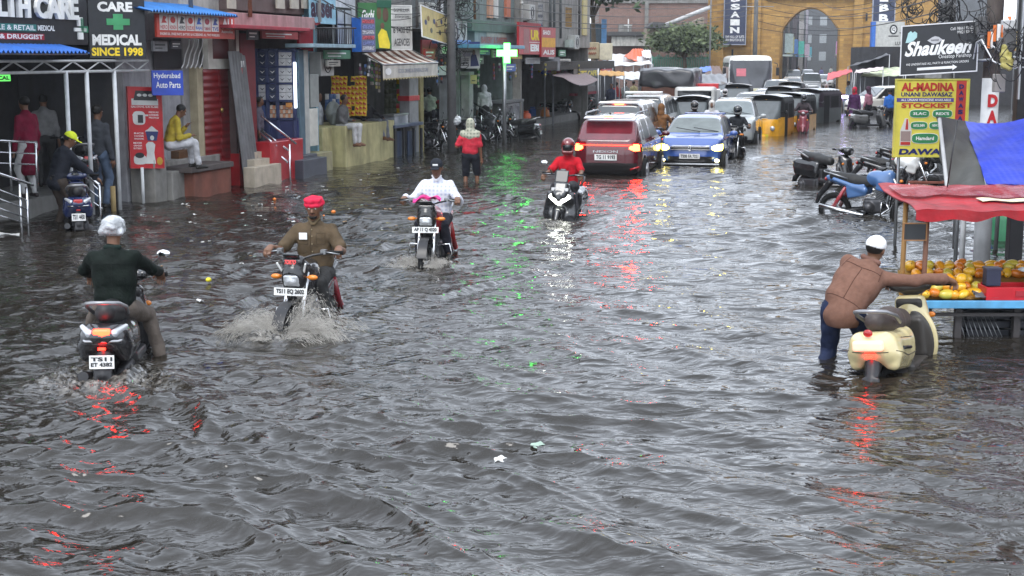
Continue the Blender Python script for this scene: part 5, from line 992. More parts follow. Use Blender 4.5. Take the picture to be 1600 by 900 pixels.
# --- green corrugated house
o = building('house with green corrugated balcony and grey sign wall', 730, 812, (.22, .26, .25), 3.3, 7.2, w=-.2, dep=7, backw=-3.2)
b = fb('green_balcony_sheet', 738, 30, 808, 48, .4, .5, ribmat((.10, .17, .14), 'X', .12, .5, .2, .4), o); fb('grey_signband', 742, 48, 808, 72, .3, .3, mat((.27, .32, .32), .6, dirt=.3), o)
p = PF(760, 49, 790, 57, .31); p.rect(0, 0, 1, 1, mat((.4, .4, .34), .5), o); p = PF(752, 57, 792, 67, .31); p.text('BAKERY & SWEETS', 0, 0, 1, 1, mat((.35, .12, .1), .5), o, .03)
fb('blue_sheet_edge', 750, 69, 820, 75, 1.2, 1.2, mat((.1, .3, .42), .4, dirt=.2), o)
for px, c in ((768, (.55, .3, .2)), (776, (.6, .58, .55)), (795, (.6, .2, .12))): fb('painted_pilaster', px-3, -60, px+3, 28, -.1, .2, mat(c, .6, dirt=.3), o)
# --- grey concrete corner building
o = building('tall stained grey concrete corner building with red shop signs', 812, 917, (.30, .285, .265), 3.0, 8, w=.1, dep=12, backw=-3.2, windows=((883, 11, 893, 42), (840, 5, 848, 50)))
for px in (860, 866, 876): MB().tube([FL(px, -60, .2), FL(px, 60, .2)], .05, 6).build('drain_pipe', mat((.12, .13, .13), .6), o)
p = PF(886, 62, 897, 74, .25); p.rect(0, 0, 1, 1, mat((.35, .4, .36), .5), o, .1, 'meter_box', .2)
fb('yellow_side_strip', 911, -60, 917.5, 55, .16, .2, mat((.5, .42, .2), .6, dirt=.2), o)
SR = mat((.42, .02, .03), .4, dirt=.15)
o = fthing('shop_sign', 'red sign with yellow letters UR over white letters EBI', 'shop sign'); p = PF(811, 34, 845, 85, .7); p.board(SR, o, .08); p.text('UR', .52, .45, .92, .78, mat((.8, .6, .02)), o, .06); p.text('EBI', .5, .1, .9, .33, WHT, o, .06); p.rect(.02, .86, .98, 1.0, mat((.3, .01, .02)), o, .01); p.text('ROYAL FURNISHING', .1, .89, .9, .96, WHT, o, .01); p.rect(.2, .05, .45, .8, mat((.35, .15, .15)), o)
p.rect(.46, .38, .95, .395, WHT, o)
o = fthing('shop_sign', 'red sign with orange middle panel right of the UR sign', 'shop sign'); p = PF(846, 42, 868, 89, .75); p.board(SR, o, .08); p.rect(.03, .33, .97, .65, mat((.7, .35, .03)), o); p.text('SHADI', .1, .75, .6, .9, WHT, o, .03); p.text('ALIS', .1, .08, .9, .24, WHT, o, .04)
o = fthing('cafe_sign', 'dark sign band with yellow letters reading CAFE', 'shop sign'); p = PF(896, 108, 934, 124, .3); p.board(BLK, o, .05); p.text('AZIZ CAFE', .15, .25, .95, .8, YEL, o, .04)
# dark space behind the cafe and tarps
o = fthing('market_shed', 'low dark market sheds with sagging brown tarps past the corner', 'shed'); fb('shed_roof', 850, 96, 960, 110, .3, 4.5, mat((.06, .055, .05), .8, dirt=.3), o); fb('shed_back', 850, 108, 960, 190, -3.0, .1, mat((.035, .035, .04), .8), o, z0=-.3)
a, b_, c_, d_ = FL(862, 118, .2), FL(905, 108, -.2), FL(935, 125, 1.2), FL(880, 122, 1.4); MB().sheet(lambda u, v: a.lerp(b_, u).lerp(d_.lerp(c_, u), v)+Vector((0, 0, -.25*math.sin(math.pi*u)*v)), 8, 6, .015).build('sagging_tarp', mat((.22, .16, .16), .6), o)
fb('red_counter', 900, 146, 936, 150, -.4, .3, mat((.35, .03, .05)), o); fb('white_counter', 903, 136, 934, 145, -.5, .2, mat((.3, .28, .28)), o)
for k_, (px, sx) in enumerate(((790, 1), (805, 1))):
    g = thing('gas_burner', ('left' if k_ == 0 else 'right')+' red crate shaped stove on the grey counter by the green cross', 'stove', P(772+px*0+k_*21+19, 190, 0)*1.0); d = g.location.y
    x = Q(790+k_*21-2, 147, d); MB().box((x.x-g.location.x, 0, x.z-g.location.z), (.24, .25, .18)).build('red_body', mat((.6, .03, .02), .4), g, .02); MB().ell((x.x-g.location.x, 0, x.z+.1-g.location.z), (.08, .08, .05)).build('burner', BLK, g)
o = fthing('counter', 'grey framed serving counter below the green cross', 'counter'); fb('counter_frame', 787, 159, 818, 196, .0, .6, mat((.12, .12, .12), .5), o, z0=-.3); fb('glass_front', 789, 163, 812, 190, .02, .04, mat((.16, .16, .17), .15, coat=1), o); fb('counter_edge', 786, 158, 819, 162, .05, .7, STL, o)
# lit green cross
d = DF(786, 1.3)-.2; base = Q(786, 190, d); base.z = 0; o = thing('pharmacy_cross', 'glowing green pharmacy cross sign on a slim grey pole', 'pharmacy sign', base); GE = lamp((.08, 1, .10), 5.5)
a = Q(792, 83, d)-base; MB().box(a, (.62, .1, .2)).box(a+Vector((0, 0, .2)), (.2, .1, .2)).box(a-Vector((0, 0, .2)), (.2, .1, .2)).build('lit_cross', GE, o, .01); MB().tube([(a.x-.08, .06, -.3), (a.x-.08, .06, a.z-.1)], .06, 8).build('pole', STL, o)
# balloons
for i in range(9):
    c = ((.75, .55, .02), (.03, .1, .55), (.75, .5, .02), (.04, .12, .55), (.5, .03, .05), (.03, .1, .5), (.75, .55, .02), (.05, .14, .6), (.45, .1, .1))[i]; a = Q(845+i*3.4, 109+3*math.sin(i*2.4), 60)
    nm = {0: 'yellow', 1: 'blue', 4: 'red', 8: 'red'}.get(i, 'yellow' if c[0] > .6 else 'blue')
    g = thing('balloon', nm+' balloon in the bunch under the red shop signs', 'balloon', a, group=nm+' balloons under the red shop signs'); MB().ell((0, 0, 0), (.14, .12, .13)).build('balloon_skin', mat(c, .15, coat=.8), g); MB().ell((0, 0, -.135), (.02, .02, .02), 6, 4).build('knot', mat(c, .3), g)
o = thing('arched_stand', 'dark metal stand holding the balloon bunch', 'stand', P(858, 196)); d = o.location.y
b = MB()
for px in (851, 864): a = Q(px, 190, d)-o.location; c = Q(px, 116, d)-o.location; b.tube([(a.x, 0, -.3), (a.x, 0, c.z)], .04, 6)
b.box((0, 0, Q(858, 100, d).z-o.location.z), (.8, .3, .5)).build('stand_frame', mat((.25, .25, .27), .5, .4), o)
for i, (px, c, lab, yb) in enumerate(((832, (.03, .15, .55), 'upright blue plastic drum beside the road', 192), (851, (.6, .2, .04), 'orange gas cylinder beside the stall posts', 193), (822, (.5, .08, .02), 'red and orange gas cylinder stack by the parked bikes', 200), (843, (.25, .18, .12), 'brown gas cylinder between the drums', 192))):
    o = thing('drum', lab, 'drum', P(px, yb)-Vector((0, 0, .2))); MB().tube([(0, 0, 0), (0, 0, .06), (0, 0, .5), (0, 0, .72), (0, 0, .8)], [.15, .19, .2, .18, .06], 16).build('drum_shell', mat(c, .4, dirt=.2), o); MB().torus((0, 0, .82), (0, 0, 1), .09, .02, 14, 6).build('drum_rim', mat(c, .4), o)

for i, (px, py, w_, lab) in enumerate(((512, 100, .0, 'small grey fuse box beside the stall pillar'), (676, 20, .2, 'air conditioner box on the wire covered house'), (724, 48, .3, 'grey air conditioner left of the green balcony'), (832, 20, .4, 'air conditioner on the grey corner building'), (902, 66, .4, 'small white cabinet at the corner of the grey building'))):
    o = fthing('air_conditioner', lab, 'air conditioner'); a = FL(px, py, w_); MB().b2((a.x-.4, -w_, a.z-.28), (a.x+.4, -w_+.3, a.z+.28)).build('casing', mat((.42, .42, .4), .5, dirt=.3), o, .02); MB().torus((a.x, -w_-.004, a.z), (0, 1, 0), .2, .012, 20, 5).torus((a.x, -w_-.004, a.z), (0, 1, 0), .12, .01, 20, 5).build('fan_grille', BLK, o)

# small boards, pipes, hanging goods and boxes that crowd the fronts
rc = random.Random(77); BC = ((.45, .05, .05, 'red'), (.05, .12, .4, 'blue'), (.5, .48, .42, 'cream'), (.5, .35, .06, 'ochre'), (.08, .25, .14, 'green'), (.06, .06, .07, 'black'), (.3, .3, .31, 'grey'))
for i, (x0, y0, x1, y1, w_, ci, where) in enumerate(((240, 64, 262, 80, .1, 6, 'over the dark opening above the blue sign'), (268, 64, 284, 76, .1, 5, 'beside the hanging white hoses'), (388, 46, 404, 62, .2, 5, 'under the pink parapet'), (410, 48, 466, 60, .1, 0, 'above the shoe shelves'), (508, 78, 548, 92, .1, 4, 'under the balcony slab'), (512, 94, 532, 104, .15, 2, 'over the snack curtain'), (600, 60, 612, 74, .2, 3, 'below the green billboard'), (664, 76, 680, 92, .4, 0, 'left of the wire tangle'), (690, 70, 704, 84, .3, 2, 'behind the wire tangle'), (716, 34, 728, 46, .3, 6, 'by the air conditioner'), (748, 76, 766, 86, .6, 1, 'under the blue sheet edge'), (770, 78, 782, 90, .6, 2, 'left of the green cross'), (800, 76, 816, 92, .6, 3, 'right of the green cross'), (822, 90, 844, 100, .5, 6, 'under the UR sign'), (872, 92, 892, 102, .3, 2, 'below the grey corner building'), (874, 78, 884, 88, .2, 4, 'on the grey corner wall'), (905, 128, 930, 135, .4, 6, 'at the cafe counter'), (940, 108, 956, 118, .4, 0, 'past the cafe sign'), (656, 100, 672, 112, .1, 5, 'beside the stall pillar'), (742, 88, 756, 100, .5, 5, 'over the shawled woman'), (790, 100, 806, 112, .5, 1, 'over the pharmacy counter'), (858, 66, 866, 92, .2, 6, 'beside the orange panel sign'))):
    c = BC[ci]; o = fthing('small_board', 'small %s board %s' % (c[3], where), 'board'); p = PF(x0, y0, x1, y1, w_); p.board(mat(c[:3], .5, dirt=.35), o, .05); m2 = WHT if sum(c[:3]) < .9 else BLK
    p.rect(.08, .55, .8, .72, m2, o, .01, 'printed_line'); p.rect(.1, .25, .6, .36, m2, o, .01, 'printed_line')
for i in range(26):
    px = rc.choice((rc.uniform(560, 600), rc.uniform(664, 700), rc.uniform(745, 812), rc.uniform(822, 910))); w_ = rc.uniform(-.2, .5); a = FL(px, rc.uniform(92, 104), w_); L_ = rc.uniform(.3, .8); o = fthing('hanging_goods', 'string of small goods hanging from the shop eaves', 'hanging goods', group='strings of goods hanging from the left eaves'); b = MB()
    for k_ in range(int(L_/.09)): b.m = k_ % 2; b.box(a+Vector((rc.uniform(-.02, .02), 0, -.09*k_)), (.1, .05, .075), Matrix.Rotation(rc.random(), 3, 'Z'))
    b.build('goods', [mat(rc.choice(((.5, .1, .05), (.5, .42, .1), (.1, .2, .45), (.5, .5, .5), (.1, .3, .12))), .4), mat(rc.choice(((.6, .55, .5), (.1, .1, .12), (.4, .15, .3))), .4)], o, .006)
for i, (px, w_) in enumerate(((300, .0), (392, .3), (500, .2), (560, .1), (652, .2), (742, .1), (815, .3), (905, .25))):
    o = fthing('drain_pipe', ('grey', 'rusty', 'white', 'dark')[i % 4]+' drain pipe climbing the front '+('of the auto parts house', 'of the shoe shop', 'of the pale blue house', 'beside the blue sided box sign', 'behind the yellow banner', 'at the green house corner', 'of the grey building left edge', 'of the grey building right edge')[i], 'pipe'); a = FL(px, 60, w_); m_ = mat(((.2, .2, .2), (.2, .1, .06), (.5, .5, .48), (.06, .06, .06))[i % 4], .6, dirt=.4); MB().tube([(a.x, a.y, 3.4), (a.x, a.y, 5.7)], .045, 8).build('pipe_run', m_, o); MB().tube([(a.x, a.y, 4.4), (a.x, a.y, 4.5)], .06, 8).build('pipe_collar', m_, o)
# ---------------------------------------------------------------- stone gateway
GD = 107.; GL = Q(1103, 144, GD); GX0 = GL.x; GX1 = Q(1452, 144, GD).x; GB = brickmat((.52, .31, .09), (.34, .19, .06), (.30, .2, .1), 1., .62, .2, .38, 'X')
gz = lambda py: Q(1262, py, GD).z
gate = thing('stone_gateway', 'yellow stone gateway with a tall pointed arch across the street', 'gateway', (Q(1262, 144, GD).x, GD, 0), R(-13)); gx = lambda px: Q(px, 144, GD).x-gate.location.x
aw = (gx(1306)-gx(1219))/2; ac = (gx(1306)+gx(1219))/2; sp_, cr = gz(47), gz(12); TOPZ = 9.6; TH = 3.2
arc = [(ac-aw, -.45), (ac-aw, sp_)]+[(ac-aw+aw*(1-math.cos(t*math.pi/2))**1.0*1.0 if False else ac-aw*(1-t)**1.0, sp_+(cr-sp_)*(1-(1-t)**2.1)) for t in [i/10 for i in range(1, 11)]]
arc += [(2*ac-x, z) for x, z in arc[-2::-1]]
b = MB(); x0, x1 = GX0-gate.location.x, GX1-gate.location.x
def slab(y, flip):
    n = len(arc); vs = [(x, y, z) for x, z in arc]; top = [(x0+(x1-x0)*i/(n-1), y, TOPZ) for i in range(n)]
    # columns of quads: left jamb to outer edge, arch head up to the top
    b.add([(x0, y, -.45), (ac-aw, y, -.45), (ac-aw, y, sp_), (x0, y, sp_)], [(0, 1, 2, 3)] if not flip else [(3, 2, 1, 0)]); b.add([(ac+aw, y, -.45), (x1, y, -.45), (x1, y, sp_), (ac+aw, y, sp_)], [(0, 1, 2, 3)] if not flip else [(3, 2, 1, 0)])
    hd = arc[1:-1]; m_ = len(hd); tp = [(x0, y, sp_)]+[(p[0], y, TOPZ) for p in hd]+[(x1, y, sp_)]
    for i in range(m_-1):
        q = [(hd[i][0], y, hd[i][1]), (hd[i+1][0], y, hd[i+1][1]), (hd[i+1][0], y, TOPZ), (hd[i][0], y, TOPZ)]; b.add(q, [(0, 1, 2, 3)] if not flip else [(3, 2, 1, 0)])
    for xa, xb in ((x0, ac-aw), (ac+aw, x1)): b.add([(xa, y, sp_), (xb, y, sp_), (xb, y, TOPZ), (xa, y, TOPZ)], [(0, 1, 2, 3)] if not flip else [(3, 2, 1, 0)])
slab(0, False); slab(TH, True)
for i in range(len(arc)-1): (xa, za), (xb, zb) = arc[i], arc[i+1]; b.add([(xa, 0, za), (xa, TH, za), (xb, TH, zb), (xb, 0, zb)], [(0, 1, 2, 3)])
b.add([(x0, 0, TOPZ), (x1, 0, TOPZ), (x1, TH, TOPZ), (x0, TH, TOPZ)], [(0, 1, 2, 3)]); b.add([(x0, 0, -.45), (x0, TH, -.45), (x0, TH, TOPZ), (x0, 0, TOPZ)], [(3, 2, 1, 0)]); b.add([(x1, 0, -.45), (x1, TH, -.45), (x1, TH, TOPZ), (x1, 0, TOPZ)], [(0, 1, 2, 3)])
b.build('stone_wall', GB, gate)
IN = mat((.12, .11, .10), .8, dirt=.3)
MB().tube([(x, -.02, z) for x, z in arc], .09, 6).build('arch_moulding', mat((.33, .2, .08), .8, dirt=.5), gate)
for px, w_ in ((1117, 26), (1180, 14), (1335, 14)):
    MB().b2((gx(px-w_/2), -.45, -.45), (gx(px+w_/2), -.02, TOPZ)).build('buttress', GB, gate, .03)
MB().b2((gx(1194), -.3, gz(-2)), (gx(1372), -.02, gz(-9))).build('cornice', mat((.25, .2, .14), .8, dirt=.4), gate, .02)
for px, py in ((1144, 83), (1144-20, 30), (1347, 27)): MB().b2((gx(px)-.07, -.05, gz(py+6)), (gx(px)+.07, -.018, gz(py-6))).build('slit_opening', BLK, gate)
NV = mat((.035, .045, .09), .5, dirt=.1)
def vsign(name, label, px0, px1, py0, py1, letters, d, gap=12.4, l0=None, fr=mat((.3, .32, .38), .5)):
    o, p = stand_sign(name, label, 'sign', px0, py0, px1, py1, d, m=NV, th=.1, frame=fr, fw=.06); H = py1-py0
    for i, ch in enumerate(letters):
        y0 = l0+i*gap; v1 = (py1-y0)/H; v0 = (py1-y0-gap*.78)/H; p.text(ch, .28, v0, .72, v1, WHT, o, .05)
    return o, p
o, p = vsign('vertical_sign', 'dark vertical sign spelling HUSSAIN on the left of the gateway', 1131, 1164, -45, 69, 'HUSSAIN', GD+.55, 12.2, -31); p.text('NEW BRIGHTON BLVD', .05, .04, .95, .075, WHT, o, .01); p.text('THE HALL OF SUITS', .05, .085, .95, .12, WHT, o, .01)
o, p = vsign('vertical_sign', 'dark vertical sign spelling HABBB on the right of the gateway', 1364, 1397, -60, 33, 'HABIBB', 96, 16, -58)
o, p = stand_sign('box_sign', 'pale box sign with a round black emblem by the right pier', 'sign', 1367, 34, 1412, 77, 94, m=mat((.48, .48, .45), .5, dirt=.2), th=.4); p.oval(.62, .72, .14, .18, BLK, o); p.oval(.62, .72, .09, .12, WHT, o, .01); p.text('IQ', .56, .64, .68, .8, BLK, o, .03, off=.014); p.rect(.45, .46, .8, .5, BLK, o); p.text('LUMI', .7, .15, 1., .28, BLK, o, .02)
MB().b2(p.at(-.13, 0, .02), p.at(0, 1, -.4)).build('blue_side', mat((.04, .15, .5), .5), o)
# street beyond the gate
rg = random.Random(11)
for i in range(9):
    for s in (-1, 1):
        d = 125+i*19; c = Vector((22.2+(d-107)*.222, d, 0)); wd = 7; off = 2.3+rg.random()*.9+i*.1; g = rg.uniform(.06, .4)
        o = thing('building', '%s hazy building from the gate on the %s side beyond the arch' % ('first second third fourth fifth sixth seventh eighth ninth'.split()[i], 'left' if s < 0 else 'right'), 'building', c+Vector((s*(off+wd/2), 0, 0)), R(-12)); Hh = rg.uniform(7, 12)
        MB().b2((-wd/2, -8, -.45), (wd/2, 8, Hh)).build('wall', mat((g, g*rg.uniform(.9, 1), g*rg.uniform(.85, 1.05)), .8, dirt=.4, streak=.4), o)
        for k_ in range(3):
            for j in range(3): MB().b2((-s*(wd/2)-.03, -6+4.2*k_, 2.8+2.6*j-(.4 if j else 1.4)), (-s*(wd/2)+.03, -3.6+4.2*k_, 4.2+2.6*j-(0 if j else .3))).build('window', mat((.05, .06, .07), .3), o)
        sg = MB(); 
        sg.b2((-s*(wd/2+.5)-.35, -3, 3.0), (-s*(wd/2+.5)+.35, -2.85, 4.6)).b2((-s*(wd/2)-.9 if s > 0 else wd/2, -8, 2.7), (-s*(wd/2) if s > 0 else wd/2+.9, 4, 2.85)).build('shop_sign_panel', mat((rg.choice((.6, .15, .5)), rg.choice((.6, .3, .5)), rg.choice((.6, .5, .2))), .5), o)
o = thing('building', 'hazy dark building closing the view far down the street', 'building', (68, 300, 0), R(-12)); MB().b2((-30, 0, -.3), (30, 10, 22)).build('wall', mat((.10, .105, .11), .8, dirt=.3), o)
for i in range(3):
    for j in range(9): MB().b2((-28+3*j, -.05, 2+3.6*i), (-26.6+3*j, .03, 3.8+3.6*i)).build('window', mat((.3, .32, .33), .3), o)
# brick block left of the gate
o = thing('brick_building', 'unplastered red brick building left of the gateway', 'building', Q(1030, 100, 103)); bl = o.location; zz = lambda py: Q(1030, py, 103).z-bl.z; xx = lambda px: Q(px, 100, 103).x-bl.x
MB().b2((xx(935), 0, -bl.z-.45), (xx(1104), 8, zz(-40))).build('brick_wall', brickmat((.26, .15, .12), (.20, .12, .10), (.22, .2, .18), 1., .3, .1, .4), o)
CC = mat((.24, .235, .22), .85, dirt=.5, streak=.5)
MB().b2((xx(940), -.12, zz(5)), (xx(1104), -.01, zz(-3))).build('concrete_band', CC, o); MB().b2((xx(1006), -.14, zz(72)), (xx(1012), -.01, zz(5))).build('concrete_column', CC, o); MB().b2((xx(940), -1.2, zz(56)), (xx(1012), -.01, zz(50))).build('concrete_ledge', mat((.08, .08, .08), .8), o)
MB().b2((xx(954), -1.0, zz(72)), (xx(1012), -.2, zz(57))).build('white_parapet', mat((.48, .47, .43), .8, dirt=.5, streak=.6), o); MB().b2((xx(965), -.6, zz(50)), (xx(985), -.02, zz(38))).build('balcony_box', CC, o)
b = MB().tube([(xx(980), -.6, zz(56)), (xx(980), -.6, zz(30))], .05, 5).tube([(xx(973), -.6, zz(40)), (xx(986), -.6, zz(40))], .04, 5).tube([(xx(983), -1.1, zz(52)), (xx(990), -1.1, zz(52)), (xx(990), -1.1, zz(58))], .04, 5); b.build('water_pipe', mat((.5, .5, .48)), o)
o = thing('tin_roof', 'dark sloping tin roof with a white pipe beside the brick building', 'roof shed', Q(1060, 60, 98)); bl = o.location
MB().prism([Q(1012, 42, 98)-bl, Q(1052, 44, 98)-bl, Q(1050, 36, 98)-bl, Q(1022, 34, 98)-bl], Vector((0, 3, 0))).build('roof_slab', mat((.09, .09, .09), .7), o); MB().tube([Q(1040, 39, 97.5)-bl, Q(1075, 25, 97.5)-bl, Q(1110, 11, 97.5)-bl], .16, 6).build('white_pipe', mat((.5, .5, .5), .6, dirt=.4), o)
MB().prism([Q(1010, 60, 99)-bl, Q(1100, 60, 99)-bl, Q(1100, 26, 99)-bl, Q(1060, 44, 99)-bl, Q(1010, 44, 99)-bl], Vector((0, 2, 0))).build('wall_panel', mat((.30, .25, .2), .8, dirt=.4), o)
o = thing('green_fence', 'green picket fence below the leafy bush by the gateway', 'fence', Vector((Q(1062, 146, 96).x, 96, 0))); bl = o.location; b = MB()
for i in range(34): px = 1020+i*2.7; a = Q(px, 107, bl.y)-bl; c = Q(px, 87+2*math.sin(i*1.3), bl.y)-bl; b.tube([(a.x, 0, a.z), (c.x, 0, c.z)], .045, 4)
gm_ = mat((.10, .28, .2), .6); b.build('pickets', gm_, o)
for py in (91, 106): MB().tube([Q(1020, py, bl.y)-bl, Q(1110, py, bl.y)-bl], .05, 4).build('rail', gm_, o)
MB().b2(Q(1015, 113, bl.y)-bl-Vector((0, 0, 0)), Q(1115, 107, bl.y)-bl+Vector((0, .3, 0))).build('fence_base', mat((.1, .14, .12), .8), o); MB().b2(Q(1000, 150, bl.y)-bl+Vector((0, .3, 0)), Q(1115, 107, bl.y)-bl+Vector((0, 1.5, 0))).build('stall_back', mat((.07, .06, .06), .8), o)
# ---------------------------------------------------------------- trees
LEAF = {}
def leafm(c): 
    if c not in LEAF: LEAF[c] = mat(c, .6, var=.6, vs=1.2, name='foliage')
    return LEAF[c]
def tree(label, base, cz, rad, n, seed, col=(.055, .085, .03), lean=(0, 0), leaf=.16, name='tree'):
    o = thing(name, label, 'tree', base); rg = random.Random(seed); b = MB(); cz -= base.z
    top = Vector((lean[0], lean[1], cz)); b.tube([(0, 0, -.45), top*.45+Vector((.1, 0, 0)), top*.8], [.2, .15, .1], 8)
    tips = []
    for i in range(14):
        a = rg.random()*6.28; e = rg.uniform(-.3, .9); t = top+Vector((math.cos(a)*rad[0]*.75*math.cos(e), math.sin(a)*rad[1]*.75*math.cos(e), math.sin(e)*rad[2]*.8)); tips.append(t); b.tube([top*.7, top*.85+(t-top)*.3, t], [.08, .05, .02], 5)
    b.build('trunk', mat((.1, .075, .05), .85), o); v = []; f = []
    for i in range(n):
        t = rg.choice(tips); p = t+Vector((rg.gauss(0, rad[0]*.3), rg.gauss(0, rad[1]*.3), rg.gauss(0, rad[2]*.26))); s = leaf*rg.uniform(.5, 1.3); m_ = Euler((rg.random()*3, rg.random()*3, rg.random()*6)).to_matrix(); k_ = len(v)
        for q in ((-s*.4, 0, 0), (0, -s*.9, .02), (s*.4, 0, 0), (0, s*.9, -.05)): v.append(p+m_ @ Vector(q))
        f.append((k_, k_+1, k_+2, k_+3))
    me = bpy.data.meshes.new('crown'); me.from_pydata(v, [], f); link('crown', me, leafm(col), o); return o
b0 = Q(1068, 146, 95); b0.z = 0; tree('dense leafy bush tree in front of the gateway left pier', b0, Q(1068, 66, b0.y).z, (1.8, 1.3, 1.0), 7000, 4, (.10, .13, .06), leaf=.2)
b0 = Q(925, 110, 82); b0.z = 0; tree('dark green tree at the top behind the grey corner building', b0, 6.8, (2.6, 2, 1.6), 6000, 9, (.05, .08, .035), leaf=.3)
# ---------------------------------------------------------------- market clutter before the gate
o = thing('post', 'tall light blue post beside the tree', 'post', P(944, 160)); d = o.location.y; MB().b2(Q(940, 72, d)-o.location, Q(948, 30, d)-o.location+Vector((0, .3, 0))).build('post_shaft', mat((.12, .3, .55), .5), o); MB().tube([(0, 0, -.45), (0, 0, Q(944, 70, d).z)], .12, 6).build('post_base', STL, o)
MB().b2(Q(918, 90, d)-o.location+Vector((0, 1, 0)), Q(945, 36, d)-o.location+Vector((0, 2, 0))).build('wall_behind', mat((.10, .13, .15), .8), o)
def cart(label, px, py, pyt, d, w_, hgt, dep, m, cat='stall box', name='stall_box'):
    a = Q(px, py, d); o = thing(name, label, cat, (a.x, d, 0)); MB().b2((0, 0, a.z), (w_, dep, a.z+hgt)).build('box_body', m, o, .03)
    b = MB()
    for x in (.1, w_-.1): b.tube([(x, .1, -.45), (x, .1, a.z)], .05, 5)
    b.build('legs', STL, o); return o, a
o, a = cart('tan plywood kiosk box with red scribbles above the market', 914, 92, 0, 66, .65, .75, 1., mat((.50, .42, .28), .7, dirt=.3)); MB().b2((.66, -.1, a.z-.05), (1.25, .9, a.z+.7)).build('box_side', mat((.62, .56, .42), .7), o, .02)
p = Pn((.03, -.01, a.z), (.55, 0, 0), (0, 0, .7))
for i in range(2): b_ = MB().tube([p.at(.1+.02*j+.0, .3+.35*i+.12*math.sin(j*1.1), .01) if False else p.at(.1+.045*j, .35+.33*i+.1*math.sin(j*1.7), .01) for j in range(18)], .012, 4).build('scribble', mat((.4, .05, .03)), o)
def canopy(name, label, cat, pts, sag, m, th=.02, posts=True, d=None):
    """pts: 4 world corners (front-left, front-right, back-right, back-left)"""
    base = (pts[0]+pts[1])/2; base = Vector((base.x, base.y, 0)); o = thing(name, label, cat, base); q = [p-base for p in pts]
    MB().sheet(lambda u, v: q[0].lerp(q[1], u).lerp(q[3].lerp(q[2], u), v)+Vector((0, 0, -sag*math.sin(math.pi*u)*math.sin(math.pi*min(1, v+.15))+.02*math.sin(u*23+v*9))), 22, 12, th).build('canopy_cloth', m, o)
    if posts:
        for p in q: MB().tube([(p.x, p.y, -.45), p], .025, 6).build('post', STL, o)
    return o
TB = mat((.03, .03, .035), .4, coat=.4, bump=.5, bs=4, name='wet_tarp')
canopy('market_canopy', 'white market sheeting beside the tan kiosk box', 'canopy', [Q(945, 102, 68), Q(1020, 100, 68), Q(1006, 86, 73), Q(958, 84, 73)], .1, mat((.6, .6, .6), .6, dirt=.2))
canopy('market_canopy', 'crumpled orange plastic canopy over the far stalls', 'canopy', [Q(975, 88, 70), Q(1010, 98, 70), Q(1004, 76, 74), Q(990, 76, 74)], .15, mat((.6, .10, .02), .5, var=.3)); canopy('market_canopy', 'bright white crumpled sheet right of the orange canopy', 'canopy', [Q(1004, 88, 70), Q(1018, 90, 70), Q(1016, 78, 74), Q(1002, 78, 74)], .1, mat((.7, .7, .7), .5))
canopy('market_canopy', 'white sheet canopy among the far stalls', 'canopy', [Q(962, 122, 62), Q(1015, 122, 62), Q(1005, 112, 66), Q(968, 112, 66)], .15, mat((.62, .62, .64), .5))
canopy('market_canopy', 'orange yellow canopy strip left of the tarped truck', 'canopy', [Q(935, 117, 60), Q(976, 118, 60), Q(975, 112, 62), Q(938, 110, 62)], .05, mat((.6, .3, .04), .5))
canopy('market_canopy', 'blue sheet canopy right of the tarped truck', 'canopy', [Q(1075, 112, 74), Q(1112, 110, 74), Q(1110, 103, 78), Q(1082, 107, 78)], .15, mat((.04, .16, .6), .4))
canopy('market_canopy', 'brown sheet roof between the truck and the bus', 'canopy', [Q(1100, 122, 80), Q(1132, 122, 80), Q(1124, 103, 88), Q(1104, 103, 88)], .05, mat((.16, .10, .08), .6))
canopy('market_canopy', 'black tarp roof on a flat stall left of the bus', 'canopy', [Q(1088, 133, 66), Q(1137, 131, 66), Q(1134, 115, 70), Q(1090, 116, 70)], .12, TB)
canopy('market_canopy', 'grey black tarp roof right of the gateway', 'canopy', [Q(1325, 104, 76), Q(1390, 85, 76), Q(1375, 79, 88), Q(1340, 97, 88)], .1, mat((.10, .10, .11), .6))
canopy('market_canopy', 'red sheet canopy pointing left beside the gateway', 'canopy', [Q(1292, 126, 72), Q(1332, 112, 72), Q(1330, 107, 78), Q(1294, 114, 78)], .02, mat((.60, .05, .06), .5, dirt=.1))
canopy('market_canopy', 'pale green and white striped sheet canopy near the white car', 'canopy', [Q(1345, 119, 71), Q(1415, 117, 71), Q(1412, 104, 77), Q(1352, 108, 77)], .1, mat((.50, .55, .35), .5, var=.5, vs=3))
canopy('market_canopy', 'white banner sheet above the green canopy', 'canopy', [Q(1335, 114, 70), Q(1380, 109, 70), Q(1380, 104, 74), Q(1338, 109, 74)], .05, mat((.6, .5, .5), .5))
o = thing('shop_row', 'dark open market stall row right of the gateway', 'shed', Vector((Q(1400, 150, 80).x, 80, 0))); MB().b2((-1.2, 0, -.45), (12, 6, 3.2)).build('stall_back', mat((.05, .05, .055), .8, dirt=.3), o); MB().b2((1.0, -2, 1.5), (2.6, 0, 4.2)).build('grey_panel', mat((.25, .25, .24), .7, dirt=.4), o)
# blue tarp heap left
o = thing('tarpaulin', 'crumpled blue tarpaulin hung over a bike by the market', 'tarpaulin', P(908, 172)); d = o.location.y
MB().sheet(lambda u, v: Q(884+20*u+14*v, 138+26*v-8*math.sin(u*3), d)-o.location+Vector((0, .3*math.sin(u*7)+.2*math.sin(v*9), .08*math.sin(u*11+v*5))), 14, 12, .02).build('tarp_sheet', mat((.05, .09, .35), .4, coat=.3, var=.3), o)
MB().tube([Q(893, 188, d)-o.location, Q(893, 140, d)-o.location], .04, 6).build('prop_pole', WHT, o)
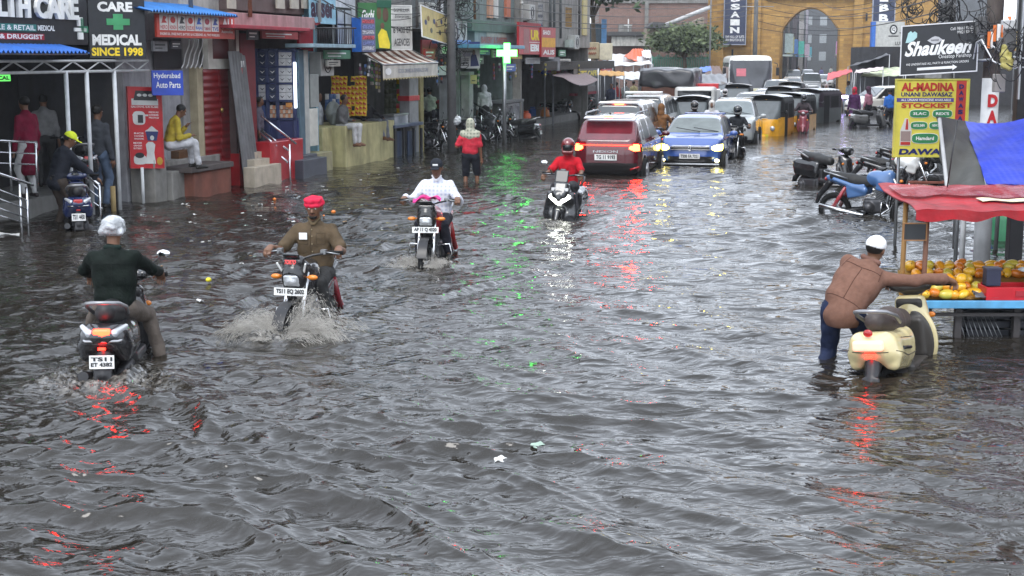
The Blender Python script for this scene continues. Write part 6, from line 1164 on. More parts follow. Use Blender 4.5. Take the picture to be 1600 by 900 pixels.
# ---------------------------------------------------------------- right-hand row
o = thing('building', 'dark shop row along the right edge behind the signs', 'building', (7.9, 20, 0), R(75))   # local x runs up the street
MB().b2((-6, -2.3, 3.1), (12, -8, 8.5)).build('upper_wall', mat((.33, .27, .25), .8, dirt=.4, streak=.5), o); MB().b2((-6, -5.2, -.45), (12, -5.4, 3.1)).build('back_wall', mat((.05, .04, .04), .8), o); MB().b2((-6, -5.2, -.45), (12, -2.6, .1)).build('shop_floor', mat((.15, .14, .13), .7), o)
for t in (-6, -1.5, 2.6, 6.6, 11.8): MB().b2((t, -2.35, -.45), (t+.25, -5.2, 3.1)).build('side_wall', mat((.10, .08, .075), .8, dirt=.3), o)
for t, c in ((-.9, (.35, .18, .12)), (7.2, (.3, .32, .34))): MB().b2((t, -2.2, 3.3), (t+3.2, -2.3, 4.6)).build('shop_sign_panel', mat(c, .6, dirt=.3), o)
o = thing('building', 'grey hazy shop row further up the right side', 'building', (12.6, 33, 0), R(75)); MB().b2((0, -1.6, -.45), (36, -8, 9)).build('wall', mat((.27, .27, .27), .8, dirt=.4, streak=.6), o)
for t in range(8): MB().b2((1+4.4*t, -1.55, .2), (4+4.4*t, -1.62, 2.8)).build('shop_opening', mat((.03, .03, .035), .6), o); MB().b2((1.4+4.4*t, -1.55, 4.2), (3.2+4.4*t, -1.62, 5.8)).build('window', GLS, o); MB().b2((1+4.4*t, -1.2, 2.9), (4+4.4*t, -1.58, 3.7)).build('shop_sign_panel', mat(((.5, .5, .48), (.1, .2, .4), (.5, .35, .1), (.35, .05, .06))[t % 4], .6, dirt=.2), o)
# utility pole with painted letters
o = thing('utility_pole', 'round utility pole painted white below with red letters DA', 'utility pole', P(1533, 414)); d = o.location.y; tz = lambda py: Q(1533, py, d).z
WPm = mat((.60, .60, .60), .6, dirt=.2, streak=.2); MB().tube([(0, 0, -.45), (0, 0, tz(122))], .105, 20).build('painted_shaft', WPm, o); MB().tube([(0, 0, tz(122)), (.03, 0, 7)], [.104, .09], 16).build('upper_shaft', mat((.24, .2, .17), .8, dirt=.6, bump=.5), o)
for i, ch in enumerate('DA'): p = Pn((-.062, -.112, tz(167+i*25)), (.124, 0, 0), (0, 0, tz(147+i*25)-tz(167+i*25))); p.text(ch, 0, 0, 1, 1, mat((.5, .01, .015), .5), o, .06, off=.0)
o = thing('pipe_post', 'slim white pipe post left of the painted utility pole', 'post', P(1512, 414)+Vector((0, .25, 0))); MB().tube([(0, 0, -.45), (0, 0, 1.5)], .035, 12).build('pipe', WPm, o)
o = thing('narrow_sign', 'narrow red and blue edged panel right of the pole', 'sign', Vector((Q(1549, 200, 18.5).x, 18.5, 0))); z0, z1 = Q(1549, 200, 18.5).z, Q(1549, 118, 18.5).z; MB().b2((0, 0, z0), (.03, .05, z1)).build('blue_strip', mat((.08, .3, .6), .5), o); MB().b2((.03, 0, z0), (.07, .05, z1+.02)).build('red_strip', RED, o); MB().tube([(.05, .08, -.45), (.05, .08, z1)], .02, 6).build('panel_post', STL, o)
# signs on the right
o, p = stand_sign('shop_sign', 'black Shaukeen pan shop sign with a white arrow', 'shop sign', 1407, 42, 1525, 117, 17.8, 17.5, rise=-7, m=mat((.012, .013, .017), .3), th=.06, frame=mat((.65, .65, .66), .4), fw=.014)
p.text('Shaukeen', .045, .37, .93, .68, WHT, o, .035, .35); p.text('Onestop Panshop', .5, .27, .93, .37, WHT, o, -.005); p.text('WE UNDERTAKE ALL PARTY & FUNCTION ORDERS', .07, .18, .9, .225, WHT, o, .0)
p.text('Cell: 98661 92025', .64, .86, .94, .92, WHT, o, -.005); p.text('98021 92025', .73, .78, .94, .84, WHT, o, -.005)
p.poly([(.22, .07), (.22, .125), (.69, .125), (.69, .155), (.75, .095), (.69, .035), (.69, .07)], WHT, o, name='arrow')
p.poly([(.05, .66), (.07, .78), (.08, .86), (.115, .9), (.14, .86), (.165, .89), (.2, .85), (.2, .76), (.16, .7), (.1, .66)], mat((.35, .55, .55), .4), o, name='printed_leaf'); p.poly([(.34, .68), (.4, .74), (.44, .76), (.49, .74), (.54, .68), (.49, .62), (.44, .6), (.4, .62)], mat((.45, .45, .46), .4), o, name='emblem'); p.text('NAWAB', .39, .66, .49, .70, BLK, o, .01, off=.009)
MB().tube([p.at(.95, .8, -.1), p.at(1.2, .8, -.1)], .02, 6).tube([p.at(.95, .2, -.1), p.at(1.2, .2, -.1)], .02, 6).build('bracket', STL, o)
YS = mat((.70, .60, .08), .5, var=.10, dirt=.22, name='yellow_board')
o, p = stand_sign('shop_sign', 'yellow AL-MADINA medicine board with green ovals and a bottle', 'shop sign', 1397, 125, 1508, 244, 19.5, m=YS, th=.05, frame=mat((.6, .55, .1), .4), fw=.015)
RD = mat((.45, .03, .02), .5); NVt = mat((.01, .015, .12), .5); GN = mat((.03, .22, .08), .5); PU = mat((.08, .05, .25), .5)
p.text('AL-MADINA', .06, .855, .80, .965, RD, o, .05); p.text('UNANI DAWASAZ', .06, .785, .78, .84, NVt, o, .03); p.rect(.0, .715, .80, .765, PU, o); p.text('ALL UNANI MEDICINE AVAILABLE', .06, .724, .76, .755, WHT, o, .02, off=.01); p.text('STOCKIST', .07, .635, .78, .70, RD, o, .04)
p.rect(.83, .40, .97, .99, mat((.5, .04, .03), .45), o)
for i, ch in enumerate('DAWASAZ'): p.text(ch, .865, .885-.083*i, .935, .945-.083*i, NVt, o, .06, off=.01)
for (u, v, ru, rv, t) in ((.33, .56, .14, .055, '3LAC'), (.65, .56, .14, .055, "REX'S"), (.33, .405, .12, .052, 'BAITUL SHIFA'), (.60, .405, .13, .052, 'NEW SHAMA'), (.42, .235, .19, .07, 'Hamdard')):
    p.oval(u, v, ru, rv, WHT, o, .005, 'printed_oval', e=.6); p.oval(u, v, ru*.96, rv*.9, GN, o, .008, 'printed_oval', e=.6); p.text(t, u-ru*.66, v-rv*.32, u+ru*.66, v+rv*.36, WHT, o, .03, off=.012)
p.poly([(.07, .14), (.07, .34), (.11, .44), (.13, .5), (.17, .5), (.19, .44), (.23, .34), (.22, .14)], mat((.6, .58, .55)), o, .006, 'printed_bottle'); p.poly([(.14, .35), (.15, .49), (.17, .49), (.18, .35)], RD, o, .009, 'printed_bottle'); p.rect(.08, .15, .215, .19, RD, o, .009); p.rect(.08, .2, .215, .33, mat((.3, .22, .2)), o, .009)
p.text('DAWASAZ', .06, .02, 1.0, .10, NVt, o, .05, .1)
for x in (.08, .92): a = p.at(x, .5, -.06); MB().tube([(a.x, a.y, -o.location.z-.45), (a.x, a.y, p.at(x, 1).z)], .022, 6).build('sign_post', STL, o)
# meter boxes, lights, hanging goods, dark post at the right edge
o = thing('dark_post', 'black square post at the right edge behind the cart', 'post', Vector((Q(1592, 200, 18.6).x, 18.6, 0))); MB().b2((-.06, -.06, -.45), (.12, .1, 7)).build('shaft', mat((.015, .015, .018), .5), o, .01)
o = thing('meter_boxes', 'grey electric meter boxes with tangled wires near the right edge', 'electric boxes', Q(1578, 70, 16)); bl = o.location
for (x, z, w_, h_, c) in ((-.03, .2, .14, .14, (.5, .5, .5)), (-.05, .0, .16, .16, (.2, .2, .21)), (.0, -.2, .15, .13, (.55, .55, .52)), (-.1, -.42, .12, .2, (.3, .28, .26))): MB().box((x, 0, z), (w_, .1, h_)).build('meter_box', mat(c, .5, dirt=.3), o, .01)
MB().b2((.12, .0, -.6), (.14, .04, 2)).build('mount_bar', STL, o)
o = thing('traffic_baton', 'orange and white striped barrier sheet tied by the meter boxes', 'striped sheet', Q(1558, 48, 16)); b = MB()
for i in range(7): b.m = i % 2; f = lambda u, v, i=i: (-.10+(i+u)*.035, .04*math.sin(i), -.1+.025*i+.18*(v-.5)-.03*math.sin(i*2)); b.sheet(f, 2, 3, .01)
b.build('striped_cloth', [mat((.7, .18, .04), .5), WHT], o)
o = thing('ceiling_fan_box', 'yellowish plastic bags hanging below the meter boxes', 'hanging bags', Q(1569, 88, 15.8)); sdf('hanging_bags', [('e', (0, 0, 0), (.05, .04, .14)), ('e', (.06, 0, -.06), (.05, .04, .1))], .015, mat((.45, .4, .12), .4, bump=.5), o, wr=(.01, 40))
# ---------------------------------------------------------------- blue and grey tarps
o = thing('tarpaulin', 'large shiny blue tarpaulin sloping over the stall at right', 'tarpaulin', Vector((5.9, 16.5, 0))); bl = o.location; q = [Q(1504, 190, 17.5), Q(1640, 172, 16.5), Q(1640, 292, 14.6), Q(1541, 289, 14.8)]
BT = mat((.003, .028, .42), .42, var=.25, vs=3, bump=.2, bs=14, name='blue_tarp')
MB().sheet(lambda u, v: q[0].lerp(q[1], u).lerp(q[3].lerp(q[2], u), v)-bl+Vector((0, -.0, .03*math.sin(u*4+v*2)*math.sin(v*3)-.09*math.sin(math.pi*u)*(1-v)+.005*math.sin(u*9+v*34+2*math.sin(u*5))*v+.0015*math.sin(u*60-v*35))), 60, 50, .012).build('tarp_sheet', BT, o)
for c in (q[0], q[1]): MB().tube([(c.x-bl.x, c.y-bl.y+.02, -.45), c-bl], .025, 6).build('tarp_post', STL, o)
o = thing('tarpaulin', 'grey tarpaulin hanging steeply left of the blue sheet', 'tarpaulin', Vector((5.4, 16.5, 0))); bl = o.location; q2 = [Q(1462, 182, 16.2), Q(1507, 190, 17.45), Q(1543, 292, 14.75), Q(1479, 305, 15.2)]
MB().sheet(lambda u, v: q2[0].lerp(q2[1], u).lerp(q2[3].lerp(q2[2], u), v)-bl+Vector((.02*math.sin(v*9)*(1-u), 0, .03*math.sin(u*7+v*11)*v-.03*math.sin(v*23)*u*.3)), 26, 40, .012).build('tarp_sheet', mat((.065, .065, .06), .6, dirt=.35, bump=.3, bs=8), o)
MB().tube([Q(1468, 186, 16.1)-bl, Q(1482, 312, 15.0)-bl, Q(1484, 345, 14.9)-bl], .022, 8).build('edge_pole', mat((.35, .35, .35), .6), o)
o = thing('cloth_scrap', 'grey cloth scrap tied to the beam below the red roof', 'cloth scrap', Q(1490, 330, 14.2)); MB().sheet(lambda u, v: (-.08+.3*u-.05*v, .03*math.sin(v*6), .12-.2*v+.05*u-.1*u*v*(1-u)), 8, 8, .01).build('cloth', mat((.22, .22, .22), .7), o); MB().tube([(-.08, .02, .12), (.0, .03, .9)], .008, 5).build('tie_rope', BLK, o)
# ---------------------------------------------------------------- fruit cart
CD = 13.0; o = thing('fruit_cart', 'fruit cart with a blue plank edge and a ragged red roof', 'cart', Vector((Q(1437, 550, CD).x, CD, 0))); cb = o.location; ZT = Q(1437, 470, CD).z; X1 = 2.3; DP = 1.25
MB().b2((0, -.02, ZT-.07), (X1, .03, ZT)).build('front_plank', mat((.10, .35, .60), .5, dirt=.25, var=.2, name='blue_plank'), o, .005); MB().b2((0, .03, ZT-.06), (X1, DP, ZT-.015)).build('table_deck', mat((.2, .13, .07), .7, dirt=.3), o)
b = MB()
for x in (.35, .9, X1-.25): b.b2((x, .1, -.45), (x+.06, .16, ZT-.06)).b2((x, DP-.2, -.45), (x+.06, DP-.14, ZT-.06))
b.b2((.0, .04, .22), (X1, .08, .25)); b.build('legs', mat((.05, .045, .045), .6), o)
BM = mat((.42, .22, .06), .55, dirt=.35, name='bamboo'); RM_ = mat((.16, .07, .04), .6, dirt=.3)
zr = Q(1437, 330, CD).z
for (x, y, m_, z_) in ((.02, .06, RM_, zr), (-.06, .5, BM, zr+.05), (1.72-.02, DP-.1, RM_, zr+.08), (X1+.3, .1, RM_, zr)): MB().tube([(x, y, ZT-.45), (x+.01, y, z_)], .024, 8).build('roof_pole', m_, o)
RR = mat((.32, .003, .010), .5, var=.35, dirt=.25, bump=.4, bs=14, name='red_plastic_sheet')
def rf(u, v): return Vector((-.13+2.75*u+.02*math.sin(v*8), -.12+1.45*v+.03*math.sin(u*14), zr+.02+.11*v+.008*math.sin(u*21+v*7)+.012*math.sin(v*13-u*5)*v+.006*math.sin(u*50)))
MB().sheet(rf, 60, 22, .01).build('roof_sheet', RR, o); MB().sheet(lambda u, v: rf(u, 0)+Vector((0, -.012-.01*math.sin(u*33), -.0-.085*v*(1+.25*math.sin(u*17)+.2*math.sin(u*41)))), 60, 4, .006).build('roof_valance', RR, o)
MB().sheet(lambda u, v: rf(.25+.7*u, .22+.12*v+.1*u)+Vector((0, 0, .022)), 30, 3, .004).build('paper_strip', mat((.7, .62, .42), .5, var=.4, vs=8), o); MB().sheet(lambda u, v: rf(.02+.96*u, .42+.42*v+.04*math.sin(u*12))+Vector((0, 0, .03)), 40, 6, .004).build('clear_plastic_layer', mat((.38, .015, .03), .3, coat=.3, bump=.7, bs=20, alpha=.5), o)
MB().tube([(.0, .9, zr+.02), (2.2, .1, zr-.12)], .02, 6).build('roof_beam', mat((.12, .08, .05), .7), o)
for i in range(5): MB().b2((-.02, .08+.25*i, zr-.01+.02*i), (2.5, .11+.25*i, zr+.015+.02*i)).build('roof_slat', BM, o)
o = thing('slate_board', 'small black slate board hanging on the cart pole', 'board', Q(1429, 362, CD+.02)); MB().box((0, 0, 0), (.205, .02, .15)).build('slate', mat((.02, .022, .025), .4), o); p = Pn((-.1, -.012, -.073), (.2, 0, 0), (0, 0, .146)); p.frame(mat((.3, .14, .05), .5), o, .01, .02)
# mangoes
MG = [mat(c, .3, coat=.4, var=.25, vs=12, name='mango_skin') for c in ((.72, .30, .01), (.75, .42, .02), (.66, .19, .012), (.55, .45, .05))]
rg = random.Random(5); mme = []
for k_ in range(4):
    me = sdf('mango_fruit', [('e', (0, 0, 0), (.052, .043, .04)), ('e', (.018, 0, .008), (.04, .037, .037))], .008, MG[k_], None, k=.02); mme.append(me.data); bpy.data.objects.remove(me)
spots = []
for r_ in range(6):
    for c_ in range(17-(r_ > 3)):
        x = .06+c_*.098+(r_ % 2)*.05; y = .22+.12*r_; lay = .045+.042*min(r_, 4)
        if .62 < x < 1.45 and r_ < 3: continue
        if x > 1.45 and r_ < 2: continue
        spots.append((x, y, ZT+lay))
spots += [(.05+.09*i, .08+.02*(i % 2), ZT+.045) for i in range(5)]+[(.08+.1*i, .13, ZT+.11) for i in range(4)]+[(.12+.1*i, .2, ZT+.17) for i in range(4)]
for i, (x, y, z) in enumerate(spots):
    g = thing('mango', 'ripe orange mango heaped on the fruit cart', 'mango', cb+Vector((x+rg.uniform(-.015, .015), y, z+rg.uniform(-.008, .012))), rg.random()*6, 'ripe mangoes heaped on the fruit cart', roll=rg.uniform(-.6, .6)); s = rg.uniform(.95, 1.18); g.scale = (s*rg.uniform(1.05, 1.3), s, s*rg.uniform(.85, 1.05)); link('mango_fruit', mme[i % 4], None, g); MB().ell((-.05, 0, .004), (.005, .005, .005), 5, 4).build('stem_end', BLK, g)
o = thing('fruit_bank', 'slanting wooden bank under the mango heap', 'display rack', cb+Vector((.0, .15, ZT))); MB().prism([(0, 0, -.01), (0, .72, -.01), (0, .72, .16), (0, .55, .16), (0, .02, .01)], Vector((1.9, 0, 0))).build('rack_body', mat((.35, .2, .05), .7), o)
o = thing('fruit_crate', 'red plastic crate with papers in the middle of the cart', 'crate', cb+Vector((1.02, .12, ZT))); b = MB().b2((-.42, -.1, 0), (.42, -.08, .12)).b2((-.42, .22, 0), (.42, .24, .12)).b2((-.42, -.08, 0), (-.4, .22, .12)).b2((.4, -.08, 0), (.42, .22, .12)).b2((-.4, -.08, 0), (.4, .22, .02)); b.build('crate_walls', mat((.5, .01, .02), .35), o, .004)
MB().b2((-.15, -.108, .04), (.12, -.1, .09)).build('crate_label', mat((.35, .02, .03), .4), o)
o = thing('weighing_scale', 'steel weighing scale pan on a dark base', 'scale', cb+Vector((1.22, .2, ZT+.1))); MB().b2((-.14, -.08, 0), (.14, .1, .1)).build('scale_base', mat((.12, .13, .14), .4, .5), o, .01); MB().tube([(0, 0, .1), (0, 0, .125), (0, 0, .155)], [.08, .2, .265], 24).build('scale_pan', mat((.7, .7, .7), .2, .9), o); MB().ell((0, 0, .158), (.19, .18, .012), 20, 6).build('pan_liner', mat((.4, .03, .1), .3), o)
o = thing('black_box', 'small dark blue box beside the mangoes', 'box', cb+Vector((.73, .28, ZT+.1))); MB().box((0, 0, .08), (.14, .12, .16)).build('box_body', mat((.03, .035, .07), .5), o, .01); MB().box((0, 0, .165), (.15, .13, .02)).build('box_lid', mat((.05, .05, .09), .4), o, .004)
o = thing('newspaper', 'crumpled dark plastic and newspaper on the cart edge', 'paper', cb+Vector((.62, .04, ZT+.01))); MB().sheet(lambda u, v: (-.12+.5*u, -.02+.12*v, .02+.03*math.sin(u*11+v*7)*math.sin(v*5)+.05*(1-u)*v), 14, 8, .004).build('paper_sheet', mat((.15, .15, .16), .3, coat=.5, var=.5, vs=10), o)
o = thing('plastic_bag', 'pale green plastic bag bundle on the cart', 'plastic bag', cb+Vector((1.62, .12, ZT+.06))); sdf('bag_bundle', [('e', (0, 0, 0), (.14, .07, .06)), ('e', (-.1, 0, .02), (.06, .05, .05))], .012, mat((.12, .35, .28), .25, coat=.6, var=.4, bump=.6), o, wr=(.012, 45))
o = thing('plastic_bag', 'black plastic bag at the right end of the cart', 'plastic bag', cb+Vector((1.86, .16, ZT+.09))); sdf('bag_bundle', [('e', (0, 0, 0), (.13, .08, .09)), ('e', (.1, 0, .02), (.08, .06, .08))], .012, mat((.02, .02, .025), .25, coat=.6), o, wr=(.012, 45))
for i in range(2):
    g = thing('papaya', ('front' if i == 0 else 'back')+' long orange papaya beside the scale pan', 'papaya', cb+Vector((1.62+.13*i, .4-.05*i, ZT+.2+.02*i)), R(20)); sdf('papaya_fruit', [('c', (-.1, 0, -.04), (.1, 0, .05), .055, .04)], .01, MG[0], g, k=.02); MB().ell((.145, 0, .07), (.01, .01, .01), 6, 4).build('stem_end', BLK, g)
for i in range(3):
    g = thing('crate', ('left', 'middle', 'right')[i]+' dark slatted crate stored under the cart in the water', 'crate', cb+Vector((.72+.5*i, .45, .0))); b = MB()
    for j in range(4): b.b2((-.22, -.16, -.02+.085*j), (.22, -.14, .04+.085*j)).b2((-.22, .14, -.02+.085*j), (.22, .16, .04+.085*j)).b2((-.22, -.16, -.02+.085*j), (-.2, .16, .04+.085*j)).b2((.2, -.16, -.02+.085*j), (.22, .16, .04+.085*j))
    b.build('crate_slats', mat((.02, .022, .03), .4), g)
o = thing('wire_rack', 'grey wire rack leaning in the water under the cart', 'wire rack', cb+Vector((.42, .25, .02))); b = MB()
for i in range(9): b.tube([(.0+.04*i, 0, .18), (.06+.045*i, -.08, -.06)], .004, 4)
b.tube([(0, 0, .18), (.33, 0, .18)], .006, 4).tube([(.05, -.08, -.05), (.44, -.08, -.05)], .006, 4); b.build('wires', STL, o)
# things behind the cart
for i, (px, py, c, h_, lab) in enumerate(((1552, 372, (.02, .1, .45), .55, 'blue barrel in the water behind the cart roof'), (1572, 376, (.05, .25, .12), .5, 'green barrel in the water behind the cart roof'))):
    o = thing('barrel', lab, 'barrel', P(px, py)-Vector((0, 0, .2))); MB().tube([(0, 0, 0), (0, 0, .1), (0, 0, h_), (0, 0, h_+.12)], [.2, .22, .22, .19], 18).build('barrel_shell', mat(c, .4, dirt=.3), o); MB().disc((0, 0, h_+.13), (0, 0, 1), .17, .02).build('barrel_lid', BLK, o)
for i, (px, py, t, lab) in enumerate(((1555, 390, 1.3, 'thin dark post behind the painted pole'), (1566, 375, 1.5, 'grey thin post standing behind the cart'), (1583, 392, 1.4, 'brown thin post at the far right behind the cart'))):
    o = thing('thin_post', lab, 'post', P(px, py)); MB().tube([(0, 0, -.45), (.02, 0, t)], .03, 8).build('post_shaft', (mat((.1, .1, .1)), STL, mat((.15, .06, .04)))[i], o)
# ---------------------------------------------------------------- poles and cables
def pole(label, base, H, r, m, arms=()):
    o = thing('utility_pole', label, 'utility pole', base); MB().tube([(0, 0, -.45), (0, 0, H)], [r, r*.75], 12).build('shaft', m, o)
    for (z, L_) in arms: MB().tube([(-L_, 0, z), (L_, 0, z)], .03, 6).build('cross_arm', STL, o)
    return o
pole('concrete utility pole wrapped in cables left of the green house', FW(ft(706, .9), -.9, 0), 9, .13, mat((.17, .17, .17), .8, dirt=.4), ((5, .6),)); pole('steel utility pole before the gateway right of HUSSAIN sign', Vector((Q(1178, 140, 98).x, 98, 0)), 9, .17, mat((.12, .12, .12), .6), ((6, 1.2),)); pole('leaning grey pole by the market stalls', P(934, 166), 2.4, .07, STL)
pole('dark pole behind the black pan shop sign', Vector((Q(1483, 60, 30).x, 30, 0)), 8, .13, mat((.2, .2, .2), .8, dirt=.5)); pole('thin pole left of the gateway edge', Vector((Q(1108, 140, 92).x, 92, 0)), 8, .06, mat((.15, .15, .15), .6))
CB = mat((.015, .015, .016), .5, name='cable_rubber'); rg = random.Random(21)
def cable(label, a, b_, sag, r=.012, n=12, g='black overhead cables'): o = tag(MB().tube(catenary(a, b_, sag, n), r, 5, False).build('overhead_cable', CB), label, 'cable', g); return o
L0 = FW(ft(706, .9), -.9, 0); 
for i in range(9):
    a = L0+Vector((0, 0, 3.6+.28*i)); b_ = Vector((Q(1178, 140, 98).x, 98, 5.6+.35*i)); cable('black cable running from the left pole towards the gateway', a, b_, .5+.3*rg.random(), .014)
for i in range(8): a = FW(ft(470+i*14), -.15, 3.9+.3*rg.random()); cable('black service cable slung along the left upper fronts', a, L0+Vector((0, 0, 3.3+.25*i)), .25+.3*rg.random(), .010)
RP = Vector((P(1533, 414).x, P(1533, 414).y, 0))
for i in range(8): cable('black cable from the painted pole up the right side', RP+Vector((0, 0, 2.9+.2*i)), Vector((Q(1483, 60, 30).x, 30, 3.2+.3*i)), .1+.25*rg.random(), .010)
for i in range(6): cable('black cable from the dark right pole to the gateway', Vector((Q(1483, 60, 30).x, 30, 3.6+.3*i)), Vector((Q(1240+22*i, 0, 106.5).x, 106.5, 5.6+.5*i)), .6*rg.random()+.3, .014)
for i in range(5): cable('cable crossing above the gateway arch', Vector((Q(1178, 140, 98).x, 98, 4.6+.5*i)), Vector((Q(1385, 30, 100).x, 100, 4.4+.55*i)), .3+.4*rg.random(), .018)
def coil(label, c, r, n, seed, th=.012, dens=3.):
    rg = random.Random(seed); b = MB()
    for i in range(n):
        p = Vector((rg.gauss(0, r*.3), rg.gauss(0, .08), rg.gauss(0, r*.6))); q = Vector((rg.gauss(0, r*.4), rg.gauss(0, .08), rg.gauss(0, r*.8))); a = rg.random()*6; rr = rg.uniform(.3, 1)*r*.5
        pts = [p.lerp(q, t/14)+Vector((math.cos(a+t*.45*dens/3)*rr, .03*math.sin(t), math.sin(a+t*.45*dens/3)*rr-.1*math.sin(t/14*3.14))) for t in range(15)]; b.tube(pts, th*rg.uniform(.5, 1.1), 4, False)
    o = thing('cable_tangle', label, 'cable tangle', c); b.build('tangled_wires', CB, o); MB().box((0, .05, 0), (.12, .1, .22)).build('junction_box', mat((.12, .12, .12), .5), o, .01); return o
coil('tangle of black wires drooping by the grey pillar', FW(ft(706, .8), -.8, 3.0), .55, 26, 1); coil('cluster of black wires high above the left pole', FW(ft(702, .8), -.8, 4.5), .8, 30, 2); coil('heap of wires above the black pan shop sign', Q(1480, 18, 18.5), .28, 34, 3, .008); coil('wire loops on the pole right of the pan shop sign', Q(1535, 40, 17.3), .25, 18, 4, .007); coil('wires over the meter boxes at the right edge', Q(1580, 60, 15.8), .25, 20, 5, .006); coil('wires hanging behind the yellow slanted banner', FW(ft(712), -.3, 4.4), .7, 24, 6); coil('pale wires coiled under the gateway cables', Vector((Q(1420, 10, 60).x, 60, 4.6)), .8, 22, 7, .02)
o = tag(MB().tube([Q(1521, 92, 17.3), Q(1526, 66, 17.2), Q(1534, 62, 17.1), Q(1541, 76, 17.0), Q(1552, 96, 16.8), Q(1572, 104, 16.4), Q(1610, 106, 16)], .009, 6, False).build('overhead_cable', mat((.6, .6, .6), .4)), 'thick white cable looping off the painted pole', 'cable')
o = tag(MB().tube([Q(1549, 70, 16.5), Q(1570, 86, 16.3), Q(1610, 93, 16)], .007, 6, False).build('overhead_cable', mat((.6, .6, .6), .4)), 'thin white cable below the striped sheet', 'cable')
# ---------------------------------------------------------------- vehicles and riders
def at(px, py, z=-.25): v = P(px, py); return Vector((v.x, v.y, z))
def onroad(v, yaw, fwd, z=-.27):
    """v: waterline point under the nearest end; shift so that local y=fwd sits there"""
    h_ = head(yaw); return Vector((v.x-h_[0]*fwd, v.y-h_[1]*fwd, z))
def rider(label, loc, yaw, kind='moto', **k):
    d = dict(pel=(0, -.24, .84), lean=.10, hl=(-.35, .17, 1.11), hr=(.35, .17, 1.11), fl=(-.2, .05, .36), fr=(.2, .05, .36), grip=True)
    if kind == 'sc': d.update(pel=(0, -.25, .83), hl=(-.3, .24, 1.04), hr=(.3, .24, 1.04), fl=(-.16, .12, .44), fr=(.16, .12, .44))
    d.update(k); return person(label, loc, yaw, **d)
# 1 rider seen from behind
y = PB['sc_l'][1]; l = onroad(PB['sc_l'][0], y, -.85, -.32)
scooter('black scooter with lit tail light ridden away from the viewer', l, y, plate_txt=['TS11', 'ET 4382'], taillit=True, mirror_side=(1,), vox=.01, trim=mat((.45, .45, .46), .25, .7), lampcol=(1, .012, .004), badge='Activa')
o, J = rider('man in a dark green jacket with plastic over his cap riding a scooter', l, y, 'sc', shirt=(.004, .008, .006), pants=(.11, .09, .075), hat='bag', vox=.009, lean=.06, head=(R(-6), 0), bare=True, ep=((-1, -.3, -.6), (.9, -.3, -.7)), fl=(-.31, -.02, .24), fr=(.32, .08, .28), kp=((-.25, 1, -.1), (.1, 1, -.1)), fat=1.1, wrk=(.008, 17))
T = J['T']; dv = J['M'] @ Vector((0, 1, 0)); SE = mat((.004, .007, .006), .8); onsurf(J['shirt'], [T(-.17, 0, .37), T(0, 0, .36), T(.17, 0, .37)], dv, .003, 'yoke_seam', SE); onsurf(J['shirt'], [T(0, 0, .36), T(0, 0, .02)], dv, .0025, 'back_seam', SE, 14); sdf('jacket_collar', [('c', T(-.055, -.045, .50), T(.055, -.045, .50), .022, .022)], .009, mat((.010, .020, .017), .8), o)
# 2 brown shirt
y = PB['mo_l'][1]; l = onroad(PB['mo_l'][0], y, .7, -.38)
_, F = motorcycle('black motorcycle splashing towards the viewer with orange-red visor lettering', l, y, steer=R(-6), plate_txt='TS11 EQ 2602', visor_txt='TORTO', stripe=True, vox=.009, accent=(.25, .02, .03))
PR = mat((.05, .035, .02), .8)
o, J = rider('man in a brown shirt and pink-red headcloth riding a motorcycle', l, y, shirt=(.085, .06, .035), pants=(.035, .035, .035), hat='turban', hatc=(.62, .02, .06), sleeve='short', beard=True, vox=.009, head=(R(4), R(6)), fat=1.1, lean=.05)
T = J['T']; MB().box(T(.09, .14, .36), (.085, .012, .07), J['M']).build('pocket_papers', WHT, o, .004); b = MB()
for z in (.12, .2, .28, .36, .43): b.ell(T(0, .135, z), (.007, .006, .007), 6, 4)
b.build('shirt_buttons', mat((.25, .2, .12)), o)
dv = J['M'] @ Vector((0, -1, 0)); S_ = J['shirt']; onsurf(S_, [T(.018, 0, .46), T(.018, 0, .05)], dv, .0035, 'placket_seam', PR, 14); onsurf(S_, [T(.045, 0, .39), T(.045, 0, .28), T(.13, 0, .28), T(.13, 0, .39), T(.045, 0, .39)], dv, .003, 'pocket_seam', PR); onsurf(S_, [T(-.045, 0, .39), T(-.045, 0, .28), T(-.13, 0, .28), T(-.13, 0, .39), T(-.045, 0, .39)], dv, .003, 'pocket_seam', PR)
sdf('shirt_collar', [('c', T(s*.012, .075, .475), T(s*.06, .03, .535), .014, .012) for s in (-1, 1)]+[('c', T(-.06, -.02, .54), T(.06, -.02, .54), .012, .012)], .008, mat((.11, .08, .045), .8), o)
splash('spray thrown up in arcs around the brown shirted rider', P(458, 516), y, 15000, 1.2, .5, 1)
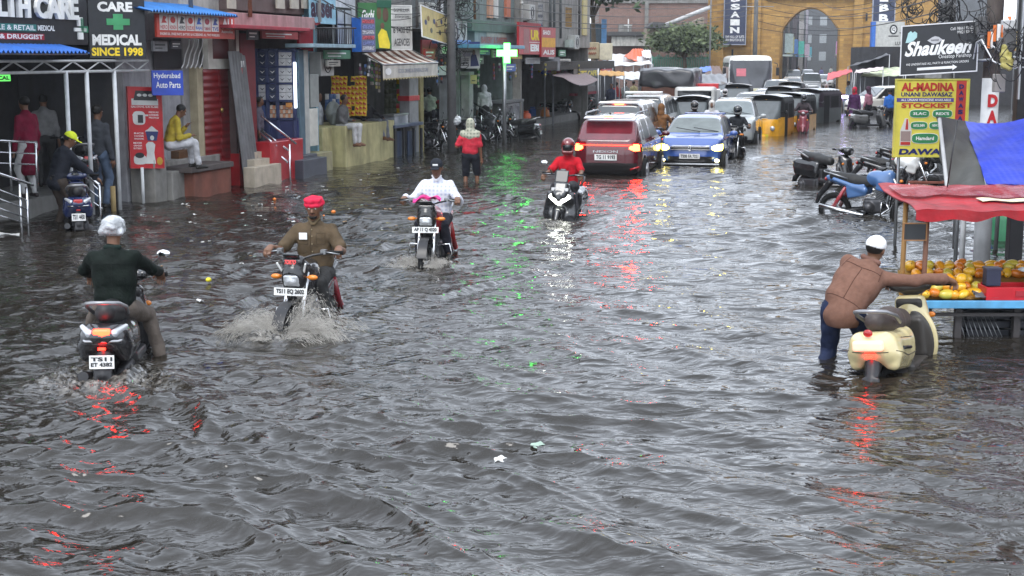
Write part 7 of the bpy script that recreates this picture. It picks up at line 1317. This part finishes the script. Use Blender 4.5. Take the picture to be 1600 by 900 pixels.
# 3 white shirt
y = PB['mo_m'][1]; l = onroad(PB['mo_m'][0], y, .68, -.31)
motorcycle('black and red motorcycle with a pink cloth on the handlebar', l, y, steer=R(4), plate_txt='AP 11 Q 4320', vox=.010, paint=(.25, .01, .015), fairing=(.02, .02, .02), accent=(.4, .02, .02))
o, J = rider('man in a white striped shirt and dark cap riding a motorcycle', l, y, shirtm=plaid((.68, .69, .74), (.42, .46, .60), 60), pants=(.02, .02, .028), hat='cap', hatc=(.015, .018, .025), vox=.010, head=(R(3), R(10)), fat=1.12, sleeve='long')
T = J['T']; sdf('shirt_collar', [('c', T(s*.012, .075, .475), T(s*.06, .03, .535), .015, .012) for s in (-1, 1)], .009, mat((.7, .7, .72), .8), o)
g = thing('cloth', 'pink and white cloth lying on the motorcycle handlebar', 'cloth', l+Vector((0, 0, 1.1)), y); MB().sheet(lambda u, v: (-.17+.34*u, .55-.16*v, .04+.02*math.sin(u*12)+.02*math.sin(v*7+u*5)-.07*abs(u-.5)), 14, 8, .008).build('folded_cloth', mat((.65, .02, .22), .5, var=.6, vs=9), g); MB().sheet(lambda u, v: (-.12+.2*u, .57-.1*v, .0+.02*math.sin(u*9)), 8, 5, .008).build('white_fold', WHT, g)
splash('low spray around the white shirted rider', P(668, 410), y, 3800, .8, .2, 2)
# 4 red rider
y = PB['sc_m'][1]; l = onroad(PB['sc_m'][0], y, .78, -.33)
scooter('dark maxi scooter with a bright V shaped headlamp', l, y, paint=(.02, .021, .023), maxi=True, vox=.011, mirror_side=(1,), roll=R(-2))
rider('man in a red shirt and red helmet riding a dark maxi scooter', l, y, 'sc', shirt=(.45, .008, .018), pants=(.05, .05, .055), hat='helmet', hatc=(.16, .01, .012), sleeve='short', vox=.011, head=(R(8), R(4)), fl=(-.2, .12, .44), fr=(.24, .1, .42))
splash('small ripple spray at the maxi scooter front wheel', P(862, 346), y, 500, .45, .09, 3)
# 5 cream scooter pushed by a man
y = PB['sc_r'][1]; l = onroad(PB['sc_r'][0], y, -.82, -.38)
CRM = (.66, .56, .30)
scooter('cream scooter with lit tail lamp being pushed through the water', l, y, paint=CRM, inner=(.05, .045, .04), plate_txt=None, taillit=True, lit_whole=True, vox=.010, trim=None, roll=R(-6), seatc=(.06, .045, .04), steer=R(10))
h_ = head(y); rt = Vector((math.cos(y), math.sin(y), 0))
o, J = person('man in a brown jacket and white skullcap pushing the cream scooter', l-rt*.50+Vector((h_[0]*-.1, h_[1]*-.1, .02)), y, pel=(0, -.14, .84), lean=.74, side=.34, hl=(.14, .60, 1.0), hr=(.74, .42, 1.07), fl=(-.16, -.28, .1), fr=(.06, .18, .1), kp=(0, 1, .2), shirtm=mat((.165, .085, .06), .85, var=.12, vs=25, bump=.7, bs=9, name='brown_jacket'), pants=(.018, .026, .06), hat='skullcap', hatc=(.75, .75, .75), vox=.009, grip=True, head=(R(-12), R(-12)), fat=1.16, hem=.07, sc=1.0, wrk=(.009, 15))
T = J['T']; S_ = J['shirt']; dv = J['M'] @ Vector((0, 1, 0)); SE = mat((.07, .03, .022), .8)
onsurf(S_, [T(-.16, 0, .36), T(0, 0, .34), T(.16, 0, .36)], dv, .0035, 'yoke_seam', SE); onsurf(S_, [T(0, 0, .34), T(0, 0, .0)], dv, .003, 'back_seam', SE, 14); onsurf(S_, [T(-.15, 0, .42), T(-.175, 0, .30)], dv, .003, 'armhole_seam', SE); onsurf(S_, [T(.15, 0, .42), T(.175, 0, .30)], dv, .003, 'armhole_seam', SE); onsurf(S_, [T(-.2, 0, -.0), T(.2, 0, -.0)], dv, .003, 'hem_seam', SE, 16)
sdf('jacket_collar', [('c', T(-.07, -.05, .50), T(.07, -.05, .50), .022, .022), ('c', T(-.07, -.05, .50), T(-.06, .04, .53), .02, .016), ('c', T(.07, -.05, .50), T(.06, .04, .53), .02, .016)], .009, mat((.17, .09, .07), .8), o, k=.02)
# 6-9 parked on the right
scooter('black scooter parked at an angle in the water at right', at(1293, 290), R(-143), vox=.014, roll=R(-3), steer=R(15), frontplate='TS12 1077', seatc=(.02, .02, .02))
motorcycle('blue motorcycle parked side-on before the black scooter', at(1360, 336), R(-126), paint=(.07, .16, .36), accent=(.35, .03, .04), steer=R(22), vox=.012, roll=R(4), mirrors=True)
motorcycle('black motorcycle with a white tank parked behind the blue one', at(1400, 303), R(-118), paint=(.015, .015, .018), steer=R(18), vox=.014, tankc=(.7, .7, .68), mirrors=True)
motorcycle('dark motorcycle with a blue tank farthest in the right parked row', at(1425, 283), R(-118), paint=(.02, .02, .025), steer=R(15), vox=.016, tankc=(.05, .08, .4), mirrors=True)
motorcycle('plain black motorcycle half hidden under the yellow board', at(1458, 292), R(-115), paint=(.02, .02, .02), vox=.016, mirrors=True)
o = thing('plank', 'brown wooden plank lying across the parked motorcycles', 'plank', at(1450, 305, .25)); MB().box((0, 0, 0), (.9, .25, .05)).build('plank_board', mat((.2, .07, .05), .7), o, .01); MB().box((.3, 0, -.25), (.05, .2, .5)).build('plank_support', BLK, o)
# left group
scooter('small dark blue scooter parked by the stair rail at far left', at(122, 352), R(18), paint=(.015, .025, .08), plate_txt=['TS11 4430'], vox=.014, trim=CHR)
person('man in a dark jacket and yellow cap bending over a scooter', at(98, 348), R(-42), pel=(0, -.05, .90), lean=.32, hl=(-.1, .55, .95), hr=(.28, .5, .85), fl=(-.12, -.05, .08), fr=(.12, .1, .08), shirt=(.018, .02, .028), pants=(.06, .045, .035), hat='cap', hatc=(.65, .75, .04), vox=.014, long=.12, head=(R(-35), R(20)), sc=1.05)
g0 = FW(ft(42, -.9), .9, .28)
g0.z = .3; person('person in a long dark red kurta inside the medical shop', g0, R(60), shirt=(.16, .008, .03), pants=(.5, .5, .5), hem=.45, vox=.02, shoe=(.03, .02, .02))
person('second shopper in a grey shirt deeper inside the medical shop', FW(ft(62, -2), 1.9, .28), R(20), shirt=(.2, .2, .2), pants=(.05, .05, .05), vox=.02); person('dark clad person at the medical shop counter', FW(ft(88, -2), 2.0, .28), R(-30), shirt=(.03, .03, .035), pants=(.02, .02, .02), vox=.02)
scooter('black scooter standing inside the medical shop entrance', FW(ft(112, -1), .95, .2), R(30), vox=.02)
person('man in a grey shirt and jeans standing on the shop step', FW(ft(151, -.55), .55, -.02), R(-20), shirt=(.05, .055, .065), pants=(.10, .14, .21), vox=.014, sc=1.08, long=.08)
person('man in a yellow shirt sitting on the concrete steps', FW(ft(268, .1), -.05, .0)+Vector((0, 0, .38)), R(-62), pel=(0, 0, .66), lean=.3, hl=(-.05, .32, .95), hr=(.12, .35, .8), fl=(-.08, .42, .28), fr=(.12, .5, .26), shirt=(.42, .32, .04), pants=(.5, .5, .52), vox=.014, head=(0, R(25)), fat=.95)
o = person('seated person in light trousers on the left part of the yellow platform', FW(ft(545, .2), .0, .0), R(-110), pel=(0, 0, .98), lean=.15, hl=(-.1, .25, 1.1), hr=(.1, .3, 1.0), fl=(-.1, .42, .56), fr=(.1, .42, .56), shirt=(.12, .12, .12), pants=(.5, .5, .5), vox=.018, bare=True)
person('man reclining in grey trousers at the right end of the platform', FW(ft(596, .1), .15, .0), R(-120), pel=(0, -.1, .98), lean=-.35, hl=(-.2, .2, 1.05), hr=(.2, -.1, 1.0), fl=(-.1, .42, .55), fr=(.15, .45, .58), shirt=(.03, .03, .035), pants=(.16, .17, .19), vox=.018, bare=True)
person('person in white seen behind the white half door', FW(ft(502, -.6), .7, .1), R(-100), shirt=(.5, .52, .55), pants=(.4, .42, .45), vox=.02, hem=.3)
person('shopkeeper standing in the shoe shop by the stairs', FW(ft(411, -.5), .6, .25), R(-90), shirt=(.12, .11, .14), pants=(.05, .05, .06), vox=.02, sc=.9)
# walker with scarf
person('walker with a checked headscarf, red shirt and dark shorts', at(735, 284, -.3), R(-8), hl=(-.33, .2, 1.12), hr=(.24, .05, .78), fl=(-.12, -.02, .08), fr=(.13, .08, .08), shirt=(.50, .03, .05), pants=(.02, .022, .03), shorts=True, bare=True, shawl=plaid((.42, .42, .33), (.16, .19, .15), 45), vox=.013, sleeve='short', fat=1.12, sc=.97)
g = thing('white_bag', 'white bundle held up by the walker in red', 'bag', at(716, 240, .9)+Vector((-.02, .0, 0))); sdf('bundle', [('e', (0, 0, .0), (.1, .08, .13), 0, (0, .4, 0))], .015, mat((.55, .58, .6), .5, bump=.5), g, wr=(.01, 40)); MB().torus((0, 0, .13), (1, 0, 0), .03, .008, 10, 5).build('bundle_knot', WHT, g)
# people and bikes under the left fronts
for i, (px, dy, yw, kw, lab) in enumerate((
    (672, 1.0, 20, dict(shirt=(.4, .45, .36), pants=(.03, .03, .03)), 'man in a pale green shirt standing behind the waiting rider'),
    (663, 1.2, 60, dict(shirt=(.02, .02, .022), pants=(.02, .02, .02), skirt=True), 'woman in black standing at the dark doorway'),
    (728, 1.3, 0, dict(shirtm=plaid((.03, .04, .08), (.4, .42, .46), 30), pants=(.03, .03, .04)), 'man in a checked shirt left of the white shawl'),
    (775, 1.1, 15, dict(shirt=(.5, .51, .54), pants=(.03, .03, .035)), 'man in a white shirt facing the pharmacy counter'),
    (786, .7, 40, dict(shirt=(.05, .05, .055), pants=(.12, .17, .24)), 'man in a dark shirt and jeans by the pharmacy counter'))):
    person(lab, FW(ft(px, -dy), dy, .02), R(yw), vox=.02, **kw)
person('woman under a long white shawl near the ramp rails', FW(ft(757, -.4), .4, .02), R(10), shirt=(.6, .6, .6), pants=(.03, .03, .03), shawl=mat((.6, .61, .63), .8), skirt=True, vox=.018)
scooter('dark scooter of the waiting rider with a low white lamp', at(688, 226), R(-120), vox=.018, steer=R(10)); rider('rider in dark clothes and red mask waiting on a scooter', at(690, 226), R(-150), 'sc', shirt=(.02, .022, .03), pants=(.03, .03, .035), vox=.018, hat='cap', hatc=(.3, .03, .03))
for i, (px, py, yw, lab, c) in enumerate(((712, 226, -112, 'black motorcycle parked left of the walker', (.02, .02, .022)), (756, 220, -110, 'grey black motorcycle parked behind the walker', (.05, .05, .055)), (776, 216, -112, 'dark motorcycle parked under the ramp rails', (.02, .02, .025)), (668, 232, -108, 'black motorcycle parked at the stall end', (.015, .015, .018)))):
    motorcycle(lab, at(px, py), R(yw), paint=c, vox=.02, roll=R(-5), mirrors=True)
scooter('black scooter with a small white plate parked at the kerb', at(803, 217), R(72), vox=.016, trim=CHR, plate_txt=['TS 13'], mirror_side=(-1,))
motorcycle('far dark motorcycle parked by the cafe front', at(872, 186), R(-100), vox=.025); motorcycle('silver motorcycle standing before the cafe stalls', at(945, 176), R(-60), paint=(.3, .3, .3), vox=.025)
person('man in white cap and white shirt near the gas cylinders', at(873, 184), R(40), shirt=(.5, .5, .53), pants=(.06, .05, .05), hat='skullcap', hatc=(.6, .6, .6), vox=.022); 
for px, py, yw, c, p_, lab in ((955, 178, 170, (.05, .06, .1), (.05, .05, .06), 'man in a dark blue shirt among the far stalls'), (963, 174, 20, (.4, .05, .05), (.06, .06, .08), 'person in a red top among the far stalls'), (977, 172, 150, (.3, .32, .3), (.1, .1, .12), 'person in a grey shirt near the market umbrella'), (990, 170, 30, (.45, .38, .2), (.1, .08, .06), 'person in a tan top beside the tarped truck'), (920, 170, -40, (.05, .05, .06), (.03, .03, .03), 'dark dressed person at the cafe counter')):
    person(lab, at(px, py), R(yw), shirt=c, pants=p_, vox=.026)
# ---- traffic
Y = R(-13.5)
car('dark red SUV with brake lights lit seen from behind', onroad(P(946, 275), Y, -2.05), Y, 'suv', (.085, .002, .008), roof=(.55, .56, .60), lights='t', plate_r='TG 11 9193', rails=True, h=.022, glass=mat((.16, .02, .03), .06, coat=1., var=.3, vs=2)); vv = onroad(P(946, 275), Y, -2.05)
g = [x for x in C.objects if x.get('label', '').startswith('dark red SUV')][0]
MB().box((0, -1.99, .93), (.22, .06, .06)).build('centre_lamp', lamp((1, .1, .02), 7), g, .01); MB().b2((-.62, -2.065, .945), (.62, -2.05, .965)).build('light_bar', lamp((1, .02, .008), 7), g); Pn((-.28, -2.075, .79), (.56, 0, 0), (0, 0, .05)).text('NEXON', 0, 0, 1, 1, CHR, g, .02); MB().box((0, -1.72, 1.575), (.2, .03, .02)).build('high_brake_lamp', lamp((1, .05, .02), 10), g); MB().ell((0, -1.5, 1.63), (.02, .06, .03)).build('shark_antenna', BLK, g)
for s in (-1, 1): MB().tube([(s*.55, -2.07, .42), (s*.75, -2.03, .48)], .02, 5).build('bumper_reflector', RLN, g)
Y2 = R(-14.5); car('brown SUV with a silver roof ahead of the red SUV', onroad(P(966, 244), Y2, -2.05), Y2, 'bigsuv', (.09, .06, .05), roof=(.6, .6, .6), lights='', rails=False, h=.03)
g = [x for x in C.objects if x.get('label', '').startswith('brown SUV')][0]; MB().box((0, -2.0, 1.66), (.25, .04, .03)).build('high_brake_lamp', lamp((1, .06, .02), 14), g); MB().box((.78, -2.28, 1.0), (.14, .05, .18)).build('lit_tail_light', lamp((1, .08, .02), 14), g, .01)
car('white SUV seen from behind with a roof spoiler', onroad(P(1004, 222), Y, -2.05), Y, 'bigsuv', (.62, .62, .62), h=.03)
g = [x for x in C.objects if x.get('label', '').startswith('white SUV seen')][0]; MB().box((0, -1.9, 1.80), (1.15, .3, .07)).build('roof_spoiler', WHT, g, .02)
YB = R(166.5); car('blue hatchback facing the viewer with yellow headlamps lit', onroad(P(1077, 259), YB, 1.98), YB, 'hatch', (.04, .095, .33), lights='hy', plate_f='TS08 FA 7321', h=.022, glass=mat((.10, .12, .11), .05, coat=1., var=.4, vs=2))
g = [x for x in C.objects if x.get('label', '').startswith('blue hatchback')][0]
MB().b2((-.72, 1.955, .30), (.72, 2.0, .335)).build('chrome_strip', CHR, g); MB().b2((-.50, 1.93, .725), (.50, 1.965, .74)).build('grille_strip', CHR, g); MB().b2((-.50, 1.94, .655), (.50, 1.975, .668)).build('grille_strip', CHR, g)
MB().torus((0, 1.985, .70), (0, 1, 0), .06, .009, 20, 6).tube([(-.035, 1.985, .735), (-.015, 1.985, .665), (0, 1.985, .70), (.015, 1.985, .665), (.035, 1.985, .735)], .007, 4).build('emblem', CHR, g)
for s in (-1, 1): MB().ell((s*.66, 1.93, .40), (.06, .03, .04)).build('fog_lamp', lamp((1, .9, .4), 6), g)
car('silver grey van behind the helmeted rider', onroad(P(1140, 224), R(168), 1.85), R(168), 'suv', (.36, .38, .38), h=.03, glass=mat((.12, .145, .145), .06, coat=1., var=.3, vs=2))
for s_, (px, py, yw, bd, lab, kw) in enumerate(((1079, 216, 170, (.55, .35, .12), 'auto rickshaw with orange edging left of the silver van', dict(trimw=False, roofc=(.62, .62, .6), body=(.6, .25, .04))), (1193, 213, 160, None, 'yellow auto rickshaw right of the silver van', dict()), (1228, 206, 158, None, 'second yellow auto rickshaw close behind the first', dict()), (1256, 192, 146, None, 'dark auto rickshaw with amber lamps lit at the right lane', dict(body=(.05, .06, .06), lit=True, hood=(.03, .02, .03))))):
    kk = dict(kw); o = auto(lab, onroad(P(px, py), R(yw), 1.3, -.42), R(yw), **kk)
g = thing('sign_sticker', 'white sticker board on the side of the dark auto rickshaw', 'sign', at(1306, 184, .9)+Vector((.0, -.2, 0))); MB().box((0, 0, 0), (.36, .03, .42)).build('sticker_board', mat((.4, .12, .1), .5), g); MB().box((0, -.02, -.02), (.3, .01, .05)).build('yellow_line', YEL, g); MB().tube([(0, .02, -.9), (0, .02, 0)], .02, 5).build('support_bar', STL, g)
rider('rider in a black helmet and black jacket beside the blue car', onroad(P(1146, 246), R(165), .6), R(165), shirt=(.018, .02, .024), pants=(.02, .02, .022), hat='helmet', hatc=(.03, .035, .035), vox=.014); motorcycle('black motorcycle beside the blue car', onroad(P(1146, 246), R(165), .6), R(165), vox=.014)
rider('rider in a brown hooded jacket seen from behind', onroad(P(1029, 238), Y, -.6), Y, shirt=(.17, .08, .03), pants=(.03, .03, .035), hat='hood', hatc=(.17, .08, .03), vox=.014); motorcycle('motorcycle under the brown jacketed rider', onroad(P(1029, 238), Y, -.6), Y, vox=.016)
rider('rider in a dark helmet before the orange edged auto', onroad(P(1082, 232), R(170), .6), R(170), shirt=(.06, .05, .05), pants=(.03, .03, .03), hat='helmet', hatc=(.05, .04, .04), vox=.018); motorcycle('motorcycle of the rider before the orange edged auto', onroad(P(1082, 232), R(170), .6), R(170), vox=.02)
rider('rider in a white cap and striped shirt behind the blue car', onroad(P(1108, 228), R(168), .6), R(168), shirt=(.5, .5, .53), pants=(.05, .05, .06), hat='hood', hatc=(.6, .58, .56), vox=.018); motorcycle('motorcycle of the rider in the white cap', onroad(P(1108, 228), R(168), .6), R(168), vox=.02)
rider('scooter rider with a dark helmet beside the yellow autos', onroad(P(1254, 208), R(168), .6), R(168), 'sc', shirt=(.05, .04, .045), pants=(.04, .04, .05), hat='helmet', hatc=(.04, .04, .05), vox=.018); scooter('scooter with a pale front ridden beside the yellow autos', onroad(P(1254, 208), R(168), .6), R(168), paint=(.25, .05, .07), vox=.02)
for px, py, yw, c, lab, kw in ((1130, 192, 168, (.1, .1, .12), 'rider with a lit lamp in front of the black tarp stall', dict(hat='helmet', hatc=(.35, .33, .33))), (1156, 176, 170, (.1, .12, .2), 'rider in a dark helmet among the white cars', dict(hat='helmet', hatc=(.02, .02, .03))), (1070, 186, 165, (.1, .07, .06), 'rider in brown beside the white truck cab', dict(hat='helmet', hatc=(.1, .06, .05))), (1148, 168, 172, (.3, .3, .32), 'rider in grey before the bus', dict(hat='helmet', hatc=(.03, .03, .03))), (1219, 168, 170, (.05, .05, .06), 'rider in black between the autos and the gate', dict(hat='helmet', hatc=(.02, .02, .02)))):
    rider(lab, onroad(P(px, py), R(yw), .6), R(yw), shirt=c, pants=(.04, .04, .05), vox=.024, **kw); motorcycle('motorcycle of the '+lab, onroad(P(px, py), R(yw), .6), R(yw), vox=.028, lit=(px == 1130))
auto('third yellow auto rickshaw half hidden behind the second one', onroad(P(1213, 190), R(160), 1.3, -.35), R(160)); auto('auto rickshaw roof showing in the queue near the arch', onroad(P(1232, 178), R(165), 1.3, -.3), R(165), body=(.6, .35, .05)); auto('yellow fronted auto rickshaw left of the white hatchback', onroad(P(1150, 186), R(168), 1.3, -.3), R(168))
bus('cream bus with a large dark windscreen facing the viewer', onroad(P(1172, 168), R(174), 4.4), R(174))
# tarped truck
yw = Y; o = thing('truck', 'truck loaded under a black tarpaulin seen from behind', 'truck', onroad(P(1040, 195), yw, -2.3), yw); DM = mat((.12, .055, .04), .7, dirt=.4)
MB().b2((-.98, -2.3, .75), (.98, 1.3, 1.75)).build('cargo_body', DM, o, .03); sdf('tarp_cover', [('b', (0, -.5, 2.05), (1.06, 1.85, .38), .15)], .05, TB, o, wr=(.05, 5)); MB().b2((-.85, 1.4, .5), (.85, 2.9, 2.1)).build('cab', WHT, o, .08); MB().b2((-.95, -2.3, .5), (.95, -2.2, .72)).build('rear_bumper', BLK, o)
for s in (-1, 1): MB().ell((s*.8, -2.33, .62), (.1, .03, .06)).build('tail_light', RLN, o)
carwheels(o, (2.1, -1.4), .8, .4)
b = MB()
for i in range(7): b.tube([(-1.08, -2.2+.55*i, 1.75), (-.98, -2.2+.5*i, 2.3), (0, -2.1+.5*i, 2.48), (.98, -2.2+.5*i, 2.3), (1.08, -2.2+.55*i, 1.75)], .012, 4)
b.build('tie_ropes', STL, o)
o = thing('truck', 'small white truck with a red panel beside the tarped load', 'truck', onroad(P(1084, 196), R(168), 2.0), R(168)); MB().b2((-.75, -1.8, .5), (.75, .6, 1.6)).build('cargo_body', WHT, o, .03); MB().b2((-.78, .65, .4), (.78, 2.0, 1.75)).build('cab', mat((.6, .6, .58), .3, coat=.5), o, .12); MB().b2((-.65, 1.98, 1.05), (.65, 2.02, 1.6)).build('windscreen', GLS, o); MB().b2((-.8, -.2, 1.65), (.6, .5, 1.85)).build('red_panel', RED, o, .02); carwheels(o, (1.4, -1.2), .68, .3)
for px, py, yw, kd, c, lab in ((1168, 190, 166, 'hatch', (.62, .62, .63), 'white hatchback in the queue behind the yellow autos'), (1132, 184, 168, 'sedan', (.35, .38, .42), 'blue grey sedan in the queue left of the white hatchback'), (1044, 206, 165, 'hatch', (.6, .6, .6), 'white hatchback half hidden beside the white SUV'), (1196, 180, 166, 'hatch', (.5, .5, .5), 'silver hatchback in the queue under the bus corner'), (1150, 176, 170, 'sedan', (.45, .46, .5), 'silver sedan directly before the bus'), (1212, 170, 168, 'van', (.6, .6, .6), 'white van in the queue right of the bus'), (1196, 163, 168, 'sedan', (.18, .16, .2), 'dark sedan in the queue right of the bus'), (1222, 160, 168, 'hatch', (.55, .55, .56), 'white small car near the arch'), (1236, 153, 168, 'suv', (.6, .6, .6), 'white SUV just inside the arch shade'), (1120, 172, 168, 'suv', (.5, .5, .52), 'pale SUV at the left end of the queue')):
    car(lab, onroad(P(px, py), R(yw), 1.95), R(yw), kd, c, h=.045)
o = car('dark windowed van coming through the arch', onroad(P(1268, 146), R(170), 1.9), R(170), 'van', (.2, .21, .22), h=.05)
for px, py, yw, kd, c, lab in ((1240, 134, 170, 'van', (.6, .6, .55), 'white and yellow van beyond the arch'), (1290, 138, 172, 'hatch', (.5, .5, .5), 'silver car beyond the arch on the right'), (1262, 128, 170, 'suv', (.6, .6, .6), 'white SUV far beyond the arch')): car(lab, onroad(P(px, py), R(yw), 1.9), R(yw), kd, c, h=.06)
car('white SUV turned side-on at the right below the green canopy', at(1384, 180), R(112), 'suv', (.62, .60, .55), h=.035)
# pedestrians right
for px, py, yw, kw, lab in ((1334, 192, 150, dict(shirt=(.06, .02, .07), pants=(.06, .02, .07), skirt=True, hat='hood', hatc=(.5, .02, .05), hem=.3), 'woman in a maroon dress with a bright red hood'), (1356, 190, 40, dict(shirt=(.35, .15, .2), pants=(.02, .02, .025), hat='hood', hatc=(.06, .03, .05)), 'woman in a pink top with a dark scarf'), (1389, 197, 10, dict(shirt=(.03, .13, .45), pants=(.03, .03, .04)), 'person in a bright blue shirt by the yellow board'), (1290, 182, 160, dict(shirt=(.3, .05, .08), pants=(.05, .05, .05), hat='hood', hatc=(.3, .25, .25)), 'woman in a red top with a grey headscarf carrying a bag'), (1325, 170, 100, dict(shirt=(.45, .55, .6), pants=(.3, .35, .4), skirt=True, hem=.3), 'person in a long pale blue dress')):
    person(lab, at(px, py), R(yw), vox=.02, **kw)
g = thing('shopping_bag', 'white shopping bag carried at the dark auto rickshaw', 'bag', at(1286, 180, .5)+Vector((0, -.25, 0))); MB().box((0, 0, 0), (.36, .12, .3), None, .9).build('bag_body', WHT, g, .02); MB().torus((0, 0, .17), (0, 1, 0), .08, .01, 14, 5).build('bag_handle', WHT, g)
scooter('silver trimmed scooter standing before the woman in pink', at(1360, 199), R(-75), paint=(.12, .12, .12), vox=.02, trim=CHR)
o = thing('party_light', 'small violet white light on a stall edge by the maroon dress', 'lamp', at(1318, 176, .75)+Vector((0, .2, 0))); MB().box((0, 0, 0), (.45, .1, .12)).build('lit_tube', lamp((.45, .35, 1), 14), o, .02); MB().tube([(0, .03, -1), (0, .03, 0)], .03, 6).build('lamp_post', BLK, o)
for i, (px, py) in enumerate(((1232, 122), (1247, 120), (1283, 124), (1298, 121))): person(('first', 'second', 'third', 'fourth')[i]+' tiny figure from the left walking beyond the arch', at(px, py), R(180), shirt=((.5, .5, .5), (.4, .2, .1), (.2, .2, .4), (.6, .6, .55))[i], vox=.035)
# ---------------------------------------------------------------- floating litter
rg = random.Random(42); LMT = {'white': mat((.65, .65, .63), .5), 'orange': mat((.7, .2, .03), .4), 'yellow': mat((.75, .65, .02), .4), 'brown': mat((.25, .17, .1), .7), 'pale green': mat((.3, .4, .33), .5)}
def litter(px, py, col, kind, s, label=None, grp=None):
    v = P(px, py); g = thing('floating_litter', label or '%s scrap of litter floating near the left shops' % col, 'litter', v+Vector((0, 0, .012)), rg.random()*6, grp)
    if kind == 'ball': MB().ell((0, 0, .01), (s, s*.9, s*.8), 12, 8).build('litter_piece', LMT[col], g); MB().ell((0, 0, s*.8), (s*.15, s*.15, s*.1), 6, 4).build('knot', LMT[col], g)
    else: MB().sheet(lambda u, v: ((u-.5)*s*2.4, (v-.5)*s*1.5+.01*math.sin(u*9), s*.35*math.sin(u*5+v*4)*math.sin(v*3+u)+.01), 6, 5, .004).build('litter_piece', LMT[col], g)
litter(326, 440, 'yellow', 'ball', .035, 'yellow ball floating behind the green jacketed rider'); litter(521, 333, 'orange', 'ball', .04, 'orange fruit floating right of the pink-red headcloth'); litter(429, 313, 'orange', 'ball', .035, 'orange fruit floating upper left of the headcloth'); litter(506, 339, 'orange', 'ball', .02, 'small red-orange bit beside the headcloth')
litter(781, 722, 'white', 'rag', .04, 'white plastic scrap floating alone in the near foreground'); litter(838, 700, 'pale green', 'rag', .045, 'pale plastic wrapper floating at centre foreground'); litter(312, 472, 'white', 'rag', .035, 'white scrap right of the scooter mirror'); litter(605, 328, 'brown', 'rag', .06, 'dark scrap floating left of the white shirted rider'); litter(290, 320, 'white', 'rag', .06, 'white plastic bag floating below the masonry block'); litter(15, 368, 'white', 'rag', .12, 'pale flat sheet floating at the left edge'); litter(437, 284, 'white', 'rag', .05, 'white scrap floating below the red stairs')
for i in range(70):
    px = rg.uniform(200, 690); py = 335+rg.random()**1.3*110-(px-200)*.19*(.9); py = max(py, 331-(px-185)*.19+6); litter(px, py, rg.choice(('white', 'white', 'white', 'brown', 'pale green')), 'rag', rg.uniform(.012, .034), None, 'litter floating along the left shops')
# ---------------------------------------------------------------- rain haze
hb = MB().b2((-120, -20, -1.6), (160, 340, 30)).build('haze', None); tag(hb, kind='stuff', label='thin rain haze filling the street', cat='haze')
hm = bpy.data.materials.new('rain_haze'); hm.use_nodes = True; n = hm.node_tree.nodes; n.remove(n['Principled BSDF']); pv = n.new('ShaderNodeVolumePrincipled'); pv.inputs['Color'].default_value = (.9, .94, 1, 1); pv.inputs['Density'].default_value = .0005; pv.inputs['Anisotropy'].default_value = .2
hm.node_tree.links.new(pv.outputs[0], n['Material Output'].inputs['Volume']); hb.data.materials.append(hm)
